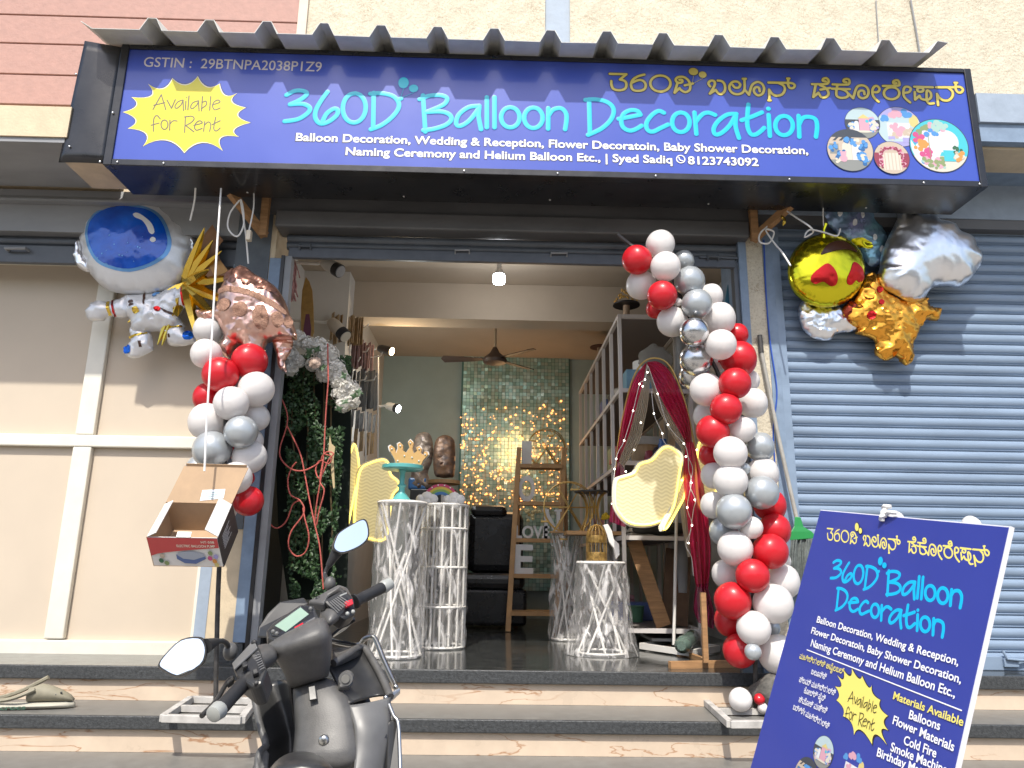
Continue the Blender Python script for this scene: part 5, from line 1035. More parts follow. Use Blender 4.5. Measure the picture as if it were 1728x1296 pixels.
tag(MB().cyl(Vector((1.2, 5.78, 1.95)), Vector((1.2, 5.78, 2.2)), .1, 24).build("paper_roll", m_foam, smooth=True), "white paper roll on the rack behind the curtain top", "roll")
pl_ = MB(); qa = PZ(1082, 900, .15); 
tag(MB().bar((1.07, 5.75, .78), (1.27, 5.72, .16), .11, .02).build("wood_plank", m_wood), "dark wooden plank leaning inside the rack's lower bay", "plank")
tag(MB().bar((1.45, 5.9, .72), (1.38, 5.85, .16), .2, .02).build("wood_plank", mat("dark_plank", (.12, .07, .04), .7, var=.3, scale=8)), "darker plank leaning at the right inside the rack's lower bay", "plank")
cb = MB().ell((0, 0, 0), .24, .12, .06, 20, 10)
for v in cb.bm.verts: v.co *= 1+.3*noise.noise(v.co*12); v.co += Vector((1.24, 5.72, .875))
tag(cb.build("bundled_net", mat("black_net", (.03, .03, .028), .9), smooth=True), "crumpled black net bundle on the rack's second lowest shelf", "bundle")
# ---- wooden ladder shelf with letters
LY = PZ(860, 1066, 0).y; lb = thing("ladder_shelf", "pine ladder shelf holding white letters, flowers and a gold wheel", "shelf", PZ(905, 1066, 0))
for xs in (((857, 1066), (876, 757)), ((938, 1066), (952, 757))):
    MB().bar(PZ(*xs[0], 0), P(*xs[1], LY+.25), .045, .09).build("rail", m_pine, lb); a = PZ(xs[0][0]+10, 1050, 0); MB().bar(Vector((a.x, LY+.45, 0)), P(xs[1][0], xs[1][1]+8, LY+.33), .035, .05).build("back_leg", m_pine, lb)
SH = []
for y in (785, 848, 910, 970, 1033):
    f = (1066-y)/309; xa_, xb2 = 857+19*f+2, 938+14*f-2; yy = LY+.25*f; a = P(xa_, y, yy-.02); b_ = P(xb2, y, yy-.02); z = (a.z+b_.z)/2
    for k_ in range(4): MB().box((a.x, yy-.06+k_*.085, z-.03 if k_ == 0 else z-.012), (b_.x, yy+.015+k_*.085, z+.006)).build("shelf_board", m_pine, lb)
    SH.append((z+.007, yy, a.x, b_.x))
def letter(s, lab, px0, px1, si, hpx, serif=True, lean=0, name="letter_prop"):
    z, yy, xa_, xb2 = SH[si]; me = text_mesh(s, .03); xs = [v.co.x for v in me.vertices]; ys = [v.co.y for v in me.vertices]
    a = P(px0, 900, yy+.02).x; b_ = P(px1, 900, yy+.02).x; h_ = hpx*yy/F; mb = MB(); vv = [mb.bm.verts.new((a+(v.co.x-min(xs))/(max(xs)-min(xs))*(b_-a), yy+.0, z+(v.co.y-min(ys))/(max(ys)-min(ys))*h_)) for v in me.vertices]
    for p in me.polygons:
        try: mb.bm.faces.new([vv[i] for i in p.vertices])
        except ValueError: pass
    r = bmesh.ops.extrude_face_region(mb.bm, geom=mb.bm.faces[:]); bmesh.ops.translate(mb.bm, verts=[e for e in r["geom"] if isinstance(e, bmesh.types.BMVert)], vec=(0, .05, 0)); bpy.data.meshes.remove(me)
    if s in "1EN":    # slab serifs
        for f0, f1, z0 in {"1": ((0, 1, 0),), "E": ((0, .95, 0), (0, .95, h_-.03)), "N": ((-.12, .35, 0), (-.12, .3, h_-.02), (.65, 1.1, h_-.02))}[s]: mb.box((a+(b_-a)*f0, yy+.001, z+z0), (a+(b_-a)*f1, yy+.049, z+z0+.022))
    tag(mb.build(name, m_foam), lab, "letter", "white letters on the ladder shelf")
letter("1", "white numeral 1 standing on the ladder shelf's top board", 879, 896, 0, 40); letter("O", "white letter O on the ladder shelf's second board", 874, 902, 1, 44); letter("N", "white letter N standing at the right of the flowers", 918, 945, 2, 48)
letter("LOVE", "small white word LOVE on the ladder shelf below the flowers", 870, 927, 2, 21, name="word_prop"); letter("E", "white letter E on the ladder shelf's fourth board", 868, 900, 3, 47)
fl = thing("flower_bunch", "bunch of small cream roses above the white word LOVE", "flowers", P(897, 880, LY+.1)); fr2 = random.Random(4)
for k_ in range(16):
    c = P(897+fr2.gauss(0, 9), 868+fr2.gauss(0, 6), LY+.07+fr2.uniform(-.03, .04)); mb = MB().ell(c, .017, .017, .014, 10, 7)
    for j in range(3): mb.tube([c+Vector((.012*math.cos(a), -.006, .012*math.sin(a))) for a in (2*math.pi*i/8+j for i in range(8))], .005, 4, closed=True)
    mb.build("rose", mat("cream_rose", (.62, .50, .25), .7), fl, smooth=True)
def wheel(lab, px, py, rpx, Yw, base_y, ng=6):
    c = P(px, py, Yw); r = rpx*Yw/F; t = thing("ferris_wheel_ornament", lab, "ornament", Vector((c.x, Yw, P(px, base_y, Yw).z)), "gold wire ferris wheels")
    zb_ = P(px, base_y, Yw).z
    for yo in (-.04, .04):
        MB().tube([c+Vector((r*math.cos(a), yo, r*math.sin(a))) for a in (2*math.pi*k_/28 for k_ in range(28))], .005, 5, closed=True).build("rim", m_gwire, t)
        sp = MB(); [sp.cyl(c+Vector((0, yo, 0)), c+Vector((r*math.cos(a), yo, r*math.sin(a))), .003, 5) for a in (2*math.pi*k_/ng for k_ in range(ng))]; sp.build("spokes", m_gwire, t)
        lg = MB(); [lg.cyl(c+Vector((0, yo*1.3, 0)), Vector((c.x+s*r*.6, Yw+yo*1.3, zb_)), .005, 5) for s in (-1, 1)]; lg.build("legs", m_gwire, t)
    for k_ in range(ng):
        a = 2*math.pi*k_/ng+.3; g = c+Vector((r*math.cos(a), 0, r*math.sin(a)-.045)); gm = MB().box(g+Vector((-.032, -.03, -.02)), g+Vector((.032, .03, -.006))); [gm.bar(g+Vector((sx*.03, 0, -.006)), g+Vector((0, 0, .045)), .004) for sx in (-1, 1)]; gm.build("gondola", m_gwire, t)
    MB().box((c.x-r*.75, Yw-.05, zb_-.012), (c.x+r*.75, Yw+.05, zb_)).build("base", m_pine, t)
wheel("gold wire ferris wheel ornament on the ladder shelf's top", 922, 756, 32, LY+.28, 783.5); wheel("larger gold wire ferris wheel with gondolas behind the birdcage", 960, 856, 42, 6.2, 897)
hg = thing("hourglass_stand", "gold wire hourglass stand with a black top behind the birdcage", "stand", P(1000, 897, 6.0)); hz = P(1000, 897, 6.0); htp = P(998, 829, 6.0)
MB().cyl(htp-Vector((0, 0, .012)), htp, 29*6/F, 28).build("top", m_black, hg); hh = MB()
for k_ in range(10): a = 6.28*k_/10; hh.tube(spline([Vector((hz.x+r_*math.cos(a), 6+r_*math.sin(a), hz.z+(htp.z-hz.z)*f)) for r_, f in ((.10, 0), (.055, .35), (.05, .6), (.075, .85), (.13, 1))], 4), .0045, 5)
hh.build("wire_cage", m_gwire, hg); MB().box((hz.x-.22, 5.86, hz.z-.03), (hz.x+.22, 6.14, hz.z-.001)).build("board", m_pine, hg)
bc = thing("birdcage", "gold birdcage with filigree bands on the right front pedestal", "birdcage", top3); cg = P(1007, 940, Y3-.0); cg.z = top3.z+.002; ch = P(1007, 886, Y3).z-cg.z; cr = 16.5*Y3/F; cgm = MB()
for k_ in range(14): a = 6.28*k_/14; cgm.tube([cg+Vector((r_*cr*math.cos(a), r_*cr*math.sin(a), f*ch)) for r_, f in ((1, 0), (1, .66), (.85, .84), (.5, .96), (.05, 1.02))], .0032, 5)
cgm.build("bars", m_gwire, bc)
for f0, f1 in ((0, .24), (.50, .70)): MB().lathe([(cr*1.03, f0*ch), (cr*1.05, (f0+.02)*ch), (cr*1.05, (f1-.02)*ch), (cr*1.03, f1*ch)], cg, 24).build("filigree_band", mat("gold_filigree", (.45, .28, .08), .4, .6, col2=(.10, .06, .02), scale=55), bc, smooth=True)
zz = [(1018,886),(1026,884),(1033,896),(1036,910),(1045,918),(1046,936),(1040,943),(1036,925),(1028,915),(1024,902)]
tag(MB().prism([P(x, y, Y3-.02) for x, y in zz], (0, .05, 0)).build("foam_shape", m_foam, bevel=.004), "white wavy foam shape leaning beside the birdcage", "foam shape")
yf = thing("yellow_flowers", "tiny yellow flowers behind the birdcage", "flowers", P(1022, 872, 6.1)); ym = MB(); [ym.ell(P(1022+fr2.gauss(0, 5), 871+fr2.gauss(0, 3), 6.1), .014, n=8, m=5) for _ in range(14)]; ym.build("blooms", mat("yellow_bloom", (.7, .5, .03), .6), yf); MB().cyl(P(1022, 875, 6.1), P(1022, 896, 6.1), .006).build("stem", PCOL["green"], yf)
# ---- black armchair
so_ = thing("armchair", "large black leather armchair between the pedestals and the ladder shelf", "armchair", PZ(825, 1062, 0)); SYc = PZ(825, 1062, 0).y
sx0, sx1 = P(784, 950, SYc).x, P(868, 950, SYc).x
def cushion(name, a, b, sub=2, w=.04):
    return MB().box(a, b).build(name, m_leather, so_, bevel=w)
zt2 = P(825, 862, SYc+.35).z
cushion("base", (sx0-.1, SYc, .03), (sx1+.12, SYc+.75, .36), w=.03); cushion("seat", (sx0-.02, SYc-.05, .361), (sx1+.1, SYc+.55, .50), w=.05); cushion("backrest", (sx0, SYc+.4, .5), (sx1+.1, SYc+.68, zt2), w=.08); cushion("headrest", (sx0+.03, SYc+.36, zt2-.05), (sx0+.40, SYc+.6, zt2+.06), w=.05); cushion("armrest", (sx0-.16, SYc-.02, .3), (sx0-.01, SYc+.6, .66), w=.05)
# ---- crumpled printed foil figures, plain stand-ins
m_tan = mat("tan_foil_print", (.36, .27, .20), .45, .4, bump=.8, bscale=20, col2=(.14, .11, .10), scale=14); m_brn = mat("auburn_foil_print", (.36, .20, .11), .45, .4, bump=.8, bscale=18, col2=(.12, .10, .10), scale=14); 
for lab, L, m in (("grey-tan crumpled foil balloon by the back wall, left one", [(698,745),(705,732),(722,730),(730,745),(730,775),(722,800),(730,824),(690,826),(694,800),(690,770)], m_tan), ("auburn crumpled foil balloon by the back wall, right one", [(736,742),(748,734),(762,738),(768,752),(767,800),(758,806),(744,806),(733,800),(731,765)], m_brn)):
    t_ = thing("foil_balloon", lab, "balloon", P(*L[3], 7.4)); f_ = Foil(L, 7.4, .07, seed=len(lab), pleat=.01, crink=.02); f_.body("foil_body", m, t_, .025)
tag(MB().box(P(688, 826, 7.35), P(720, 806, 7.35)+Vector((0, .25, 0))).build("blue_parcel", mat("blue_wrap", (.03, .12, .30), .35, bump=.6, bscale=10), bevel=.02), "blue wrapped parcel below the left crumpled foil balloon", "parcel")
tag(MB().box(P(684, 1000, 7.35), P(770, 826, 7.35)+Vector((0, .35, -.0))).build("dark_cabinet", m_black, bevel=.01), "low dark cabinet under the crumpled foil balloons", "cabinet")
# ---- sequin wall with warm glints
sq = thing("sequin_wall", "shimmering teal sequin backdrop on the back wall", "backdrop", P(870, 870, YB-.04))
qx0, qx1, qz0, qz1 = P(777, 700, YB-.04).x, P(962, 700, YB-.04).x, .3, P(870, 592, YB-.04).z; sr = random.Random(8)
MB().box((qx0, YB-.03, qz0), (qx1, YB-.005, qz1)).build("backing", mat("sequin_backing", (.10, .24, .21), .5), sq)
ps = .042; cols3 = [mat(f"sequin_{i}", c, .3, .5) for i, c in enumerate(((.42, .62, .55), (.34, .56, .50), (.50, .64, .56)))]
mbs = [MB(), MB(), MB()]; x = qx0+.02
while x < qx1-.02:
    z = qz0
    while z < qz1-.02:
        a, b_ = sr.gauss(0, .06), sr.gauss(-.10, .06); c = Vector((x+ps/2, YB-.045, z+ps/2)); h_ = ps*.46
        u = Vector((math.cos(a), math.sin(a), 0))*h_; v = Vector((0, math.sin(b_), math.cos(b_)))*h_
        sr.choice(mbs).face([c-u-v, c+u-v, c+u+v, c-u+v]); z += ps
    x += ps
for i, mb in enumerate(mbs): tag(mb.build("sequins", cols3[i], sq, fixn=False), kind="stuff")
fc_ = thing("sequin_glint_beads", "warm glowing beads standing in for glints on the sequin backdrop", "fairy lights", P(870, 760, YB-.1)); wm = MB(); bead_wires = MB()
for k_ in range(420):
    u = sr.random(); v = sr.betavariate(1.6, 1.3); px_ = 778+180*u; py_ = 672+(860-672)*v
    if sr.random() > .35+.65*math.sin(min(1, max(0, (py_-650)/90))*1.57): continue
    px_ += sr.gauss(0, 4)
    if px_ < 777 or px_ > 962: continue
    wm.ell(P(px_, py_, YB-.06-.03*sr.random()), sr.choice((.006, .008, .008, .013)), n=6, m=4)
tag(wm.build("bulbs", mat("warm_glint_bead", (1, .6, .35), .4, emit=(1, .34, .09), estr=2.2), fc_), kind="stuff")  # glowing beads added in place of glints reflected by the sequins
for k_ in range(9): bead_wires.tube(spline([P(782+20*k_+sr.gauss(0, 3), 670+j*33, YB-.07) for j in range(7)], 2), .0012, 4)
bead_wires.build("bead_wires", m_gwire, fc_)
lamp("glint_glow", P(870, 760, 8.2), 7, (1, .6, .3), .25)  # warm lamp carrying the glow of the glint beads
# ---- ceiling bulb, spot lamps, fan
bu = P(842, 470, 5.45); cbl = thing("ceiling_bulb", "glowing white LED bulb hanging under the front ceiling", "bulb", Vector((bu.x, bu.y, ZC))); bz = bu.z
MB().lathe([(.001, ZC-.001-bz), (.022, ZC-.004-bz), (.026, ZC-.05-bz), (.018, ZC-.08-bz), (.018, .085)], bu, 16).build("holder", m_foam, cbl, smooth=True)
MB().lathe([(.016, .085), (.03, .07), (.044, .045), (.046, .03)], bu, 20).build("bulb_base", m_white, cbl, smooth=True); MB().lathe([(.045, .03), (.047, .0), (.047, -.03), (.042, -.04), (.001, -.042)], bu, 20).build("bulb_glass", m_bulb, cbl, smooth=True)
lamp("bulb_light", bu-Vector((0, .0, .10)), 6, (.95, .96, 1), .05)
def spot(lab, a, b, Ys, r, lit, col, cat="lamp"):
    a = P(*a, Ys); b_ = P(*b, Ys-.06); t = thing("spot_lamp", lab, cat, a, "spot lamps on the left wall"); d = (b_-a)
    MB().tube([a, a+d*.08, a+d*.3, a+d*.72], [.02*r/.05, r*.8, r, r], 16).build("housing", col, t, smooth=True); MB().tube([a+d*.72, b_], [r*1.02, r*1.04], 16).build("ring", m_black, t, smooth=True)
    MB().tube([b_-d*.02, b_+d*.03], r*.9, 16).build("lens", lit or m_hood, t); MB().tube([a, a+Vector((-.05, .05, .0)), Vector((XL+.02, a.y+.08, a.z+.02))], .012, 6).build("arm", m_white, t); return b_+d.normalized()*.12
spot("unlit white spot lamp with black ring near the shutter bar", (545, 441), (574, 458), 5.2, .05, None, m_iwall); spot("beige unlit spot lamp above the hanging packets", (557, 541), (583, 568), 5.6, .052, mat("cream_lens", (.6, .55, .45), .5), mat("beige_lamp", (.52, .44, .34), .5))
l1 = spot("small spot lamp glowing warm above the flowers", (638, 587), (661, 593), 6.6, .04, m_warm, m_black); l2 = spot("bright white lit spot lamp low on the back left wall", (652, 684), (672, 690), 7.0, .04, m_bulb, m_white)
lamp("spot_glow", l1, 4, (1, .75, .45)); lamp("spot_glow", l2, 7, (.88, .97, 1))
fan = thing("ceiling_fan", "brown three-blade ceiling fan hanging from the rear ceiling", "fan", P(835, 606, 7.0)); fc2 = P(835, 606, 7.0); m_fan = mat("brown_fan", (.055, .035, .028), .45)
MB().cyl(fc2+Vector((0, 0, .08)), Vector((fc2.x, fc2.y, ZC-.001)), .014, 10).build("rod", mat("fan_rod", (.40, .34, .26), .5), fan, smooth=True); MB().lathe([(.02, .12), (.05, .06), (.10, .02), (.12, -.01), (.11, -.04), (.06, -.055), (.001, -.06)], fc2, 24).build("motor", m_fan, fan, smooth=True)
for tip in ((748, 611), (886, 592), (873, 630)):
    e_ = P(*tip, 7.0); d = Vector(((tip[0]-835)/55, {748: .1, 886: .9, 873: -.75}[tip[0]], 0)).normalized(); s = Vector((-d.y, d.x, 0)); L0 = .5
    MB().prism([fc2+d*.1+s*.03, fc2+d*.2+s*.05, fc2+d*L0+s*.065+Vector((0, 0, .01)), fc2+d*(L0+.03), fc2+d*L0-s*.06-Vector((0, 0, .02)), fc2+d*.2-s*.045-Vector((0, 0, .012)), fc2+d*.1-s*.03], (0, 0, .006)).build("blade", m_fan, fan)
# ---- left wall: tassels, paper cut-out, packets on hooks, ivy, flowers, rope
pt = thing("tassel_garland", "pink tissue tassels hanging on the left inner wall", "tassels", P(490, 480, 5.0)); tm = MB()
for k_ in range(70): x = 490+fr2.gauss(0, 5); y0 = fr2.uniform(432, 470); tm.tube([P(x*.5+245, y0, 5.2), P(x+fr2.gauss(0, 2), y0+20, 5.18+fr2.uniform(-.03, .03)), P(x+fr2.gauss(0, 3), y0+fr2.uniform(28, 42), 5.2)], .005, 4)
tm.build("strands", mat("pink_tissue", (.50, .27, .27), .8, var=.2, scale=30), pt); MB().cyl(P(489, 433, 5.2), P(490, 441, 5.2), .014).build("loop", m_foam, pt)
ct = thing("paper_cutout", "tall gold and plum paper cut-out pinned to the left inner wall", "cut-out", P(519, 525, 5.5))
MB().prism([P(x, y, 5.5) for x, y in ((516,467),(522,475),(527,490),(529,520),(530,560),(524,578),(514,580),(508,560),(508,520),(510,490))], (0, .006, 0)).build("gold_card", mat("ochre_card", (.42, .26, .08), .7, var=.2, scale=20), ct)
MB().prism([P(x, y, 5.495) for x, y in ((516,530),(522,530),(525,555),(523,577),(513,578),(512,555))], (0, .004, 0)).build("plum_card", mat("plum_card", (.16, .05, .09), .7), ct)
wr = thing("wire_hook_rack", "white wire hook rack on the left wall with hanging packets", "rack", P(600, 700, 6.4))
for px in (563, 617, 638): 
    MB().cyl(P(px, 515 if px < 600 else 600, 6.5), P(px, 800, 6.5), .008, 6).build("upright", m_rod, wr)
for px, py in ((612,535),(622,551),(608,608),(618,640),(622,592),(645,600),(634,640)):
    a = P(px-26, py+4, 6.5); b_ = P(px-3, py+1, 6.2); MB().tube([a, b_, b_+Vector((.02, -.02, .03))], .006, 6).build("hook", m_rod, wr)
pk = {"kraft": (.40, .28, .15), "dusky pink": (.27, .17, .17), "silver": (.26, .27, .29), "black": (.03, .03, .035)}
def packs(n, x0, x1, y0, y1, Ya, colr, where):
    for k_ in range(n):
        f = k_/max(1, n-1); x = x0+(x1-x0)*f; yy = Ya+.3*f; hgt = y1-y0; a = P(x-6, y0+fr2.uniform(-4, 4)+8*f, yy); w = .03+fr2.uniform(0, .015); hz_ = hgt*yy/F
        mb = MB(); dx_ = fr2.uniform(-.006, .006); mb.prism([a, a+Vector((w, -.05, 0)), a+Vector((w+dx_, -.05, -hz_)), a+Vector((dx_, 0, -hz_))], (.004, .003, 0))
        tag(mb.build("hanging_packet", mat("packet_"+colr.replace(" ", "_"), pk[colr], .35 if colr in ("silver", "black") else .6, var=.4, scale=25)), f"thin {colr} packet hanging {where}", "packet", f"{colr} packets {where}")
packs(13, 566, 612, 532, 582, 5.9, "kraft", "on the top hooks of the left wall"); packs(8, 600, 632, 575, 622, 6.2, "dusky pink", "under the kraft ones"); packs(8, 596, 640, 622, 690, 6.3, "black", "behind the white flowers"); packs(7, 592, 636, 690, 722, 6.4, "silver", "below the white flowers"); packs(5, 595, 632, 722, 760, 6.5, "kraft", "above the left lit wings")
iv = thing("ivy_curtain", "dark green artificial ivy hanging inside the left doorway", "ivy", P(530, 1005, 5.1)); im = [MB(), MB()]
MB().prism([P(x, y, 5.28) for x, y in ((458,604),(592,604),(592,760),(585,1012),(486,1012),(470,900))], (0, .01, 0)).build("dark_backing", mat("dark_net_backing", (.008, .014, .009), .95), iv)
for k_ in range(7500):
    py = fr2.uniform(600, 1008); f = (py-600)/408; l_, r_ = (462, 592) if f < .25 else (478+12*f, 588-26*f)
    px = fr2.uniform(l_, r_) if f < .5 or fr2.random() > .35 else fr2.gauss(530, 16)
    if px < 462 or px > 592: continue
    if noise.noise(Vector((px*.03, py*.022, 4))) < -.22: continue
    c = P(px, py, 5.12+fr2.uniform(-.09, .09)); s_ = fr2.uniform(.009, .017); a = fr2.uniform(0, 6.28); n_ = Vector((fr2.gauss(0, .6), -1, fr2.gauss(.3, .6))).normalized(); u = n_.orthogonal().normalized(); v = n_.cross(u); u, v = u*math.cos(a)+v*math.sin(a), v*math.cos(a)-u*math.sin(a)
    im[k_ % 2].face([c-v*s_, c+u*s_*.7, c+v*s_*1.1+n_*.004, c-u*s_*.7])
for i, mb in enumerate(im): tag(mb.build("leaves", mat(f"ivy_leaf_{i}", ((.025, .065, .02), (.05, .10, .035))[i], .45, thin=.15), iv, fixn=False), kind="stuff")
sm = MB(); [sm.tube(spline([P(x+fr2.gauss(0, 3), y, 5.14) for y in range(600, 1010, 60)], 3), .006, 5) for x in (495, 515, 530, 545, 560)]; sm.build("stems", mat("ivy_stem", (.10, .07, .03), .8), iv)
wf = thing("flower_garland", "white artificial hydrangea and rose garland above the ivy", "flowers", P(555, 640, 5.0)); pm = MB(); m_pet = mat("white_petal", (.86, .84, .79), .6, thin=.4)
HUB = [(500,572,16),(488,598,15),(490,622,13),(540,585,16),(553,600,18),(560,622,18),(572,640,19),(585,655,17),(592,675,15),(575,665,14),(548,632,13),(528,615,11),(503,610,10),(520,580,12),(568,622,15),(596,660,13),(580,682,13)]
for hx, hy, hr in HUB:
    for k_ in range(120):
        d = Vector((fr2.gauss(0, 1), fr2.gauss(0, 1), fr2.gauss(0, 1))).normalized(); d.y = -abs(d.y) if fr2.random() < .8 else d.y; R_ = hr*5.1/F; c = P(hx, hy, 5.0)+d*R_*fr2.uniform(.75, 1.05); u = d.orthogonal().normalized(); v = d.cross(u); a = fr2.uniform(0, 6.28); u, v = u*math.cos(a)+v*math.sin(a), v*math.cos(a)-u*math.sin(a); s_ = fr2.uniform(.012, .02); cup = d*s_*.45
        o4 = [c-u*s_+cup, c-v*s_*.8+cup*.6, c+u*s_+cup, c+v*s_*.8+cup*.6]; pm.face([c, o4[0], o4[1]]); pm.face([c, o4[1], o4[2]]); pm.face([c, o4[2], o4[3]]); pm.face([c, o4[3], o4[0]])
for hx, hy, hr in HUB: wc = MB().ell(P(hx, hy, 5.0), hr*5.1/F*.82, n=12, m=8); wc.build("flower_core", m_pet, wf, smooth=True)
tag(pm.build("petals", m_pet, wf, fixn=False), kind="stuff")
rs_ = MB()
for j in range(4):
    c = P(531, 612, 4.86)
    for k_ in range(5+j): a = 6.28*k_/(5+j)+j; rs_.ell(c+Vector((.009*j*math.cos(a), -.012+.006*j, .009*j*math.sin(a))), .016, .008, .018, 8, 6, Matrix.Rotation(a, 3, 'Y'))
rs_.build("rose", mat("blush_rose", (.66, .50, .40), .6, thin=.2), wf, smooth=True)
lm = MB()
for hx, hy in ((522,592),(535,590),(580,634),(572,690),(582,678),(598,668),(606,662),(520,600),(545,620)):
    for k_ in range(2):
        c = P(hx, hy, 4.88); u = Vector((math.cos(k_*2+hx), -.2, math.sin(k_*2+hx))).normalized(); v = Vector((-u.z, 0, u.x)); lm.face([c-u*.035, c+v*.016, c+u*.035+Vector((0, -.01, 0)), c-v*.016])
lm.build("leaves", mat("garland_leaf", (.06, .11, .05), .5), wf, fixn=False)
rp = thing("red_rope", "tangled thin red and white rope hanging in front of the ivy", "rope", P(520, 760, 4.8)); m_rope = mat("red_rope", (.45, .10, .08), .8, var=.5, scale=160)
for L in ([(95,0),(100,70),(95,300),(80,500),(70,690),(40,760),(40,830),(90,880),(150,840),(190,740),(235,715)], [(100,70),(150,180),(155,270),(115,400),(120,470),(180,530),(250,540),(320,510),(370,470)], [(155,275),(230,430),(260,560),(290,720),(320,860),(350,1000),(370,1240)], [(210,490),(180,530),(160,600),(175,680),(235,720),(255,790),(180,900),(165,990),(210,1045),(265,1020),(285,930),(260,820),(250,760)], [(400,0),(385,200),(375,400),(370,470),(350,600),(375,660),(345,780),(330,860),(320,850),(330,740),(355,590),(370,480)], [(370,480),(340,490),(325,540),(350,585),(400,480),(430,440),(390,430),(360,470),(400,500),(420,460),(370,440)]):
    MB().tube(spline([P(*p, 4.86+.02*math.sin(i)) for i, p in enumerate(C3(L))], 7), .0048, 6).build("strand", m_rope, rp, smooth=True)
MB().tube(spline([P(468, 600, 4.86), P(467, 640, 4.86)], 3), .0048, 6).build("strand", m_rope, rp); MB().tube([P(553, 580, 4.9), P(554, 640, 4.86)], .0048, 6).build("strand", m_rope, rp)
tag(MB().prism([P(x, y, 4.9) for x, y in C3([(408,330),(418,380),(440,400),(430,470),(438,640),(428,645),(418,560),(412,460),(400,420)])], (0, .008, 0)).build("straw_tag", mat("straw", (.45, .36, .2), .8)), "pale straw strip hanging by the rope knot", "strip")
# ---- small things at the right jamb
tag(MB().prism([P(x, y, 5.0) for x, y in ((1222,520),(1233,455),(1241,452),(1243,540),(1232,560))], (0, .02, 0)).build("teal_pennant", mat("teal_cloth", (.05, .18, .26), .7)), "dark teal pennant hanging by the right shutter guide", "pennant")
tag(MB().cyl(P(1150, 570, 5.9), P(1150, 1000, 5.9), .05, 14).build("grey_pipe", m_hood, smooth=True), "grey vertical pipe behind the curtain arch and chrome balloons", "pipe")
nt_ = MB().ell((0, 0, 0), .13, .08, .11, 20, 12)
for v in nt_.bm.verts: v.co *= 1+.25*noise.noise(v.co*20); v.co += P(1106, 606, 5.6)
tag(nt_.build("net_bundle", tulle("grey_net", (.35, .34, .31), .6), smooth=True), "grey net bundle on top behind the curtain arch", "bundle")
for lab, x, y, c_ in (("blue bottle-shaped package on the rack behind the curtain", 1118, 735, (.03, .10, .32)), ("dark red jar on the rack behind the lit wing", 1094, 765, (.22, .03, .05)), ("black jar on the rack behind the lit wing", 1105, 766, (.04, .04, .06))):
    a = P(x, y, 5.75); h_ = .20 if "blue" in lab else .13; a.z = 1.36+.007; tag(MB().lathe([(.001, 0), (.045, 0), (.045, h_*.75), (.03, h_*.85), (.03, h_), (.001, h_)], a, 14).build("jar", mat("jar_"+str(x), c_, .35), smooth=True), lab, "jar")
# ================================================================ standing signboard
def camv(x, y, z): return rt*x+up*y+fw*z
def solve_uv(src, dst):          # affine map from three point pairs
    (x0, y0), (x1, y1), (x2, y2) = src; D = (x1-x0)*(y2-y0)-(x2-x0)*(y1-y0)
    def f(x, y):
        a = ((x-x0)*(y2-y0)-(x2-x0)*(y-y0))/D; b = ((x1-x0)*(y-y0)-(x-x0)*(y1-y0))/D
        return (dst[0][0]+a*(dst[1][0]-dst[0][0])+b*(dst[2][0]-dst[0][0]), dst[0][1]+a*(dst[1][1]-dst[0][1])+b*(dst[2][1]-dst[0][1]))
    return f
zc0 = 2.03
TLw = CAM+camv((1385-864)/F, (648-860)/F, 1)*zc0
hU = camv(.206, .115, -1).normalized(); vU = camv(1.07, 3.16, 1); vU = (vU-hU*vU.dot(hU)).normalized(); nB = hU.cross(vU).normalized(); nB = nB if nB.dot(CAM-TLw) > 0 else -nB
def tb(px, py): d = ray(px, py); t = (TLw-CAM).dot(nB)/d.dot(nB); p = CAM+d*t-TLw; return (p.dot(hU), p.dot(vU))
bw = tb(1706, 888)[0]; bh = (TLw.z+.52)/vU.z
SS = thing("standing_signboard", "tall blue standing signboard with yellow and cyan lettering at the roadside", "signboard", TLw-vU*bh)
th_ = nB*-.009
bp_ = MB().prism([TLw, TLw+hU*bw, TLw+hU*bw-vU*bh, TLw-vU*bh], th_).build("board", mat("white_foam_board", (.72, .72, .76), .6), SS)
FS2 = (TLw, hU, vU, nB); e_ = .003
sp2 = MB().prism([TLw+hU*e_-vU*e_+nB*.002, TLw+hU*(bw-e_)-vU*e_+nB*.002, TLw+hU*(bw-e_)-vU*(bh-e_)+nB*.002, TLw+hU*e_-vU*(bh-e_)+nB*.002], nB*-.0015).build("printed_sheet", mat("blue_matt_vinyl", (.030, .046, .29), .45, var=.05, scale=3, coat=.1), SS)
for s in (.06, bw-.16): MB().bar(TLw+hU*s-vU*.16-nB*.03, Vector(((TLw+hU*s).x-.1, (TLw+hU*s).y+.12, -.52)), .03, .02).build("back_leg", m_bwh, SS)
mpx = (Vector(tb(1450, 1000))-Vector(tb(1450, 999))).length
def put2(name, groups, src, dst, r, off, m, ro=None, mo=None):
    f = solve_uv(src, [tb(*p) for p in dst]); q = strokes2(groups, f)
    if mo: put(name+"_outline", q, FS2, ro*mpx, off-.0032, mo, sp2, .02)
    put(name, q, FS2, r*mpx, off-.0025, m, sp2, .03)
    return f
C9 = lambda x, y: (1290+x/3.945, 1030+y/3.945)
m_cy2 = mat("cyan_print_flat", (.0, .45, .80), .4); m_ye2 = mat("pale_yellow_print", (.78, .68, .16), .45)
f1 = put2("title_lettering", T360, [(480.5,205),(953.6,218.6),(630.7,156.9)], [(1403,976),(1621.7,1026),(1465.3,955.7)], 2.6, .0045, m_cy2, 3.4, m_navy)
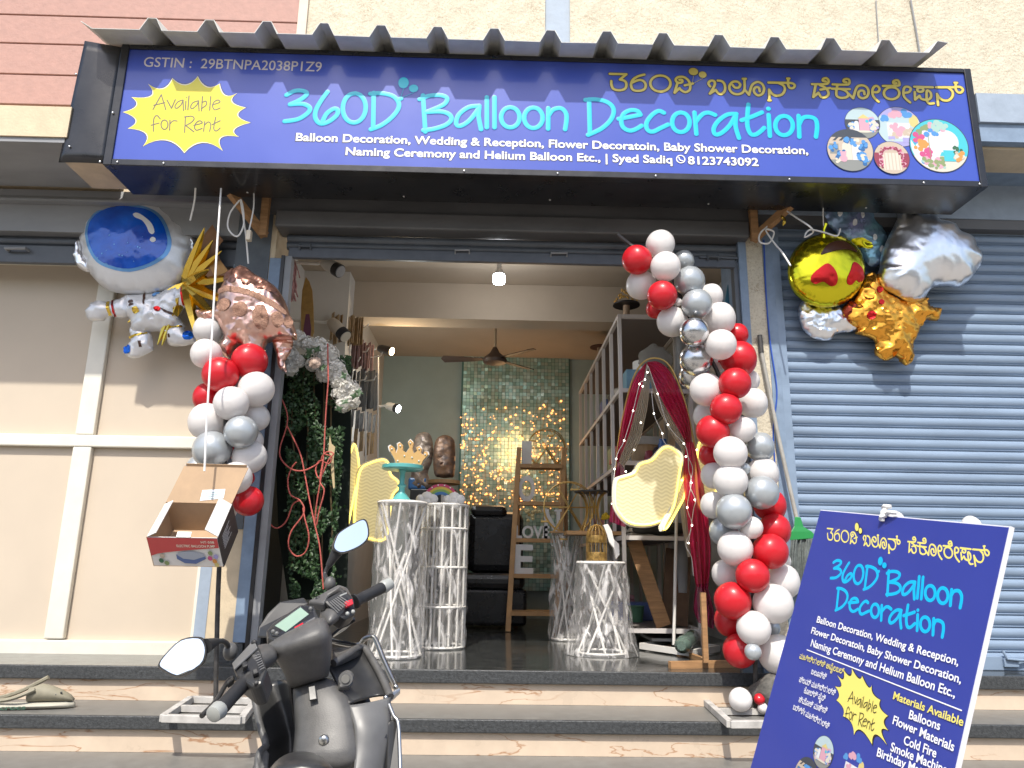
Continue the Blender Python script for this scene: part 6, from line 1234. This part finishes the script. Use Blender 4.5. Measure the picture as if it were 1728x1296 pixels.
put2("title_lettering", TDEC, [(994,167.8),(992.3,228),(1376.7,231.3)], [(1416.6,993),(1411.4,1030.2),(1591.6,1075.6)], 2.6, .0047, m_cy2, 3.4, m_navy)
f2 = put2("regional_script_lettering", TK, [(1028.9,124.9),(1035.6,150.6),(1624.4,151)], [(1397,892),(1399,910),(1670.4,932.9)], 1.3, .0045, m_ye2, 2.0, m_ink)
def deco2(lst, f, m, mo):
    a, b = MB(), MB()
    for i, (x, y, rx, ry) in enumerate(lst):
        c = f(x, y); e1 = f(x+rx, y); e2 = f(x, y-ry); L = [(c[0]+(e1[0]-c[0])*math.cos(t)+(e2[0]-c[0])*math.sin(t), c[1]+(e1[1]-c[1])*math.cos(t)+(e2[1]-c[1])*math.sin(t)) for t in (6.283*k_/20 for k_ in range(20))]
        poly_on(b, [(c[0]+(p[0]-c[0])*1.2, c[1]+(p[1]-c[1])*1.2) for p in L], FS2, .0032+.0002*i); poly_on(a, L, FS2, .004+.0002*i)
    a.build("balloon_emblem", m, sp2); b.build("balloon_emblem_outline", mo, sp2)
deco2([(681, 140, 9, 11), (698, 149.5, 8, 7.5)], f1, m_cy2, m_navy); deco2([(1170, 118, 8.5, 9.5), (1185.6, 126.3, 7, 6.6)], f2, m_ye2, m_ink)
fs = solve_uv([cv((205,120),7.855,[p])[0] for p in ((32,545),(1700,683),(835,1075))], [tb(*C9(*p)) for p in ((487,600),(830,705),(725,895))])
for g, o_, m, nm in ((26, .0024, m_ink, "starburst_shadow_line"), (0, .0032, m_ye2, "starburst")):
    mb = MB(); poly_on(mb, [fs(*p) for p in star_outline(g)], FS2, o_); mb.build(nm, m, sp2)
fa = solve_uv([cv((205,120),7.855,[p])[0] for p in ((420,510),(1310,490),(425,800))], [tb(*C9(*p)) for p in ((565,610),(755,680),(550,725))])
put("starburst_lettering", strokes2(TAV, fa), FS2, .55*mpx, .0042, m_ink, sp2, .05)
def sline(s, a, b, cap, m, name, emb=.02):
    a, b = tb(*C9(*a)), tb(*C9(*b)); A = TLw+hU*a[0]+vU*a[1]; Bv = TLw+hU*b[0]+vU*b[1]; U = (Bv-A).normalized(); V = nB.cross(U); V = V if V.dot(vU) > 0 else -V
    mb = MB(); text_on(mb, s, (A, U, V, nB), 0, (Bv-A).length, 0, cap*mpx, emb, .004); mb.build(name, m, sp2)
SVC = "services_lettering"
sline("Balloon Decoration, Wedding & Reception,", (355,82), (1300,372), 11.5, m_wprint, SVC); sline("Flower Decoratoin, Baby Shower Decoration,", (318,155), (1318,490), 11.5, m_wprint, SVC); sline("Naming Ceremony and Helium Balloon Etc.,", (315,240), (1278,585), 12.5, m_wprint, SVC)
a, b = tb(*C9(290, 265)), tb(*C9(1320, 670)); mb = MB(); flat_stroke(mb, [a, b], FS2, .9*mpx, .003); mb.build("rule_line", m_wprint, sp2)
for s, a, b, c_, m in (("Materials Available", (865,592), (1332,775), 11, m_ye2), ("Balloons", (970,722), (1177,802), 12, m_wprint), ("Flower Materials", (862,757), (1270,943), 12, m_wprint), ("Cold Fire", (935,892), (1152,985), 12, m_wprint), ("Smoke Machine", (848,937), (1225,1098), 12, m_wprint), ("Birthday Materials", (757,972), (1195,1165), 12, m_wprint)): sline(s, a, b, c_, m, "materials_lettering")
for s, a, b, m in (("ಮಟೀರಿಯಲ್ಸ್ ಅವೈಲಬಲ್", (240,322), (535,428), m_ye2), ("ಬಲೂನ್ಸ್", (318,425), (418,465), m_wprint), ("ಫ್ಲವರ್ ಮಟೀರಿಯಲ್ಸ್", (238,478), (480,572), m_wprint), ("ಕೋಲ್ಡ್ ಫೈರ್", (270,552), (412,610), m_wprint), ("ಸ್ಮೋಕ್ ಮಷೀನ್", (235,612), (424,692), m_wprint), ("ಬರ್ತ್ಡೇ ಮಟೀರಿಯಲ್ಸ್", (197,660), (437,795), m_wprint)): sline(s, a, b, 9.5, m, "materials_lettering", .012)
photo_prints(sp2, FS2, tb, mpx*.95, [(1, 1438, 1297, 28), (0, 1391, 1270, 25), (2, 1362, 1312, 30)], .0016)
for px, py, r, lab in ((1482, 859, 13, "small white balloon tied behind the standing signboard's top edge at the knot"), (1606, 868, 15, "small white balloon behind the standing signboard's top right edge")):
    uv = tb(px, py+5); c = TLw+hU*uv[0]+vU*uv[1]-nB*.05; rad = r*(c-CAM).dot(fw)/F
    o = bpy.data.objects.new("balloon", BME["white"]); sc.collection.objects.link(o); o.location = c; o.scale = (rad, rad, rad); o.rotation_euler = (.4, .5, 0); tag(o, lab, "balloon")
kn = tb(1496, 868); c = TLw+hU*kn[0]+vU*kn[1]+nB*.006; mb = MB()
for a, b in (((0, -.018), (.004, .02)), ((-.006, .014), (.012, .018)), ((.004, .0), (.03, .004)), ((-.004, -.016), (.006, -.004))): mb.tube([c+hU*a[0]*1.4+vU*a[1], c+hU*(a[0]+b[0])*.7+vU*(a[1]+b[1])*.5+nB*.008, c+hU*b[0]*1.4+vU*b[1]], .0055, 6)
tag(mb.build("ribbon_knot", m_rib, smooth=True), "white ribbon knot tied over the standing signboard's top edge", "ribbon")

# ================================================================ scooter
m_pl = mat("charcoal_plastic", (.088, .086, .083), .45, var=.18, scale=30, bump=.10, bscale=350); m_pl2 = mat("black_plastic", (.030, .030, .030), .36, var=.2, scale=20); m_plg = mat("grey_plastic", (.13, .13, .128), .42, var=.1, scale=25)
m_chr = mat("brushed_steel", (.55, .55, .53), .28, 1.0); m_rub = mat("grip_rubber", (.018, .018, .019), .55); m_mir = mat("mirror_glass", (.92, .93, .94), .015, 1.0); m_tip = mat("grey_grip_end", (.33, .34, .32), .4)
SCo = thing("scooter", "black scooter parked facing the shop, seen from the rider's side", "scooter", P(470+120, 1180, 2.2)); SCo.location.z = -.52
def q7(x, y, Y): return P(250+x/2.973, 860+y/2.973, Y)
def loft(name, rings, m, parent=None, sub=2, smooth=True, cap=True):
    return MB().rings([[q7(*p) for p in r] for r in rings], cap).build(name, m, parent or SCo, smooth=smooth, sub=sub)
def rg_(x, y, w, Yn, Yf, s=-.18, k=.86):   # boxy section with chamfered corners: centre, half width (crop px), near and far depth, sideways slope
    q = lambda f, Y: (x+w*f, y+w*f*s, Y)
    m_ = (Yf-Yn)
    return [q(-1, Yn+m_*.34), q(-.93, Yn+m_*.13), q(-.80, Yn+m_*.04), q(-.3, Yn), q(.3, Yn), q(.80, Yn+m_*.04), q(.93, Yn+m_*.13), q(1, Yn+m_*.34), q(.9, Yf), q(-.9, Yf)]
def plate(name, pts, m, parent=None, d=.012, bevel=.0, smooth=False):
    L = [q7(*p) for p in pts]; c = sum(L, Vector())/len(L); n = (L[1]-L[0]).cross(L[len(L)//2]-L[0]).normalized(); n = n if n.dot(CAM-c) < 0 else -n
    return MB().prism(L, n*d).build(name, m, parent or SCo, bevel=bevel)
def sheet(name, A, Bq, m, bulge=0.0, parent=None, nu=10, nv=16, th=.006):
    A = [q7(*p) for p in A]; Bq = [q7(*p) for p in Bq]; A = spline(A, 6); Bq = spline(Bq, 6); g = lambda L, v: L[min(len(L)-2, int(v*(len(L)-1)))].lerp(L[min(len(L)-2, int(v*(len(L)-1)))+1], v*(len(L)-1)-min(len(L)-2, int(v*(len(L)-1))))
    return MB().grid(lambda u, v: g(A, v).lerp(g(Bq, v), u)+Vector((0, bulge*math.sin(math.pi*u), 0)), nu, nv).build(name, m, parent or SCo, smooth=True, solid=th)
# windshield lip behind the dials
plate("windscreen_lip", [(548,640,2.30),(556,590,2.31),(600,520,2.33),(660,462,2.35),(780,440,2.36),(805,470,2.34),(780,520,2.30),(640,640,2.26)], m_pl2, d=.01, bevel=.004)
# headset cowl, neck and centre column
hb_ = loft("handlebar_cowl", [rg_(808,872,98,2.10,2.24,-.30), rg_(806,862,104,2.075,2.26,-.30), rg_(800,780,122,2.045,2.28,-.31), rg_(782,708,146,2.01,2.29,-.33), rg_(764,662,162,1.99,2.30,-.36), rg_(740,615,155,2.02,2.29,-.42), rg_(738,590,135,2.06,2.28,-.5)], m_pl, sub=1)
loft("column_panel", [rg_(900,1330,190,1.98,2.25,-.05), rg_(900,1200,180,2.01,2.28,-.08), rg_(900,1080,165,2.04,2.30,-.12), rg_(880,980,155,2.06,2.31,-.16), rg_(840,900,120,2.09,2.31,-.22), rg_(815,855,96,2.11,2.28,-.28)], m_pl, sub=1)
# arms of the cowl towards the switch housings
loft("cowl_arm", [[(640+dx, 705+dy, Y) for dx, dy, Y in ((-10,-60,2.12),(30,-20,2.02),(40,50,2.00),(10,80,2.04),(-10,60,2.14),(-30,0,2.16))], [(560+dx, 730+dy, Y) for dx, dy, Y in ((-20,-70,2.04),(20,-30,1.95),(30,40,1.93),(10,90,1.97),(-20,60,2.07),(-40,0,2.09))], [(500+dx, 775+dy, Y) for dx, dy, Y in ((-40,-75,1.98),(0,-40,1.90),(40,30,1.88),(40,90,1.92),(0,70,2.02),(-40,0,2.04))]], m_pl)
loft("cowl_arm", [[(860+dx, 560+dy, Y) for dx, dy, Y in ((-20,-50,2.27),(10,-40,2.18),(30,30,2.14),(20,70,2.16),(0,60,2.26),(-20,0,2.3))], [(930+dx, 490+dy, Y) for dx, dy, Y in ((-30,-55,2.32),(10,-50,2.24),(40,30,2.2),(30,70,2.22),(10,50,2.32),(-10,0,2.35))], [(985+dx, 455+dy, Y) for dx, dy, Y in ((-40,-60,2.36),(10,-60,2.28),(45,20,2.24),(40,75,2.26),(15,50,2.36),(-5,0,2.38))]], m_pl)
plate("switch_housing", [(800,458,2.26),(955,372,2.32),(998,388,2.31),(1030,440,2.28),(1010,462,2.25),(960,400,2.25),(905,425,2.24),(880,470,2.2)], m_pl, d=.03, bevel=.006)
sh_ = plate("switch_housing", [(880,455,2.215),(985,392,2.265),(1036,450,2.255),(1042,525,2.235),(985,553,2.205),(940,520,2.2)], m_pl2, d=.06, bevel=.008)
plate("kill_switch", [(984,462,2.215),(1024,446,2.228),(1031,472,2.222),(993,490,2.208)], mat("red_switch", (.55, .015, .03), .35), sh_, d=.012, bevel=.002)
for a in ((1000,522,2.2),(1028,512,2.208)): MB().ell(q7(*a), .006, .005, .006, 10, 8).build("button", m_tip, sh_, smooth=True)
plate("switch_symbol", [(962,428,2.222),(996,414,2.236),(998,420,2.236),(965,434,2.221)], m_tip, sh_, d=.003)
for k_ in range(7): plate("grip_rib", [(900+k_*9,468-k_*6,2.204),(905+k_*9,466-k_*6,2.204),(955+k_*9,516-k_*9,2.196),(950+k_*9,518-k_*9,2.196)], m_plg, sh_, d=.003)
sl_ = plate("switch_housing", [(418,775,1.93),(540,655,2.0),(560,700,1.95),(592,795,1.88),(565,870,1.85),(515,890,1.85),(440,825,1.88)], m_pl2, d=.06, bevel=.008)
plate("switch_cover", [(420,770,1.925),(530,650,1.99),(548,690,1.95),(430,800,1.89)], m_plg, sl_, d=.006, bevel=.002)
for P4 in ([(470,765,1.88),(498,755,1.89),(503,778,1.875),(476,790,1.87)], [(520,800,1.865),(550,790,1.87),(553,815,1.86),(525,828,1.858)], [(528,860,1.85),(552,850,1.855),(556,868,1.85),(534,880,1.846)]): plate("switch", P4, m_rub, sl_, d=.014, bevel=.003)
for k_ in range(7): plate("grip_rib", [(530+k_*5,735+k_*11,1.905-k_*.006),(560+k_*4,722+k_*11,1.915-k_*.006),(561+k_*4,726+k_*11,1.914-k_*.006),(531+k_*5,739+k_*11,1.904-k_*.006)], m_plg, sl_, d=.003)
# grips, levers
for nm, a, b, c in (("grip", (505,845,1.90), (362,1000,1.79), (322,1032,1.765)), ("grip", (1035,462,2.28), (1178,390,2.36), (1218,368,2.385))):
    A, Bv, Cv = q7(*a), q7(*b), q7(*c); d = Bv-A; gp = MB().tube([A, A+d*.06, A+d*.12, A+d*.3, A+d*.6, A+d*.9, Bv], [.022, .022, .0165, .0175, .0165, .0175, .0165], 14).build(nm, m_rub, SCo, smooth=True)
    MB().tube([Bv-d*.02, Bv+(Cv-Bv)*.1, Bv+(Cv-Bv)*.9, Cv], [.017, .0205, .018, .012], 14).build("end_weight", m_tip, gp, smooth=True)
MB().tube(spline([q7(430,845,1.96), q7(400,862,1.95), q7(340,960,1.86), q7(268,1036,1.80)], 5), .006, 8).build("brake_lever", m_pl2, SCo, smooth=True); MB().tube(spline([q7(1030,545,2.33), q7(990,590,2.36), q7(930,630,2.40)], 5), .006, 8).build("brake_lever", m_chr, SCo, smooth=True)
plate("lever_perch", [(395,860,1.93),(425,838,1.95),(432,850,1.94),(402,870,1.92)], m_pl2, d=.015, bevel=.003)
# instrument cluster
fI = lambda y: 2.03+(690-y)/215*.19
ic_ = plate("instrument_pod", [(x, y, fI(y)-.012) for x, y in ((592,606),(620,570),(762,474),(832,478),(858,545),(846,575),(725,668),(640,664),(600,640))], m_pl2, d=.05, bevel=.006)
plate("display_glass", [(x, y, fI(y)-.017) for x, y in ((604,604),(766,482),(826,486),(836,540),(700,640),(620,632))], mat("dark_display", (.02, .022, .024), .12, coat=.5), ic_, d=.004, bevel=.001)
plate("display_screen", [(x, y, fI(y)-.020) for x, y in ((636,582),(764,490),(806,524),(690,612))], mat("lcd_screen", (.27, .38, .30), .25, var=.04, scale=9, coat=.4), ic_, d=.003)
plate("display_bezel", [(x, y, fI(y)-.020) for x, y in ((690,632),(835,538),(838,556),(706,652))], m_plg, ic_, d=.004)
plate("red_marking", [(x, y, fI(y)-.0225) for x, y in ((733,590),(776,566),(779,572),(736,597))], MATS["red_switch"], ic_, d=.002)
for L in (((735,625),(755,613),(757,620),(738,633)), ((795,585),(812,575),(814,582),(797,592))): plate("marking", [(x, y, fI(y)-.024) for x, y in L], m_wprint, ic_, d=.002)
for c in ((627,612), (815,497), (645,622)): MB().ell(q7(c[0], c[1], fI(c[1])-.021), .006, .004, .006, 10, 6).build("indicator", m_plg, ic_, smooth=True)
plate("warning_sticker", [(x, y, 1.985+(700-y)*.0006) for x, y in ((742,650),(830,592),(838,622),(800,652),(735,668))], mat("sticker_silver", (.35, .35, .34), .35, var=.6, scale=160), ic_, d=.003)
for a in ((852,448,2.25), (532,668,1.975)): MB().ell(q7(*a), .008, .005, .008, 12, 6).build("cap_screw", m_rub, SCo, smooth=True)
# mirrors
def mirror(tk, face, tilt, stem, Ym):
    L0 = [q7(x, y, Ym+tilt*(x-face[0][0])+tk*(face[0][1]-y)) for x, y in face]; L = spline(L0, 3, True); c = sum(L, Vector())/len(L); n = (L[3]-c).cross(L[len(L)//3+3]-c).normalized(); n = n if n.y > 0 else -n
    mm = MB().rings([[p for p in L], [c+(p-c)*1.05+n*.012 for p in L], [c+(p-c)*.9+n*.035 for p in L], [c+(p-c)*.5+n*.05 for p in L]]).build("mirror", m_pl2, SCo, smooth=True)
    mb = MB(); mb.face([c+(p-c)*.93-n*.0015 for p in L]); mb.build("mirror_glass", m_mir, mm); S_ = [q7(*p) for p in stem]
    MB().tube(spline(S_[:2], 2), [.018, .009] if len(S_[:2]) == 2 else .012, 10).build("rubber_boot", m_rub, mm, smooth=True); MB().tube(spline(S_[1:], 5), .0065, 8).build("stem", m_pl2, mm, smooth=True); MB().ell(S_[-1], .018, .018, .022, 12, 8).build("stem_base", m_pl, mm, smooth=True)
mirror(.000075, [(928,185),(938,150),(958,115),(1020,75),(1082,46),(1104,78),(1105,140),(1060,185),(980,217),(940,208)], .0002, [(945,215,2.36),(903,285,2.36),(888,320,2.36),(895,350,2.34),(912,372,2.33)], 2.33)
mirror(.00007, [(50,778),(90,720),(165,652),(255,640),(285,670),(290,720),(265,778),(175,833),(130,833),(80,808)], .0001, [(288,685,1.86),(345,662,1.90),(375,660,1.92),(395,675,1.94),(412,712,1.96)], 1.82)
# leg shield
sheet("leg_shield", [(715,862,2.14),(728,1000,2.16),(742,1100,2.16),(752,1200,2.16),(752,1330,2.15)], [(522,885,2.20),(545,1000,2.16),(565,1095,2.12),(590,1180,2.10),(558,1225,2.07),(548,1330,2.04)], m_pl2, .06)
MB().tube(spline([q7(*p) for p in ((522,885,2.20),(545,1000,2.16),(565,1095,2.12),(590,1180,2.10),(558,1225,2.07),(548,1330,2.04))], 5), .010, 8).build("shield_edge", m_pl, SCo, smooth=True)
sheet("glovebox", [(905,790,2.17),(945,870,2.13),(960,930,2.10),(1010,975,2.08)], [(1068,690,2.30),(1130,765,2.26),(1185,870,2.20),(1212,935,2.15)], m_pl2, .05)
plate("shield_brow", [(920,690,2.27),(1060,684,2.31),(1085,700,2.30),(985,740,2.2),(930,768,2.17)], m_pl, d=.02, bevel=.005)
MB().tube(spline([q7(*p) for p in ((930,770,2.16),(985,735,2.2),(1072,690,2.295),(1130,762,2.255),(1185,868,2.195),(1214,940,2.145))], 5), .011, 8).build("shield_edge", m_pl, SCo, smooth=True)
sheet("side_panel", [(1000,985,2.08),(1035,1090,2.05),(1040,1200,2.03),(1030,1330,2.0)], [(1214,942,2.145),(1214,1080,2.10),(1200,1200,2.08),(1180,1330,2.06)], m_plg, -.02)
sheet("inner_panel", [(700,870,2.26),(700,1100,2.26),(700,1330,2.25)], [(1080,870,2.28),(1160,1100,2.26),(1180,1330,2.24)], m_pl2, 0)
plate("side_trim", [(1204,1062,2.09),(1238,1038,2.11),(1262,1085,2.10),(1272,1330,2.05),(1196,1330,2.05)], m_pl2, d=.04, bevel=.008)
MB().tube(spline([q7(*p) for p in ((1208,975,2.11),(1232,1035,2.10),(1256,1082,2.09),(1266,1330,2.04))], 5), .005, 8).build("chrome_edge", m_chr, SCo, smooth=True)
plate("foot_trim", [(548,1240,2.05),(590,1190,2.09),(612,1220,2.08),(600,1330,2.03),(545,1330,2.03)], m_pl, d=.04, bevel=.006)
kb_ = plate("key_plate", [(962,822,2.10),(1012,806,2.12),(1032,870,2.10),(1015,888,2.09),(962,890,2.08)], m_pl, d=.02, bevel=.005)
cK = q7(991,848,2.085); MB().cyl(cK, cK+Vector((0, .02, 0)), .0185, 20).build("lock_ring", m_plg, kb_); MB().cyl(cK-Vector((0, .004, 0)), cK, .011, 18).build("key_slot", m_chr, kb_)
plate("latch_cover", [(802,888,2.073),(838,880,2.075),(848,950,2.055),(808,958,2.052)], m_pl2, d=.008, bevel=.002)
cH = q7(878,1160,2.012); MB().lathe([(.001, 0), (.009, 0), (.013, .004), (.013, .012)], cH, 16, Matrix.Rotation(R(-90), 3, 'X')).build("bag_hook_bolt", m_chr, SCo, smooth=True)
plate("small_hole", [(1182,1122,2.075),(1196,1118,2.08),(1198,1142,2.075),(1184,1146,2.07)], m_black, d=.004)
sa_ = loft("seat", [[(770+w*math.cos(t), 1330-hh*max(0, math.sin(t)), Yz) for t in (6.283*k_/16 for k_ in range(16))] for w, hh, Yz in ((150, 118, 1.90), (160, 125, 1.86), (170, 110, 1.74), (185, 60, 1.6))], m_pl2, sub=1)
for p in ((680,1282,1.85),): pass
gd = MB().tube(spline([q7(*p) for p in ((900,650,2.36),(960,668,2.38),(1052,680,2.38),(1085,650,2.37),(1120,638,2.36),(1142,655,2.35),(1180,750,2.3),(1225,850,2.24),(1245,898,2.2))], 5), .008, 8).build("guard_rod", m_chr, SCo, smooth=True)
plate("guard_clamp", [(1178,938,2.15),(1215,918,2.17),(1262,890,2.19),(1265,903,2.185),(1225,940,2.165),(1185,955,2.145)], m_chr, d=.012, bevel=.002)
for c in ((1192,943,2.14), (1242,888,2.19)): MB().ell(q7(*c), .007, n=10, m=8).build("clamp_bolt", m_chr, SCo, smooth=True)
MB().tube(spline([q7(900,650,2.3), q7(965,595,2.33), q7(1000,578,2.33), q7(1035,555,2.32)], 5), .004, 6).build("brake_cable", m_rub, SCo, smooth=True); MB().tube(spline([q7(890,655,2.28), q7(950,660,2.33), q7(1040,676,2.34), q7(1050,690,2.32)], 5), .004, 6).build("brake_cable", m_rub, SCo, smooth=True)
# running gear below the picture's edge, so the scooter stands on the road
g0 = SCo.location; fwd = Vector((.12, 1, 0)).normalized()
for s, nm in ((.55, "front_wheel"), (-.72, "rear_wheel")):
    c = Vector((g0.x, 2.2, -.52+.225))+fwd*s; Mw = Matrix.Rotation(R(90), 3, 'Y') @ Matrix.Identity(3); w_ = MB().lathe([(.14, -.04), (.2, -.05), (.225, -.02), (.225, .02), (.2, .05), (.14, .04)], c, 28, Matrix.Rotation(R(83), 3, Vector((0, 1, 0)))).build("wheel", m_rub, SCo, smooth=True)
    MB().lathe([(.02, -.03), (.145, -.035), (.145, .035), (.02, .03)], c, 20, Matrix.Rotation(R(83), 3, Vector((0, 1, 0)))).build("rim", m_plg, w_, smooth=True)
MB().box((g0.x-.13, 1.72, -.28), (g0.x+.13, 2.15, -.2)).build("floorboard", m_pl2, SCo, bevel=.02); MB().box((g0.x-.14, 1.25, -.3), (g0.x+.12, 1.72, -.02)).build("rear_body", m_pl, SCo, bevel=.05)
